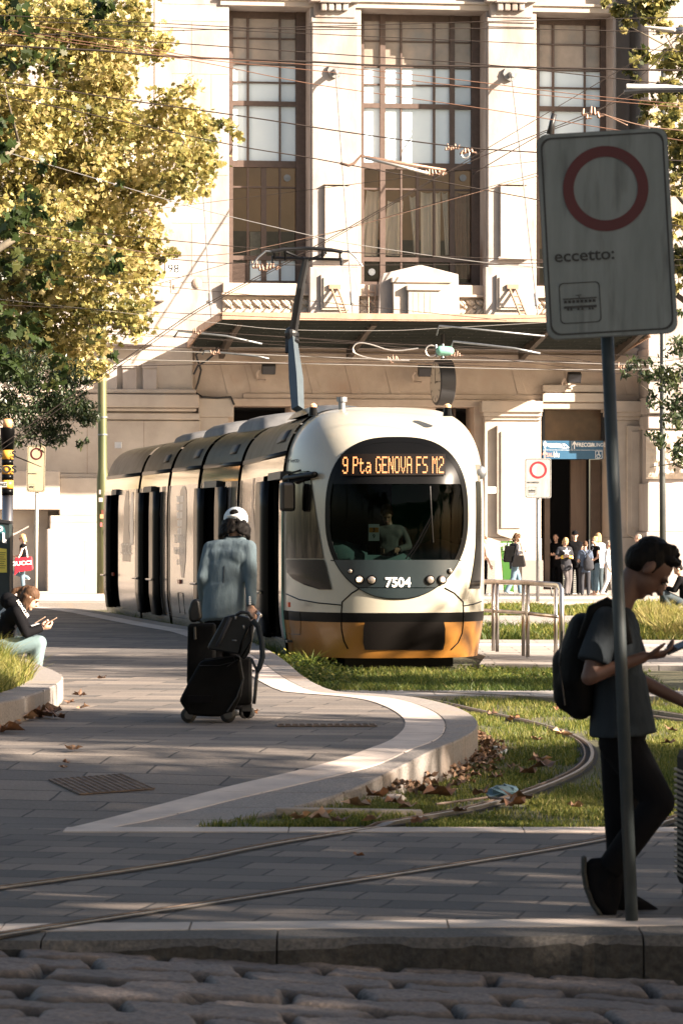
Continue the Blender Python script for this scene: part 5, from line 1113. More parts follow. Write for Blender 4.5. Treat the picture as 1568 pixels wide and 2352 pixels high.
def hand(mb, w, d, pn, curl=.5, k=1., side=1, thumb=True):
    d = Vector(d).normalized(); pn = Vector(pn); pn = (pn - d * pn.dot(d)).normalized(); s = d.cross(pn) * side
    mb.cap(w, w + d * .055 * k, .026 * k, .036 * k, .5, s); pc = w + d * .06 * k; mb.cap(w + d * .03 * k, w + d * .085 * k, .036 * k, .036 * k, .45, s)
    for i, (ox, ln) in enumerate(((-.028, .066), (-.0095, .078), (.0095, .073), (.028, .056))):
        b = w + d * .088 * k + s * ox * k; a = curl * .9 + .05 * i; d1 = (d * math.cos(a) + pn * math.sin(a)); p1 = b + d1 * ln * .5 * k; a2 = a + curl * 1.1; d2 = d * math.cos(a2) + pn * math.sin(a2); p2 = p1 + d2 * ln * .5 * k
        mb.cap(b, p1, .0095 * k, .009 * k, n=8); mb.cap(p1, p2, .009 * k, .0075 * k, n=8)
    if thumb:
        b = w + d * .03 * k - s * .03 * k; t1 = b + (d * .6 - s * .55 + pn * .35).normalized() * .042 * k; t2 = t1 + (d * .85 + pn * .45 + s * .1).normalized() * .032 * k
        mb.cap(b, t1, .013 * k, .0105 * k, n=8); mb.cap(t1, t2, .0105 * k, .0085 * k, n=8)
def foot(mb, an, toe, r=.043, heel=.05):
    an, toe = Vector(an), Vector(toe); d = (toe - an); d.normalize(); h = an - d * heel * .9
    h.z = min(h.z, toe.z + .02) if abs(d.z) < .6 else h.z; mb.cap(h, toe, r * .85, r * .72, .8, Vector((0, 0, 1)).cross(d)); mb.cap(an, h + d * .03, r * .85, r * .85)
def chain(mb, pts):
    for (a, r0), (b, r1) in zip(pts, pts[1:]): mb.cap(a, b, r0, r1, n=12)
def figure(label, loc, h=1.75, rz=0., J=None, top=CBLACK, sleeve='short', bottom=JEANS, shoes=WHITE, skin=SKIN, hair=HBROWN, style='short', fdir=(0, 1, 0), hup=(0, 0, 1), lat=(1, 0, 0), group=None, vox=.011, hs=1., tors=1., hands=None, toes=None, cap=None, glasses=False, leg=1., shortleg=False, hem=.10, hemr=1., cup=.0, bodydetail=True, root_name='person', slv=1.):
    k = h / 1.75; j = {a: Vector(b) * k for a, b in DEF.items()}
    for a, b in (J or {}).items(): j[a] = Vector(b)
    lat = Vector(lat).normalized(); t = thing(root_name, label, 'person', loc, group, rz)
    f = Vector(fdir).normalized(); u = Vector(hup); u = (u - f * u.dot(f)).normalized(); r_ = f.cross(u); HM = Matrix((r_, f, u)).transposed(); hc = j['head']; q = hs * k
    def H(x, y, z): return hc + HM @ (Vector((x, y, z)) * q)
    hd = hands or {}; mb = MB()
    def torso(mb, e, low=True):
        mb.cap(j['pelvis'], j['waist'], (.135 + e) * k * tors, (.125 + e) * k * tors, .72, lat); mb.cap(j['waist'], j['chest'], (.125 + e) * k * tors, (.15 + e) * k * tors, .68, lat)
        a_, c_ = j['shL'].lerp(j['chest'], .45), j['shR'].lerp(j['chest'], .45); mb.cap(a_, c_, (.088 + e) * k); dn_ = (j['chest'] - j['neck']) * .12; mb.cap(j['shL'].lerp(j['neck'], .25) + dn_, j['shR'].lerp(j['neck'], .25) + dn_, (.062 + e) * k)
        wl_ = j['waist'].lerp(j['chest'], .5); sd_ = (j['shR'] - j['shL']) * .16; mb.cap(wl_ - sd_, wl_ + sd_, (.088 + e) * k)
        mb.cap(j['shL'] * .86 + j['shR'] * .14, j['shR'] * .86 + j['shL'] * .14, (.058 + e) * k); mb.cap(j['chest'], (j['neck'] * .7 + j['chest'] * .3), (.148 + e) * k * tors, (.085 + e) * k, .68, lat)
    torso(mb, 0)
    mb.cap(j['neck'] - (j['head'] - j['neck']) * .25, H(0, -.015, -.06), .052 * k, .048 * q)
    M3 = HM
    mb.ell(H(0, -.012, .025), .076 * q, .094 * q, .092 * q, M=M3); mb.ell(H(0, .028, -.035), .058 * q, .064 * q, .078 * q, M=M3); mb.ell(H(0, .058, -.092), .028 * q, .028 * q, .022 * q, M=M3)
    mb.cap(H(0, .088, .01), H(0, .108, -.026), .009 * q, .015 * q, n=8); mb.cap(H(-.02, .082, -.058), H(.02, .082, -.058), .011 * q, n=8)
    mb.cap(H(-.035, .075, .024), H(.035, .075, .024), .013 * q, n=8)
    for s in (-1, 1): mb.ell(H(s * .078, -.002, -.005), .011 * q, .02 * q, .032 * q, 10, 8, M3)
    for s in 'LR':
        mb.cap(j['sh' + s], j['el' + s], .047 * k, .037 * k); mb.cap(j['el' + s], j['wr' + s], .037 * k, .025 * k)
        d = hd.get(s, (j['wr' + s] - j['el' + s], lat * (1 if s == 'L' else -1), .35)); hand(mb, j['wr' + s], d[0], d[1], d[2], 1.05 * k, 1 if s == 'L' else -1)
        mb.cap(j['hip' + s], j['knee' + s], .082 * k * leg, .05 * k * leg); mb.cap(j['knee' + s], j['ank' + s], .052 * k * leg, .034 * k)
    body = remesh(mb, 'body', skin, t, vox * .75 if vox < .012 else vox * .8, 2)
    if bodydetail:
        mb = MB()
        for s in (-1, 1): mb.ell(H(s * .031, .083, .004), .012 * q, .007 * q, .006 * q, 10, 6, M3)
        mb.obj('eyes', EYE, t, True); mb = MB()
        for s in (-1, 1): mb.cap(H(s * .016, .094, .023), H(s * .046, .084, .026), .0035 * q, n=6)
        mb.obj('eyebrows', hair, t)
        mb = MB(); mb.ell(H(0, .092, -.058), .02 * q, .006 * q, .006 * q, 10, 6, M3); mb.obj('mouth', mat('lips', (.33, .12, .10), rough=.5) if 'lips' not in bpy.data.materials else bpy.data.materials['lips'], t, True)
    if glasses: mb = MB(); [mb.ell(H(s * .033, .096, .006), .028 * q, .006 * q, .02 * q, 12, 6, M3) for s in (-1, 1)]; mb.cap(H(-.07, .02, .01), H(-.06, .09, .012), .004 * q, n=6); mb.cap(H(.07, .02, .01), H(.06, .09, .012), .004 * q, n=6); mb.obj('sunglasses', GASK, t, True)
    # top
    if sleeve != 'none':
        mb = MB(); torso(mb, .016); hm = j['pelvis'] + (j['pelvis'] - j['waist']).normalized() * hem * k; hm = hm + (hm - j['waist']).normalized() * .09 * k; mb.fr(j['waist'].lerp(j['chest'], .4), hm, .150 * k * tors, .168 * k * tors * hemr, .76, lat)
        for s in 'LR':
            e, a, w = j['el' + s], j['sh' + s], j['wr' + s]
            if sleeve == 'short': p = a.lerp(e, .74); mb.cap(a, a.lerp(e, .2), .060 * k * slv, .058 * k * slv); mb.fr(a, p, .058 * k * slv, .070 * k * slv)
            elif sleeve == 'cap': mb.cap(a, a.lerp(e, .15), .056 * k)
            elif sleeve == 'long': mb.cap(a, e, .062 * k * slv, .050 * k * slv); mb.cap(e, e.lerp(w, .5), .050 * k * slv, .045 * k * slv); mb.fr(e, w, .050 * k * slv, .042 * k * slv)
        remesh(mb, {'long': 'jacket'}.get(sleeve, 'shirt'), top, t, vox, (14 if sleeve == 'long' else 4) if vox < .012 else 2)
    # trousers
    mb = MB(); mb.cap(j['pelvis'] + (j['waist'] - j['pelvis']) * .4, j['pelvis'], .142 * k * tors, .15 * k * tors, .75, lat); mb.cap(j['hipL'], j['hipR'], .084 * k)
    for s in 'LR':
        kn, an = j['knee' + s], j['ank' + s]; mb.cap(j['hip' + s], kn, .100 * k * leg, .070 * k * leg); mb.cap(kn, kn.lerp(an, .5), .070 * k * leg, .062 * k * leg); mb.fr(kn, kn.lerp(an, 1.08 if not shortleg else .85), .068 * k * leg, .060 * k * leg)
    remesh(mb, 'trousers', bottom, t, vox, 2)
    for s in 'LR':
        mb = MB(); an = j['ank' + s]; fw_ = toes[s] if toes and s in toes else an + Vector((Vector(fdir).x, Vector(fdir).y, 0)).normalized() * .17 * k + Vector((0, 0, -.045 * k)); (chain(mb, fw_) if isinstance(fw_, list) else foot(mb, an - Vector((0, 0, .02 * k)) if not (toes and s in toes) else an, fw_, .046 * k, .05 * k)); remesh(mb, 'shoe', shoes, t, max(.008, vox * .8), 2)
    # hair
    mb = MB(); rh = random.Random(hash(label) % 999 if False else len(label))
    def shell(x, y, z, a, b, c): mb.ell(H(x, y, z), a * q, b * q, c * q, M=M3)
    if style in ('short', 'quiff', 'nape'):
        shell(0, -.026, .042, .080, .090, .084); shell(0, -.045, .0, .076, .070, .07)
        for s in (-1, 1): mb.cap(H(s * .07, .01, .04), H(s * .074, .018, -.005), .012 * q, .006 * q, n=8)
        if style == 'quiff':
            for i in range(26): a = rh.uniform(-.058, .058); y_ = rh.uniform(-.04, .045); mb.cap(H(a, y_, .10 - max(0, y_) * .5), H(a * .9, y_ + .028, .122 - max(0, y_) * .5 + rh.uniform(-.01, .014)), .022 * q, .009 * q, n=8)
    elif style == 'curly':
        shell(0, -.02, .04, .088, .10, .088)
        for i in range(150):
            a, z = rh.uniform(0, 6.283), rh.uniform(-.13, .12); w_ = .092 * math.sqrt(max(.08, 1 - (max(z, 0) / .135) ** 2)); x, y = w_ * math.cos(a) * (1 if z > -.05 else 1.05), w_ * 1.05 * math.sin(a) - .02
            if y > .045 and z < .055: continue
            mb.ell(H(x, y, z + .01), .021 * q, .021 * q, .018 * q, 8, 6)
    elif style in ('long', 'pony', 'bob', 'bun'):
        shell(0, -.016, .042, .084, .097, .086); shell(0, -.035, .0, .082, .074, .08)
        if style == 'long':
            for i in range(26): a = rh.uniform(2.6, 6.8); x, y = .072 * math.cos(a), .075 * math.sin(a) - .01; mb.cap(H(x, y, 0), H(x * 1.05, y * .8 + .03, -.26 - rh.uniform(0, .08)) - u * 0, .020 * q, .009 * q, n=7)
        elif style == 'bob':
            for i in range(22): a = rh.uniform(2.9, 6.5); x, y = .075 * math.cos(a), .08 * math.sin(a) - .01; mb.cap(H(x, y, 0), H(x * 1.1, y * .95, -.12 - rh.uniform(0, .02)), .024 * q, .014 * q, n=7)
        elif style == 'pony': mb.cap(H(0, -.10, .04), H(0, -.15, -.02), .03 * q, .03 * q); mb.cap(H(0, -.15, -.02), H(0, -.14, -.16), .03 * q, .012 * q)
        else: mb.ell(H(0, -.09, .09), .04 * q, .04 * q, .035 * q)
    if style != 'none': remesh(mb, 'hair', hair, t, max(.007, vox * .7), 1)
    if cap:
        mb = MB(); mb.ell(H(0, -.012, .052), .087 * q, .101 * q, .085 * q, M=M3); cm = remesh(mb, 'cap', cap, t, .008, 1); mb = MB()
        if cup >= 0: mb.grid(lambda a, b: H((a - .5) * .14 * (1 - .35 * b), .07 + .10 * b, .066 - .02 * b - .10 * (a - .5) ** 2), 6, 4); o = mb.obj('cap_brim', cap, t, True); s_ = o.modifiers.new('s', 'SOLIDIFY'); s_.thickness = .005
    t['_k'] = k
    return t, j, H, k
# ------------------------------------------------------------ man in front with phone (side view, walking right)
def rel(c, px, py, d): return P(px, py, d) - c
o0 = Vector((P(1430, 2105, 15.6).x, 15.6, 0)); Lr = lambda x, y, d: P(x, y, d) - o0
jm = dict(pelvis=Lr(1428, 1668, 15.6), waist=Lr(1424, 1600, 15.6), chest=Lr(1412, 1480, 15.6), neck=Lr(1428, 1396, 15.6), head=Lr(1488, 1305, 15.6),
          shR=Lr(1390, 1425, 15.42), shL=Lr(1425, 1425, 15.78), elR=Lr(1352, 1556, 15.36), wrR=Lr(1478, 1508, 15.36), elL=Lr(1462, 1560, 15.84), wrL=Lr(1590, 1622, 15.8),
          hipR=Lr(1425, 1705, 15.545), hipL=Lr(1428, 1705, 15.655), kneeR=Lr(1512, 1842, 15.5), ankR=Lr(1404, 1990, 15.5), kneeL=Lr(1424, 1900, 15.70), ankL=Lr(1428, 2068, 15.72))
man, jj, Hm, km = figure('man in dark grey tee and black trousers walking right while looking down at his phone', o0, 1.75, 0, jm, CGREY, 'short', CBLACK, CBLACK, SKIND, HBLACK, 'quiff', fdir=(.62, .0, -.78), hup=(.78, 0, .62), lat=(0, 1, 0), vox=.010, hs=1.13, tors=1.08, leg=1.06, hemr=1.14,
    hands={'R': (Vector((.93, .1, .12)), Vector((.1, .25, .9)), .55), 'L': (Vector((.8, 0, -.6)), Vector((.3, 0, -.9)), 1.2)}, toes={'R': [(Lr(1406, 1990, 15.5), .046), (Lr(1364, 1990, 15.5), .040), (Lr(1362, 2030, 15.5), .036), (Lr(1378, 2068, 15.5), .042), (Lr(1402, 2100, 15.5), .026), (Lr(1410, 2060, 15.5), .030), (Lr(1408, 1985, 15.5), .05), (Lr(1382, 2030, 15.5), .042), (Lr(1398, 2085, 15.5), .03)], 'L': [(Lr(1432, 2066, 15.72), .048), (Lr(1412, 2086, 15.72), .038), (Lr(1455, 2088, 15.72), .042), (Lr(1500, 2096, 15.72), .028), (Lr(1470, 2080, 15.72), .034), (Lr(1432, 2066, 15.72), .045)]}, hem=-.05, slv=1.12)
mb = MB(); 
for k_ in range(0): y = 1970 + k_ * 25; mb.cap(P(1338 + (k_ - 2) ** 2 * .6 + k_ * 6, y, 15.45), P(1338 + k_ * 6 + (k_ - 2) ** 2 * .6, y, 15.55), .012, n=8)
mb = MB()
for (a, b_) in zip([(1340, 1972), (1340, 2005), (1346, 2040), (1360, 2075), (1382, 2108)], [(1340, 2005), (1346, 2040), (1360, 2075), (1382, 2108), (1400, 2116)]): mb.cap(P(*a, 15.5), P(*b_, 15.5), .013, .013, 3.2, (1, 0, 0))
sole = mb.obj('shoe_sole', mat('rubber_sole', (.03, .032, .03), (.05, .05, .047), 40, .8, spec=.1), man, True, org=tuple(o0)); sole.parent = man; sole.location = (0, 0, 0)
# second strap side and stubble are too dark to see; backpack
bp0 = P(1320, 1650, 15.6); t = wthing('backpack', 'large black backpack worn by the man with the phone', 'backpack', tuple(bp0)); mb = MB()
for a, c, r0, r1 in (((1338, 1440), (1325, 1500), .11, .14), ((1325, 1500), (1318, 1560), .14, .15), ((1318, 1560), (1330, 1620), .15, .11)): mb.cap(P(*a, 15.6), P(*c, 15.6), r0, r1, .62, (0, 1, 0))
mb.cap(P(1300, 1520, 15.6), P(1305, 1600, 15.6), .085, .09, .8, (0, 1, 0)); mb.v = [(x, 15.6 + (y - 15.6) * 1.15, z) for x, y, z in mb.v]
remesh(mb, 'bag', BAGM, t, .014, 3); mb = MB(); mb.tube([P(1340, 1470, 15.43), P(1362, 1400, 15.43), P(1392, 1385, 15.44), P(1425, 1410, 15.42), P(1438, 1480, 15.42)], .03, 8); mb.obj('shoulder_strap', BAGM, t, True)
mb = MB(); mb.tube([P(1290, 1450, 15.42), P(1283, 1520, 15.40), P(1296, 1620, 15.43)], .004, 5); mb.obj('zip', BLACKM, t)
p = P(1549, 1489, 15.36); mb = MB(); M_ = Matrix.Translation(p) @ Matrix.Rotation(-.42, 4, 'Y') @ Matrix.Rotation(.3, 4, 'X'); mb.box(-.045, .075, -.037, .037, -.005, .005, M_); o = mb.obj('smartphone', mat('phone_black', (.02, .02, .022), rough=.15), org=tuple(p), bevel=.003); tag(o, 'black smartphone held by the man in the foreground', 'phone')
def trolley_case(label, c, w_, d_, h_, m, rz, ribs=True, handle=0., nm='suitcase'):
    t = thing(nm, label, 'suitcase', c, None, rz); mb = MB(); mb.box(-w_ / 2, w_ / 2, -d_ / 2, d_ / 2, .07, h_); mb.obj('shell', m, t, bevel=.04)
    if ribs:
        mb = MB(); n = int(h_ / .035)
        for i in range(n): z = .12 + i * (h_ - .2) / n; mb.box(-w_ / 2 - .006, w_ / 2 + .006, -d_ / 2 - .006, d_ / 2 + .006, z, z + .010)
        mb.obj('rib', mat('case_rib', (.10, .09, .07), rough=.4), t)
    for x in (-1, 1):
        for y in (-1, 1):
            mb = MB(); mb.lathe((x * (w_ / 2 - .06), y * (d_ / 2 - .05) - .015, .04), [(.04, -.012), (.04, .012)], 16, 'y'); mb.obj('wheel', RUBBER, t, True); 
    if handle:
        mb = MB(); mb.tube([(-.07, d_ / 2 - .04, h_ - .02), (-.07, d_ / 2 - .04, h_ + handle), (.07, d_ / 2 - .04, h_ + handle), (.07, d_ / 2 - .04, h_ - .02)], .010, 6); mb.obj('handle', BLACKM, t)
    return t
trolley_case('ribbed black suitcase at the right edge pulled by the man with the phone', (1.60 + .22, 16.05, 0), .44, .28, .72, BAGM, .1, True, .30)
# ------------------------------------------------------------ man with luggage seen from behind
d0 = 27.75; o1 = Vector((P(520, 1640, d0).x, d0, .24)); L1 = lambda x, y, d=0.: P(x, y, d0 + d) - o1
jl = dict(pelvis=L1(512, 1418), waist=L1(512, 1375, .03), chest=L1(522, 1308, .10), neck=L1(538, 1248, .20), head=L1(541, 1204, .27), shL=L1(484, 1260, .18), shR=L1(572, 1258, .06), elL=L1(466, 1328, .05), wrL=L1(470, 1392, .22), elR=L1(576, 1328, -.02), wrR=L1(577, 1393, -.12),
          hipL=L1(496, 1428), hipR=L1(528, 1428), kneeL=L1(492, 1530, .08), kneeR=L1(536, 1530, .1), ankL=L1(490, 1622, -.05), ankR=L1(546, 1622, .12))
lm, jx, Hl, kl = figure('stooping man in pale blue blazer and backwards white cap pulling black luggage', o1, 1.75, 0, jl, BLAZER, 'long', CBLACK, GALV, SKIN, HBLACK, 'none', fdir=(.1, .86, -.5), hup=(.05, .5, .86), lat=(1, -.15, 0), vox=.010, hs=1.0, tors=1.12, hands={'R': (Vector((.12, -.15, -1)), Vector((-.2, .9, 0)), 1.0)}, toes={'L': L1(490, 1638, .15), 'R': L1(556, 1640, .25)}, hem=-.05, bodydetail=False, slv=1.05)
mb = MB(); r = random.Random(4); k = kl
for i in range(170):
    a, z = r.uniform(2.7, 6.7), r.uniform(-.14, -.015); mb.ell(Hl(.100 * math.cos(a) * (1 + .15 * (z < -.05)), .10 * math.sin(a) - .015, z), .022, .022, .019, 8, 6)
remesh(mb, 'hair', HBLACK, lm, .008, 1); mb = MB(); mb.ell(Hl(0, -.006, .048), .102, .116, .100, M=Matrix.Identity(3)); cp = remesh(mb, 'cap', mat('cap_white', (.52, .58, .62), (.6, .66, .7), 6, .8), lm, .008, 1)
mb = MB(); mb.ell(Hl(0, -.108, .045), .038, .016, .03, 14, 8); mb.obj('cap_opening', HBLACK, cp, True)
mb = MB(); mb.tube([Hl(-.055, -.103, .018), Hl(0, -.124, .008), Hl(.055, -.103, .018)], .010, 6); mb.obj('cap_strap', WHITE, cp, True)
mb = MB(); mb.cap(jx['neck'] + Vector((-.05, -.03, .015)), jx['neck'] + Vector((.06, -.03, .02)), .055, .055, .8); remesh(mb, 'collar', BLAZER, lm, .008, 2)
mb = MB()
for i in range(4): mb.ell(jx['wrR'].lerp(jx['elR'], .10 + .075 * i) + Vector((-.01, -.045, 0)), .010, .005, .010, 8, 6)
mb.obj('cuff_buttons', WHITE, lm, True)
mb = MB(); mb.tube([jx['chest'] + Vector((-.02, -.122, .03)), jx['waist'] + Vector((0, -.112, 0)), jx['pelvis'] + Vector((0, -.135, -.06))], .003, 5); mb.obj('back_seam', CDARK, lm)
def soft(name, label, cat, polyp, d, th, m, group=None, bev=.024, parts=None, nm=None):
    q = [P(x, y, d) for x, y in polyp]; cx = sum(p.x for p in q) / len(q); t = wthing(name, label, cat, (cx, d, min(p.z for p in q)), group); mb = MB(); mb.slab(q, (0, th, 0)); o = mb.obj('body', m, t); b = o.modifiers.new('b', 'BEVEL'); b.width = bev; b.segments = 3; b.limit_method = 'ANGLE'; b.angle_limit = R(25); smooth_by(o, 80); return t
Zl = lambda x, y: (373.2 + x * .2319, 1148.2 + y * .2319)
s1 = soft('suitcase', 'big soft black suitcase leaning back, nearest of the pulled luggage', 'suitcase', [Zl(*q) for q in ((375, 1600), (760, 1545), (800, 1780), (770, 1960), (700, 2110), (560, 2150), (250, 2140), (212, 2060), (165, 1990), (250, 1820))], 26.75, .30, BAGM, 'pulled luggage')
for x, y in ((262, 2120), (650, 2140)):
    p = P(*Zl(x, y), 26.8); p.z = .24 + .062; mb = MB(); mb.lathe(p - Vector((0, .02, 0)), [(.062, -.02), (.062, .03)], 20, 'y'); w_ = mb.obj('wheel', RUBBER, s1, True); mb = MB(); mb.lathe(p - Vector((0, .045, 0)), [(.034, 0), (.034, .01)], 12, 'y'); mb.obj('hub', mat('hub_grey' + str(x), (.03, .03, .03), rough=.5), w_, org=s1['o'])
for pts, r_ in (([(370, 1640), (560, 1640), (720, 1600), (700, 1540)], .004), ([(420, 1580), (730, 1545)], .006), ([(800, 1780), (740, 1950), (640, 2100)], .006), ([(640, 1650), (750, 1580)], .004)): mb = MB(); mb.tube([P(*Zl(*q), 26.74) for q in pts], r_, 5); mb.obj('piping', BLACKM, s1)
mb = MB(); q = [Zl(x, y) for x, y in ((660, 1570), (770, 1570), (860, 1760), (740, 1720))]; 
mb = MB(); mb.slab([P(*Zl(*q), 26.72) for q in ((250, 1940), (500, 1940), (480, 2010), (245, 2010))], (0, .02, 0)); mb.obj('pocket', CBLACK, s1)
s2 = soft('suitcase', 'tall upright black suitcase at the left of the pulled luggage', 'suitcase', [Zl(*q) for q in ((250, 1230), (520, 1225), (520, 2060), (290, 2060), (240, 1800))], 27.15, .26, BAGM, 'pulled luggage')
mb = MB(); mb.tube([P(*Zl(320, 1260), 27.14), P(*Zl(325, 1380), 27.14)], .012, 6); mb.obj('handle', BLACKM, s2)
s3 = soft('suitcase', 'narrow black suitcase on the right beside the walking man\'s foot', 'suitcase', [Zl(*q) for q in ((640, 1560), (880, 1560), (882, 2030), (660, 2045))], 27.3, .22, BAGM, 'pulled luggage')
for x in (815, 857): p = P(*Zl(x, 2090), 27.35); p.z = .24 + .05; mb = MB(); mb.lathe(p - Vector((0, .01, 0)), [(.022, -.014), (.048, -.014), (.048, .014), (.022, .014)], 16, 'y'); mb.obj('wheel', RUBBER, s3, True)
mb = MB(); p = P(*Zl(836, 2055), 27.35); mb.box(p.x - .04, p.x + .04, p.y - .03, p.y + .05, .30, p.z + .03); mb.obj('wheel_fork', BLACKM, s3)
s4 = soft('duffel_bag', 'rounded black bag on top of the tall suitcase by the jacket hem', 'bag', [Zl(*q) for q in ((262, 1180), (256, 1100), (280, 1010), (320, 975), (370, 1000), (390, 1180), (330, 1215), (280, 1215))], 27.2, .22, mat('leather_black', (.006, .006, .007), rough=.4, spec=.3), None, .03)
s5 = soft('backpack', 'black leather backpack strapped on top of the nearest suitcase', 'backpack', [Zl(*q) for q in ((610, 1160), (720, 1135), (860, 1165), (905, 1230), (890, 1380), (860, 1520), (810, 1590), (750, 1530), (455, 1480), (450, 1450))], 26.6, .22, mat('leather_black2', (.006, .007, .009), (.009, .010, .012), 8, .4, spec=.3), None, .04)
for pts, r_, m_, nm_ in (([(675, 1165), (600, 1330), (540, 1450)], .016, CDARK, 'front_strap'), ([(730, 1140), (780, 1112), (850, 1118), (890, 1180)], .014, BLACKM, 'carry_handle'), ([(890, 1190), (950, 1260), (985, 1420), (990, 1560), (960, 1660), (935, 1695)], .022, CGREY, 'shoulder_strap'), ([(940, 1690), (925, 1820), (915, 1940), (905, 2020)], .015, BLACKM, 'strap_end'), ([(690, 1390), (735, 1392)], .005, GALV, 'zip_pull'), ([(870, 1240), (880, 1400), (780, 1560)], .008, GASK, 'piping'), ([(760, 1520), (790, 1390), (860, 1250)], .01, GASK, 'piping'), ([(800, 1240), (805, 1275)], .008, GALV, 'zip_pull'), ([(725, 1150), (722, 1185)], .008, GALV, 'zip_pull'), ([(890, 1690), (935, 1690), (880, 1570)], .012, BLACKM, 'buckle')):
    mb = MB(); dd_ = 26.56; mb.tube([P(*Zl(*q), dd_) for q in pts], r_, 7); mb.obj(nm_, m_, s5, True)
mb = MB(); mb.tube([P(*Zl(800, 1560), 26.95), P(*Zl(925, 1225), 27.4), P(*Zl(960, 1140), 27.55)], .011, 8); mb.tube([P(*Zl(930, 1110), 27.6), P(*Zl(972, 1150), 27.55)], .017, 8); mb.obj('telescopic_handle', STEEL, s1, True)
# ------------------------------------------------------------ seated girls on the kerb of the grass bed
d2 = 35.2; o2 = Vector((P(20, 1540, d2).x, d2, .24)); L2_ = lambda x, y, d=0.: P(x, y, d2 + d) - o2
def girl(label, dx, dd, dy=0., top=CBLACK, hair=HBROWN, bottom=None, style='long', ph=(110, 1424)):
    L = lambda x, y, d=0.: L2_(x + dx, y + dy, d + dd)
    j = dict(pelvis=L(2, 1484), waist=L(8, 1462), chest=L(24, 1422), neck=L(46, 1395), head=L(70, 1374), shR=L(38, 1405, -.17), shL=L(44, 1405, .17), elR=L(60, 1455, -.2), elL=L(66, 1452, .2), wrR=L(96, 1443, -.06), wrL=L(98, 1440, .06),
             hipR=L(10, 1488, -.09), hipL=L(10, 1488, .09), kneeR=L(91, 1478, -.1), kneeL=L(91, 1476, .12), ankR=L(82, 1528, -.09), ankL=L(84, 1526, .11))
    t, jj_, Hh, kk = figure(label, o2, 1.66, 0, j, top, 'long', bottom or cloth('pale_green_leggings', (.13, .19, .20), (.16, .225, .235), .004), WHITE, SKIN, hair, style, fdir=(.82, 0, -.57), hup=(.57, 0, .82), lat=(0, 1, 0), vox=.011, hs=1.04, tors=.98, leg=1.15, hands={'R': (Vector((.95, .3, .1)), Vector((-.1, .5, .8)), .8), 'L': (Vector((.95, -.3, .1)), Vector((-.1, -.5, .8)), .8)}, toes={'R': L(108, 1543, -.09), 'L': L(110, 1541, .11)}, hem=.05, slv=1.05)
    p = L(ph[0] + 6, ph[1] + 4, 0) + o2; mb = MB(); M_ = Matrix.Translation(p) @ Matrix.Rotation(-.55, 4, 'Y'); mb.box(-.05, .08, -.036, .036, -.005, .005, M_); o = mb.obj('smartphone', mat('phone_case_' + label[:5], (.35, .25, .18), rough=.4), org=tuple(p), bevel=.003)
    return t, jj_, Hh, o, L
t, jg, Hg, ph, L = girl('girl in black hooded puffer and pale leggings sitting on the kerb with a phone', 0, 0); tag(ph, 'phone in tan case held by the nearer seated girl', 'phone')
mb = MB(); mb.cap(L(28, 1388, -.05), L(46, 1400, -.1), .085, .07); mb.cap(L(20, 1380, 0), L(44, 1394, .05), .09, .08); hd_ = remesh(mb, 'hood', CBLACK, t, .01, 2)
for i in range(5): 
    mb = MB(); a0 = 1412 + i * 14; mb.cap(L(16 - i * 3, a0, -.10), L(40 - i * 4, a0 + 4, -.12), .028, .028, .7); mb.cap(L(8 - i * 3, a0, 0), L(16 - i * 3, a0, -.10), .03); remesh(mb, 'quilt_fold', BAGM, t, .01, 2)
M_ = face_M(L(53, 1398, -.195) + o2, (.15, -1, 0.1)) @ Matrix.Rotation(-1.0, 4, 'Z'); text('hood_lettering', 'MONCLER', WHITE, .032, M_, None, .02).parent = None
o = [q for q in bpy.data.objects if q.name.startswith('hood_lettering')][0]; o.parent = t; o.data.transform(Matrix.Translation(-o2))
t, _, _, ph, L = girl('second seated girl with a ponytail, mostly hidden behind the first', -8, .55, -2, cloth('grey_top', (.35, .36, .37)), HBROWN, DJEANS, 'pony', (92, 1424)); tag(ph, 'brown phone held by the hidden second girl', 'phone')
# ------------------------------------------------------------ people at the station
PZ = .1
def base(x, d, z=PZ): return Vector(((x - CX) / F * d, d, z))
G1 = 'people waiting by the station door'
ARM_PH = dict(elL=(-.22, .02, 1.10), elR=(.22, .02, 1.10), wrL=(-.08, .27, 1.12), wrR=(.08, .27, 1.12))
def scaled(J, k): return {a: Vector(b) * k for a, b in J.items()}
def pp(label, x, d, h, rz, J=None, **kw):
    k = h / 1.75; kw.setdefault('vox', .016); kw.setdefault('group', None); f_ = kw.pop('fd', (0, 1, -.1)); return figure(label, base(x, d, kw.pop('z', PZ)), h, rz, scaled(J or {}, k), fdir=f_, **kw)
PI_ = math.pi
tA, jA, HA, kA = pp('woman in charcoal star tee with yellow bracelets, head bowed, left of the door group', 1303, 87, 1.50, PI_ + .25, {**ARM_PH, 'kneeL': (-.06, .03, .5), 'kneeR': (.02, .02, .5), 'ankL': (-.02, -.02, .08), 'ankR': (.08, .03, .08), 'pelvis': (.05, 0, .94), 'hipL': (-.04, 0, .9), 'hipR': (.12, 0, .9), 'chest': (.1, .02, 1.29), 'waist': (.08, 0, 1.08), 'neck': (.11, .02, 1.46), 'shL': (-.07, 0, 1.40), 'shR': (.28, 0, 1.40), 'head': (.09, .06, 1.61), 'elL': (-.14, .0, 1.12), 'elR': (.36, .0, 1.12), 'wrL': (.02, .24, 1.16), 'wrR': (.2, .24, 1.16)}, top=CDARK, bottom=CGR2, shoes=BLACKP, hair=HBLOND, style='bob', fd=(0, .8, -.6))
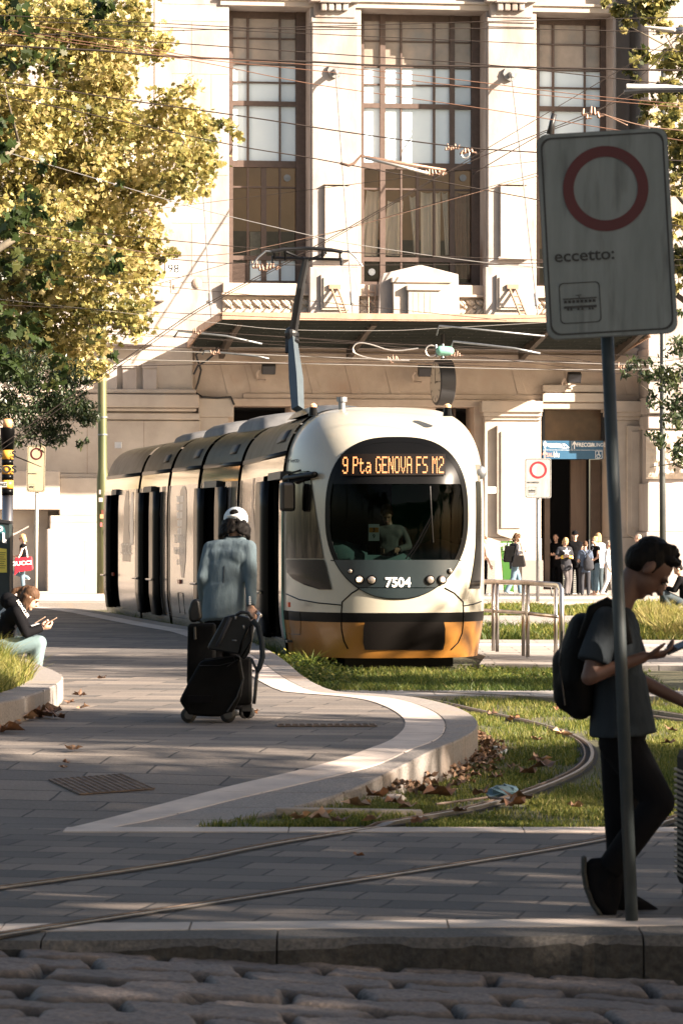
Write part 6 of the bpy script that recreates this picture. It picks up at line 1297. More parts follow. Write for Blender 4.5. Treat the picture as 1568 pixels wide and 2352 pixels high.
mb = MB(); c_ = jA['chest'] + Vector((0, .155, .02)); mb.poly([c_ + Vector((math.cos(i * PI_ / 5 + PI_ / 2) * (.11 if i % 2 == 0 else .045), 0, math.sin(i * PI_ / 5 + PI_ / 2) * (.11 if i % 2 == 0 else .045))) for i in range(10)]); o = mb.obj('star_print', WHITE, tA)
for s in 'LR': mb = MB(); w_ = jA['wr' + s]; e = (w_ - jA['el' + s]).normalized(); mb.tube([w_ - e * .07, w_ - e * .03], .045, 12, True); mb.obj('bracelet', mat('yellow_bracelet' + s, (.75, .55, .03), rough=.4), tA, True)
tB, jB, HB, kB = pp('tallest man of the door group, in black clothes and black cap, facing the square', 1319, 87.5, 1.66, PI_, {'wrR': (.2, .12, .88), 'wrL': (-.22, .1, .9)}, top=CBLACK, sleeve='cap', bottom=CBLACK, shoes=BLACKP, hair=HGREY, cap=CBLACK, tors=1.12)
pp('boy in slate tee seen from behind with a drawstring backpack', 1343, 86.5, 1.40, .1, {**ARM_PH}, top=CNAVY, bottom=CDARK, shoes=BLACKP, hair=HBROWN, fd=(.1, 1, -.3))
mb = MB(); c_ = base(1347, 86.5, PZ) + Vector((.02, -.16, .88)); mb.cap(c_, c_ + Vector((.01, .0, -.16)), .13, .14, .6); mb.cap(c_, c_ + Vector((-.02, .03, .16)), .1, .03, .6); t = wthing('backpack', 'dark drawstring backpack on the boy\'s back in the door group', 'backpack', tuple(c_)); remesh(mb, 'bag', CDARK, t, .014, 2); mb = MB(); mb.tube([c_ + Vector((-.02, .03, .18)), c_ + Vector((-.13, .08, .32)), c_ + Vector((-.12, .15, .36))], .012, 6); mb.tube([c_ + Vector((.0, .03, .18)), c_ + Vector((.13, .08, .32)), c_ + Vector((.12, .15, .36))], .012, 6); mb.obj('shoulder_strap', CDARK, t)
pp('woman in black top and pale jeans with sunglasses, at the right of the door group', 1366, 87, 1.52, PI_ / 2 + .5, {'elL': (-.2, .04, 1.13), 'wrL': (-.10, .2, 1.0), 'elR': (.22, -.02, 1.12), 'wrR': (.1, .2, 1.0)}, top=CBLACK, sleeve='cap', bottom=JEANS, shoes=SKIN, hair=HBLOND, style='bun', glasses=True, fd=(-.1, 1, 0), shortleg=True)
pp('blond person in light blue shirt half hidden behind the woman in black top', 1373, 88, 1.61, .6, None, top=CLBLUE, sleeve='long', bottom=DJEANS, shoes=BLACKP, hair=HBLOND, style='bob')
pp('person in grey shirt and white trousers half hidden by the grey sign pole', 1397, 86.8, 1.42, -PI_ / 2 - .3, {'kneeL': (-.1, .08, .5), 'ankL': (-.1, .15, .08), 'kneeR': (.1, -.02, .5), 'ankR': (.1, -.2, .1)}, top=cloth('light_grey_cloth', (.42, .42, .42)), sleeve='long', bottom=CWHITE, shoes=WHITE, hair=HGREY, z=PZ)
pp('grey haired man in blue shirt behind the phone man\'s head', 1465, 88, 1.58, PI_ / 2 + .2, None, top=CLBLUE, sleeve='long', bottom=DJEANS, shoes=BLACKP, hair=HGREY)
pp('dark figure standing in the shaded doorway, taller of the two inside', 1276, 97.2, 1.68, PI_ - .4, {**ARM_PH}, top=CBLACK, bottom=CBLACK, shoes=BLACKP, hair=HBLACK, z=0, vox=.02); pp('dark figure in the shaded doorway, shorter one at the left jamb', 1259, 97.4, 1.55, PI_ + .2, None, top=CDARK, bottom=CBLACK, shoes=BLACKP, hair=HBLACK, z=0, vox=.02)
tI, jI, HI, kI = pp('woman with dark curls and black top walking past the green banner in pale jeans', 1180, 86.5, 1.60, -PI_ / 2 + .35, {'kneeL': (-.08, .16, .52), 'ankL': (-.08, .22, .10), 'kneeR': (.08, -.06, .5), 'ankR': (.08, -.26, .13), 'elL': (-.2, .1, 1.16), 'wrL': (-.06, .24, 1.22), 'elR': (.24, -.02, 1.16), 'wrR': (.12, .18, 1.22), 'neck': (0, .05, 1.45), 'head': (0, .09, 1.61)}, top=CDARK, sleeve='long', bottom=JEANS, shoes=WHITE, hair=HBROWN, style='curly', fd=(0, 1, -.3), leg=1.1)
def handbag(label, c, w_, h_, m, strap, rz=.2):
    t = thing('shoulder_bag', label, 'bag', c, None, rz); mb = MB(); mb.slab([(-w_ * .35, -.06, h_), (w_ * .35, -.06, h_), (w_ * .5, -.06, .04), (w_ * .42, -.06, 0), (-w_ * .42, -.06, 0), (-w_ * .5, -.06, .04)], (0, .12, 0)); mb.obj('body', m, t, bevel=.03)
    mb = MB(); mb.tube([(-w_ * .3, -.02, h_), (-w_ * .1, -.02, h_ + strap), (w_ * .1, -.02, h_ + strap), (w_ * .3, -.02, h_)], .012, 6); mb.obj('strap', m, t); return t
LEA = mat('shiny_black_leather', (.02, .018, .018), rough=.25)
handbag('large black tote on the back of the curly haired woman', base(1170, 86.3) + Vector((0, 0, .86)), .34, .42, BAGM, .12, .1); handbag('shiny black handbag hanging at the curly haired woman\'s side', base(1198, 86.25) + Vector((-.08, 0, .74)), .36, .30, LEA, .3, -.2)
pp('bare-armed woman in black half hidden behind the tram nose', 1110, 86.8, 1.53, -PI_ / 2 + .2, {'elR': (.2, .05, 1.12), 'wrR': (.18, .15, .9)}, top=CWHITE, sleeve='none', bottom=CBLACK, shoes=WHITE, hair=HBROWN, style='bob')
# woman with the red bag at the wall
tW, jW, HW, kW = pp('blonde woman in sunglasses leaning on the far left wall with one foot up', 54, 90.5, 1.58, PI_ / 2, {**{'elL': (-.2, .06, 1.12), 'wrL': (-.06, .28, 1.08), 'elR': (.2, .06, 1.12), 'wrR': (.06, .28, 1.08)}, 'kneeR': (.08, .25, .6), 'ankR': (.08, -.12, .45)}, top=CBLACK, sleeve='cap', bottom=JEANS, shoes=WHITE, hair=HBLOND, style='bob', glasses=True, fd=(0, 1, -.35), toes=None)
RED = mat('red_bag', (.42, .015, .03), (.50, .02, .04), 6, .45); p = P(54, 1321, 90.1); t = wthing('shopping_bag', 'big red shopping bag with white lettering held by the woman leaning on the wall', 'bag', tuple(p)); mb = MB(); q = [P(x, y, 90.1) for x, y in ((33, 1322), (35, 1281), (73, 1279), (76, 1308), (70, 1311), (42, 1314))]; mb.slab(q, (0, .18, 0)); mb.obj('body', RED, t, bevel=.02); mb = MB(); mb.tube([P(44, 1281, 90.1), P(52, 1262, 90.2), P(60, 1256, 90.3), P(64, 1280, 90.1)], .016, 6); mb.obj('handle', WHITE, t)
text('bag_lettering', 'GUCCI', WHITE, .105, face_M(P(50, 1294, 90.08), (0, -1, 0), roll=.08), t, .04, sx=1.2)
# seated man at far right edge
dK = 71.; oK = base(1550, dK, 0); LK = lambda x, y, d=0.: P(x, y, dK + d) - oK
jk = dict(pelvis=LK(1574, 1386), waist=LK(1573, 1368), chest=LK(1568, 1342), neck=LK(1560, 1325), head=LK(1556, 1308), shL=LK(1560, 1330, -.17), shR=LK(1564, 1330, .17), elL=LK(1546, 1356, -.2), elR=LK(1550, 1356, .2), wrL=LK(1530, 1352, -.05), wrR=LK(1532, 1350, .05), hipL=LK(1570, 1388, -.09), hipR=LK(1570, 1388, .09), kneeL=LK(1522, 1364, -.1), kneeR=LK(1526, 1362, .1), ankL=LK(1540, 1402, -.1), ankR=LK(1542, 1400, .1))
figure('man in black top and jeans squatting on a low block at the right edge', oK, 1.75, 0, jk, CBLACK, 'long', DJEANS, BLACKP, SKIN, HBLACK, 'short', fdir=(-.8, 0, -.6), hup=(-.6, 0, .8), lat=(0, 1, 0), vox=.016, toes={'L': LK(1520, 1407, -.1), 'R': LK(1523, 1406, .1)})
p = P(1574, 1392, dK); mb = MB(); mb.box(p.x - .2, p.x + .4, dK - .3, dK + .3, 0, p.z); lone(mb, 'stone_block', STONE, 'low stone block under the squatting man at the right edge', 'stone block', bevel=.02)
# driver
dC = CW(-.18, 0, .25); od = Vector((dC.x, dC.y, .55)); LD = lambda x, y, d=0.: P(x, y, 43.1 + d) - od
jd = dict(pelvis=LD(893, 1300), waist=LD(893, 1275), chest=LD(893, 1235), neck=LD(892, 1205, -.03), head=LD(888, 1180, -.08), shL=LD(925, 1218), shR=LD(862, 1218), elL=LD(938, 1255, -.1), elR=LD(850, 1255, -.1), wrL=LD(915, 1262, -.3), wrR=LD(872, 1262, -.3), hipL=LD(905, 1305), hipR=LD(880, 1305), kneeL=LD(910, 1305, -.3), kneeR=LD(876, 1305, -.3), ankL=LD(910, 1345, -.3), ankR=LD(876, 1345, -.3))
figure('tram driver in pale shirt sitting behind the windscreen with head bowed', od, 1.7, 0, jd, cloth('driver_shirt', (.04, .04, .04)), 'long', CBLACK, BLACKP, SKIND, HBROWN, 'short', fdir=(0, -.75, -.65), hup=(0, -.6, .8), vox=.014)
# ------------------------------------------------------------ street furniture
def plate_mesh(mb, w_, h_, r_, y0, y1, n=6):
    pts = []
    for cx, cz, a0 in ((w_ / 2 - r_, h_ / 2 - r_, 0), (-w_ / 2 + r_, h_ / 2 - r_, 90), (-w_ / 2 + r_, -h_ / 2 + r_, 180), (w_ / 2 - r_, -h_ / 2 + r_, 270)):
        for k in range(n + 1): a = R(a0 + 90 * k / n); pts.append((cx + r_ * math.cos(a), cz + r_ * math.sin(a)))
    return mb.slab([(x, y0, z) for x, z in pts], (0, y1 - y0, 0)), pts
RED2 = mat('sign_red_dark', (.065, .004, .006), (.08, .005, .007), 3, .5); DIRTW = mat('dirty_sign_white', (.14, .165, .165), (.19, .218, .218), 3.5, .5, c3=(.085, .095, .095), s3=3.2, stretch=(5, 1, .7), contrast=(.3, .7)); CREAMS = mat('yellowed_sign', (.40, .34, .22), (.44, .38, .26), 4, .5); CLEANW = mat('sign_white', (.30, .30, .29), (.36, .36, .35), 4, .5, c3=(.5, .49, .47), s3=3., stretch=(4, 1, .8))
def ring(mb, c, r0, r1, y0, y1, n=56):
    b = len(mb.v)
    for rr_, yy in ((r0, y0), (r1, y0), (r0, y1), (r1, y1)):
        for k in range(n): a = 2 * PI_ * k / n; mb.v.append((c[0] + rr_ * math.cos(a), yy, c[1] + rr_ * math.sin(a)))
    for k in range(n):
        j = (k + 1) % n
        for s, e in ((0, 1), (1, 3), (3, 2), (2, 0)): mb.f.append((b + s * n + k, b + s * n + j, b + e * n + j, b + e * n + k))
def sign(name_label, pole_top, pole_base, d, cpx, w_, h_, roll, yaw, face, pr, polem, ringm=RED2, tram_icon=True, rcol=None, dof=None):
    base_ = P(*pole_base, d); base_.z = base_.z if base_.z > -.3 else 0; t = wthing('road_sign', name_label, 'road sign', tuple(base_)); mb = MB(); mb.tube([base_, P(*pole_top, d)], pr, 20); mb.obj('pole', polem, t, True)
    c = P(*cpx, d) + Vector((0, -pr - .02, 0)); M_ = Matrix.Translation(c) @ Matrix.Rotation(yaw, 4, 'Z') @ Matrix.Rotation(roll, 4, 'Y')
    def put(mb, nm, m, par, bev=0): mb.v = [tuple(M_ @ Vector(q)) for q in mb.v]; return mb.obj(nm, m, par, bevel=bev, org=t['o'])
    mb = MB(); _, pts = plate_mesh(mb, w_, h_, .045, .0, .022); pn = put(mb, 'panel', face, t); mb = MB(); plate_mesh(mb, w_ * 1.012, h_ * 1.008, .048, .006, .016); put(mb, 'rim', mat('sign_edge' + name_label[:4], (.10, .11, .12), rough=.4, metal=.5), pn)
    mb = MB(); n = len(pts); sc_ = lambda q, o_: ((abs(q[0]) - o_) * (1 if q[0] > 0 else -1), (abs(q[1]) - o_) * (1 if q[1] > 0 else -1))
    for i in range(n):
        a, b = pts[i], pts[(i + 1) % n]; a1, b1, a2, b2 = sc_(a, .014), sc_(b, .014), sc_(a, .022), sc_(b, .022); mb.add([(a1[0], -.002, a1[1]), (b1[0], -.002, b1[1]), (b2[0], -.002, b2[1]), (a2[0], -.002, a2[1])], [(0, 1, 2, 3)])
    put(mb, 'border_line', BLACKP, pn); k = w_ / .6
    mb = MB(); ring(mb, (.005 * k, h_ / 2 - .265 * k), .148 * k, .198 * k, -.004, -.001); put(mb, 'red_ring', ringm, pn)
    text('sign_lettering', 'eccetto:', BLACKP, .056 * k, M_ @ Matrix.Translation((-.11 * k, -.004, -.10 * h_)) @ Matrix.Rotation(R(90), 4, 'X'), t, .016, sx=1.1).parent = t
    mb = MB(); cx, cz, s = -.142 * k, -h_ / 2 + .162 * k, .095 * k
    b_ = MB(); _, q = plate_mesh(b_, s * 2, s * 2, .02 * k, 0, .001); n = len(q)
    for i in range(n):
        a, b2 = q[i], q[(i + 1) % n]; f1 = 1 - .045; mb.add([(cx + a[0], -.003, cz + a[1]), (cx + b2[0], -.003, cz + b2[1]), (cx + b2[0] * f1, -.003, cz + b2[1] * f1), (cx + a[0] * f1, -.003, cz + a[1] * f1)], [(0, 1, 2, 3)])
    mb.box(cx - s * .8, cx + s * .8, -.004, -.001, cz - .26 * s, cz - .14 * s)
    for i in range(8): mb.box(cx - s * .78 + i * .2 * s, cx - s * .64 + i * .2 * s, -.004, -.001, cz + .0 * s, cz + .14 * s)
    mb.box(cx - s * .82, cx + s * .82, -.004, -.001, cz + .18 * s, cz + .24 * s)
    for x in (-.6, -.45, -.1, .1, .45, .6): mb.box(cx + x * s - .05 * s, cx + x * s + .05 * s, -.004, -.001, cz - .36 * s, cz - .26 * s)
    mb.box(cx - .2 * s, cx + .1 * s, -.004, -.001, cz + .36 * s, cz + .39 * s); mb.box(cx - .06 * s, cx - .02 * s, -.004, -.001, cz + .24 * s, cz + .36 * s); put(mb, 'tram_symbol', BLACKP, pn); return t
DPOLE = mat('dark_pole_paint', (.028, .038, .042), (.038, .048, .052), 8, .5, metal=.1)
sign('large road sign with red ring and eccetto on a leaning dark pole in the foreground', (1393, 760), (1450, 2116), 15.25, (1391, 539), .578, .915, R(-3.1), R(-3), DIRTW, .0285, DPOLE)
sign('clean white eccetto road sign on a slim grey pole left of the station doorway', (1234, 1100), (1234, 1396), 78., (1234.5, 1098.5), .60, .91, 0, 0, CLEANW, .038, GALV, mat('bright_red', (.50, .02, .03), rough=.5))
sign('small yellowed road sign seen at an angle on the left pavement', (86, 1080), (82, 1424), 67., (84, 1077), .36, .91, R(1), R(0), CREAMS, .035, mat('pale_pole', (.55, .50, .40), rough=.4, metal=.3), RED2)
# lamp posts and masts
t = wthing('mast', 'tall green stained overhead wire mast behind the tram tail', 'mast', tuple(base(236, 80, .25)))
mb = MB(); b_ = base(236, 80, .25); mb.tube([b_, Vector((b_.x, 80, P(0, 1100, 80).z)), Vector((b_.x, 80, P(0, 1075, 80).z)), Vector((b_.x - .02, 80, P(0, 700, 80).z)), Vector((b_.x - .04, 80, 12.5))], [.138, .138, .108, .105, .09], 20); mb.obj('shaft', mat('green_mast_paint', (.07, .085, .035), (.14, .14, .07), 1.1, .45, metal=.3, stretch=(1, 1, .35), c3=(.16, .10, .05), s3=1.4), t, True)
mb = MB()
for y in (1000, 960, 1090): z = P(0, y, 80).z; mb.lathe((b_.x, 80, z), [(.122, 0), (.122, .035)], 20)
mb.obj('collar', GALV, t)
for x, y, c, w_ in ((232, 1148, (.5, .45, .4), 9), (238, 1176, (.16, .05, .03), 10), (236, 1186, (.5, .3, .15), 12), (233, 1205, (.45, .12, .12), 5), (241, 1222, (.4, .08, .1), 4), (230, 1130, (.55, .45, .42), 4)):
    mb = MB(); p = P(x, y, 79.86); mb.box(p.x - w_ / 200, p.x + w_ / 200, p.y - .01, p.y + .01, p.z - .05, p.z + .05); mb.obj('sticker', mat('sticker' + str(x), c, rough=.6), t)
t = wthing('lamp_post', 'slim dark lamp post at the right in front of the pale wall', 'lamp post', tuple(base(1522, 74, 0))); b_ = base(1522, 74, 0); mb = MB(); mb.tube([b_, Vector((b_.x - .02, 74, 3)), Vector((b_.x, 74, 12.2))], [.075, .065, .05], 14); mb.obj('shaft', mat('dark_post', (.05, .055, .055), (.07, .075, .07), 3, .45, metal=.4), t, True)
t = wthing('street_light', 'pale street lamp head on a bent arm among the leaves at top right', 'street lamp', tuple(P(1600, 60, 50))); mb = MB(); mb.cap(P(1480, 62, 50), P(1545, 70, 50), .03, .075, .55, (0, 1, 0)); mb.obj('lamp_head', mat('lamp_grey', (.42, .40, .36), rough=.4), t, True)
mb = MB(); mb.tube([P(1545, 72, 50), P(1572, 68, 50), P(1600, 60, 50), P(1640, 200, 50), Vector((P(1640, 0, 50).x, 50, 0))], [.05, .05, .05, .07, .09], 10); mb.obj('arm', GALV, t, True)
mb = MB(); mb.tube([P(1432, 212, 42), P(1480, 208, 42), P(1620, 206, 42)], .03, 8); lone(mb, 'span_tube', BLACKM, 'dark horizontal tube of the overhead wire support at upper right', 'tube')
mb = MB(); mb.tube([P(1438, 198, 43), P(1620, 202, 43)], .03, 8); lone(mb, 'span_tube', WHITE, 'pale sunlit tube of the overhead wire support at upper right', 'tube')
# stainless railing
RT = [P(x, y, d) for x, y, d in ((1108, 1336, 47.6), (1201, 1338, 44.9), (1278, 1344, 43.1))]
t = wthing('railing', 'brushed steel railing with paired posts right of the tram', 'railing', (RT[2].x, RT[2].y, .15)); mb = MB(); mb.tube([Vector((RT[0].x - 1.2, RT[0].y + 4, RT[0].z)), RT[0], RT[1], RT[2] + Vector((.02, -.05, 0)), RT[2] + Vector((.05, -.12, -.05)), Vector((RT[2].x + .055, RT[2].y - .13, .1))], .036, 14); mb.obj('top_rail', STEEL, t, True)
mb = MB(); dz = Vector((0, 0, -.40)); mb.tube([Vector((RT[0].x - 1.2, RT[0].y + 4, RT[0].z)) + dz, RT[0] + dz, RT[1] + dz, RT[2] + dz], .024, 12); mb.obj('mid_rail', STEEL, t, True)
for x, dd_ in ((1132, 46.8), (1141, 46.5), (1201, 44.9), (1211, 44.6), (1275, 43.3)):
    p = P(x, 1341, dd_); mb = MB(); mb.tube([Vector((p.x, p.y, .1)), Vector((p.x, p.y, RT[1].z - .02))], .025, 12); mb.obj('post', STEEL, t, True)
# green banner stand
gc = P(1163, 1361, 89.5); gc.z = PZ; t = wthing('advertising_stand', 'green tapered advertising stand with white lettering by the left pier', 'advertising stand', tuple(gc)); GRN = mat('green_print', (.06, .16, .025), (.075, .19, .03), 2, .5)
mb = MB(); mb.slab([P(x, y, 89.5) for x, y in ((1148.5, 1246), (1151, 1243), (1179, 1243), (1179, 1361), (1157, 1361))], (0, .3, 0)); mb.obj('body', GRN, t); mb = MB(); mb.slab([P(x, y, 89.48) for x, y in ((1150.5, 1278), (1158, 1270), (1172, 1268), (1172, 1361), (1158, 1361))], (0, .02, 0)); mb.obj('darker_print', mat('green_print_dark', (.05, .16, .025), rough=.5), t)
text('stand_lettering', 'GETTA', WHITE, .085, face_M(P(1161, 1251.5, 89.46), (0, -1, 0)), t, .03); mb = MB()
for y in (1258, 1262, 1283): mb.slab([P(x, y + q, 89.46) for x, q in ((1154, 0), (1164, 0), (1164, 1.6), (1154, 1.6))], (0, .01, 0))
mb.obj('text_line', WHITE, t)
t = trolley_case('dark suitcase standing behind the woman in pale jeans at the door', base(1381, 88.3, PZ), .3, .22, .52, CDARK, 0., True, .25)
mb = MB(); c_ = P(1269, 1352, 85.5); c_.z = PZ + .17; mb.v = []; 
for k in range(24): a, a2 = k * PI_ / 12, (k + 1) * PI_ / 12; mb.tube([c_ + Vector((.06 * math.cos(a), .16 * math.cos(a), .17 * math.sin(a))), c_ + Vector((.06 * math.cos(a2), .16 * math.cos(a2), .17 * math.sin(a2)))], .014, 6, False)
lone(mb, 'wheel_hoop', BLACKM, 'small dark wheel beside the doorway behind the railing end', 'wheel')
mb = MB(); p = base(1318, 89, PZ); mb.box(p.x - .28, p.x + .16, 89, 89.3, PZ, .82); o = lone(mb, 'ribbed_box', mat('ribbed_white', (.5, .5, .44), rough=.6), 'pale ribbed cabinet behind the legs of the door group', 'cabinet'); mb = MB()
for i in range(12): mb.box(p.x - .28, p.x + .16, 88.985, 89.0, PZ + .05 + i * .055, PZ + .07 + i * .055)
oo = mb.obj('slats', GALV, o, org=tuple(o.location))
# SOS column, ticket box with posters
pS = P(18, 1300, 60); pS.z = .24; t = wthing('sos_column', 'orange and black banded SOS column at the left edge', 'emergency column', tuple(pS)); D6 = 60.
def zc6(y): return P(0, y, D6).z
X6 = pS.x
mb = MB(); mb.lathe((X6, D6, 0), [(.098, .1), (.098, zc6(1137))], 24); mb.obj('shaft', STEEL, t, True)
ORB = mat('sos_orange', (.75, .36, .05), rough=.45)
for y0, y1, m_, nm_ in ((1137, 1122, GASK, 'black_band'), (1122, 1103, ORB, 'orange_band'), (1103, 1089, GASK, 'black_band'), (1089, 1069, ORB, 'orange_band'), (1069, 1055, GASK, 'black_band'), (1055, 1034, ORB, 'orange_band')):
    mb = MB(); mb.lathe((X6, D6, 0), [(.103, zc6(y0)), (.103, zc6(y1))], 24); mb.obj(nm_, m_, t, True)
mb = MB(); mb.lathe((X6, D6, 0), [(.103, zc6(1034)), (.132, zc6(985)), (.132, zc6(982))], 24); mb.obj('flared_head', GASK, t, True); mb = MB(); mb.lathe((X6, D6, 0), [(.085, zc6(982)), (.085, zc6(964)), (.05, zc6(962))], 24); mb.obj('beacon', mat('beacon_orange', (.85, .42, .18), rough=.3), t, True)
text('sos_lettering', 'SOS', BLACKP, .12, face_M(Vector((X6 - .005, D6 - .108, zc6(1079))), (0, -1, 0)), t, .035, sx=1.2); text('sos_lettering', 'S   S', BLACKP, .12, face_M(Vector((X6, D6 - .108, zc6(1044.5))), (0, -1, 0)), t, .035, sx=1.1)
mb = MB(); p = P(9, 1113, 59.88); mb.box(p.x - .06, p.x + .06, p.y - .01, p.y, p.z - .045, p.z + .045); mb.obj('sticker', mat('sticker_white', (.5, .5, .45), rough=.5), t); text('sticker_lettering', 'AEZ', BLACKP, .05, face_M(p - Vector((0, .015, 0)), (0, -1, 0)), t, .02)
p = P(8, 1395, 58); t = wthing('ticket_box', 'dark green box with sloping lid, P mark and yellow notice at the left edge', 'parking machine', (p.x, 58, .24)); BXM = mat('box_dark_green', (.012, .022, .022), (.018, .028, .028), 6, .45)
mb = MB(); mb.slab([P(x, y, 58) for x, y in ((-40, 1190), (23, 1200), (24, 1206), (22, 1420), (-40, 1420))], (0, .35, 0)); mb.obj('body', BXM, t, bevel=.01); mb = MB(); mb.slab([P(x, y, 57.98) for x, y in ((-42, 1186), (25, 1197), (25, 1203), (-42, 1196))], (0, .4, 0)); mb.obj('lid', BLACKM, t)
mb = MB(); mb.slab([P(x, y, 57.98) for x, y in ((-20, 1256), (16, 1261), (16.5, 1315), (-20, 1315))], (0, .01, 0)); mb.obj('yellow_notice', mat('notice_yellow', (.72, .60, .10), rough=.6), t); mb = MB()
for i in range(8): mb.slab([P(x, y, 57.97) for x, y in ((-6, 1268 + i * 5), (14 - (i % 3) * 2, 1269 + i * 5), (14 - (i % 3) * 2, 1270 + i * 5), (-6, 1269 + i * 5))], (0, .004, 0))
mb.obj('notice_text_line', BLACKP, t); mb = MB(); mb.slab([P(2 + 11 * math.cos(a), 1223 + 17 * math.sin(a), 57.98) for a in [k * PI_ / 12 for k in range(24)]], (0, .01, 0)); mb.obj('round_emblem', mat('emblem_teal', (.02, .13, .15), rough=.5), t)
text('emblem_lettering', 'P', WHITE, .16, face_M(P(0, 1220, 57.95), (0, -1, 0)), t, .02); mb = MB(); mb.slab([P(x, y, 57.96) for x, y in ((6, 1222), (11, 1224), (12, 1238), (16, 1240), (16, 1248), (7, 1246))], (0, .006, 0)); mb.obj('white_sticker', WHITE, t)
# ------------------------------------------------------------ overhead wires
WD = mat('wire_dark', (.035, .025, .02), rough=.6, metal=.2); WC = mat('wire_copper', (.45, .25, .17), rough=.35, metal=.7); WS = mat('wire_silver', (.55, .52, .48), rough=.35, metal=.7)
BZ = mat('fitting_bronze', (.22, .13, .09), (.3, .2, .15), 10, .5, metal=.4)
def wire(pts, r_, m, label, d=None, name='overhead_wire', ext=True, d1=None):
    ym = sum(p[1] for p in pts) / len(pts); d = d or max(34, min(86, 4.7 * F / max(40, HY - ym))); d1 = d1 or d; n = len(pts)
    q = [P(x, y, d + (d1 - d) * i / (n - 1)) for i, (x, y) in enumerate(pts)]
    if ext: q = [q[0] + (q[0] - q[1]).normalized() * 6] + q + [q[-1] + (q[-1] - q[-2]).normalized() * 6]
    q = smoothline(q, 2); mb = MB(); mb.tube(q, r_, 5); return lone(mb, name, m, label, 'wire', 'overhead tram wires', smooth=True)
wl = [([(0, 103), (110, 111), (240, 116), (350, 128), (459, 133), (620, 139), (741, 143), (862, 151), (1090, 152), (1300, 157), (1568, 162)], .013, WD, 'thick dark cable bundle crossing just above the two wall anchors', 42),
 ([(0, 188), (146, 207), (256, 225), (384, 243), (574, 269), (781, 302), (1003, 332), (1095, 342), (1231, 350)], .009, WD, 'dark twisted wire sagging from upper left across the windows', 45),
 ([(380, 300), (564, 340), (700, 360), (781, 375)], .008, WD, 'wire from the left tree to the bent insulator rods', 48),
 ([(200, 45), (459, 58), (677, 70), (1100, 63), (1568, 75)], .005, WD, 'thin wire highest across the window tops', 36), ([(300, 92), (459, 103), (830, 129), (1090, 145), (1300, 168)], .006, WD, 'blurred dark wire just above the thick bundle', 38),
 ([(350, 125), (459, 141), (677, 187), (822, 209), (1090, 246), (1300, 280)], .005, WC, 'copper wire, lowest of the three sunlit ones near the bundle', 38), ([(350, 120), (459, 137), (717, 161), (1090, 201), (1230, 218), (1568, 247)], .005, WC, 'copper wire, middle of the three sunlit ones near the bundle', 38), ([(350, 112), (459, 134), (717, 148), (1033, 180), (1300, 215), (1568, 240)], .005, WC, 'copper wire, upper of the three sunlit ones near the bundle', 40),
 ([(380, 760), (459, 705), (640, 610), (800, 524), (999, 407), (1085, 368), (1233, 308)], .008, WD, 'diagonal wire rising from the canopy corner to the upper right', 56), ([(384, 764), (463, 708), (644, 613), (803, 527), (1001, 410)], .006, WD, 'second strand just below the rising diagonal wire', 56.2),
 ([(1085, 400), (1233, 312), (1269, 297), (1380, 258), (1500, 150), (1568, 70)], .006, WD, 'wire rising past the sign top to the street lamp', 44), ([(120, 545), (459, 600), (700, 548), (802, 524), (1090, 443), (1250, 400)], .006, BZ, 'brownish wire passing behind the pantograph head', 58),
 ([(405, 465), (459, 481), (725, 544), (801, 560), (1090, 602), (1250, 615)], .007, WS, 'silver wire descending rightward over the lower windows', 56), ([(0, 510), (183, 533), (403, 553), (620, 574), (822, 580), (1090, 592), (1250, 598)], .007, WD, 'dark wire level with the pantograph horns', 56), ([(0, 566), (366, 593), (574, 610), (1090, 608), (1250, 604)], .006, WD, 'dark wire crossing just above plate 98', 54),
 ([(0, 700), (250, 712), (574, 727), (710, 732), (1000, 736), (1250, 730)], .006, WD, 'wire along the canopy fascia', 62), ([(402, 758), (652, 774), (900, 795), (1090, 818)], .006, WD, 'first dark wire under the canopy left end', 66), ([(507, 743), (652, 759), (900, 760), (973, 756)], .006, WS, 'silver wire over the dark canopy underside', 66), ([(300, 770), (652, 786), (1000, 792), (1250, 806)], .006, WD, 'dark wire low under the canopy', 68),
 ([(250, 800), (640, 812), (780, 824), (1000, 835), (1250, 848)], .006, WD, 'dark wire across the lintel top', 70), ([(683, 835), (900, 840), (1091, 846), (1300, 850), (1500, 848)], .011, WS, 'bright contact wire, lower of the pair in front of the lintel', 72), ([(683, 818), (885, 826), (1091, 826), (1382, 836), (1500, 838)], .010, WS, 'bright contact wire, upper of the pair in front of the lintel', 72), ([(240, 843), (400, 838), (560, 836), (683, 835)], .010, WD, 'dark contact wire running left from the pantograph knee', 72),
 ([(240, 760), (402, 772), (600, 790), (760, 800)], .006, WD, 'wire left of the canopy corner, upper', 70), ([(240, 788), (402, 798), (600, 806), (780, 812)], .006, WD, 'wire left of the canopy corner, lower', 70), ([(1062, 800), (1250, 812), (1420, 842), (1470, 836)], .007, WD, 'grey rod-like wire toward the right branches', 70), ([(0, 610), (200, 640), (300, 650)], .005, WD, 'short wire through the left tree crown', 54),
 ([(1033, 52), (1240, 46), (1568, 40)], .005, WD, 'thin wire over the right window top', 40), ([(1033, 92), (1300, 104), (1568, 118)], .005, WD, 'thin wire across the right window upper panes', 40), ([(1380, 262), (1480, 292), (1568, 300)], .008, BZ, 'brown wire running right from the bent clamps', 42.01), ([(1385, 262), (1440, 288)], .008, BZ, 'short brown strut wire below the bent clamps', 42.01), ([(1033, 456), (1231, 398)], .005, WD, 'thin wire crossing the right pilaster, lower', 60), ([(1033, 395), (1231, 370)], .005, WD, 'thin wire crossing the right pilaster, upper', 60)]
for q, r_, m_, l, d_ in wl: wire(q, r_, m_, l, d_, ext=(d_ != 42.01 and q[0][0] < 1085))
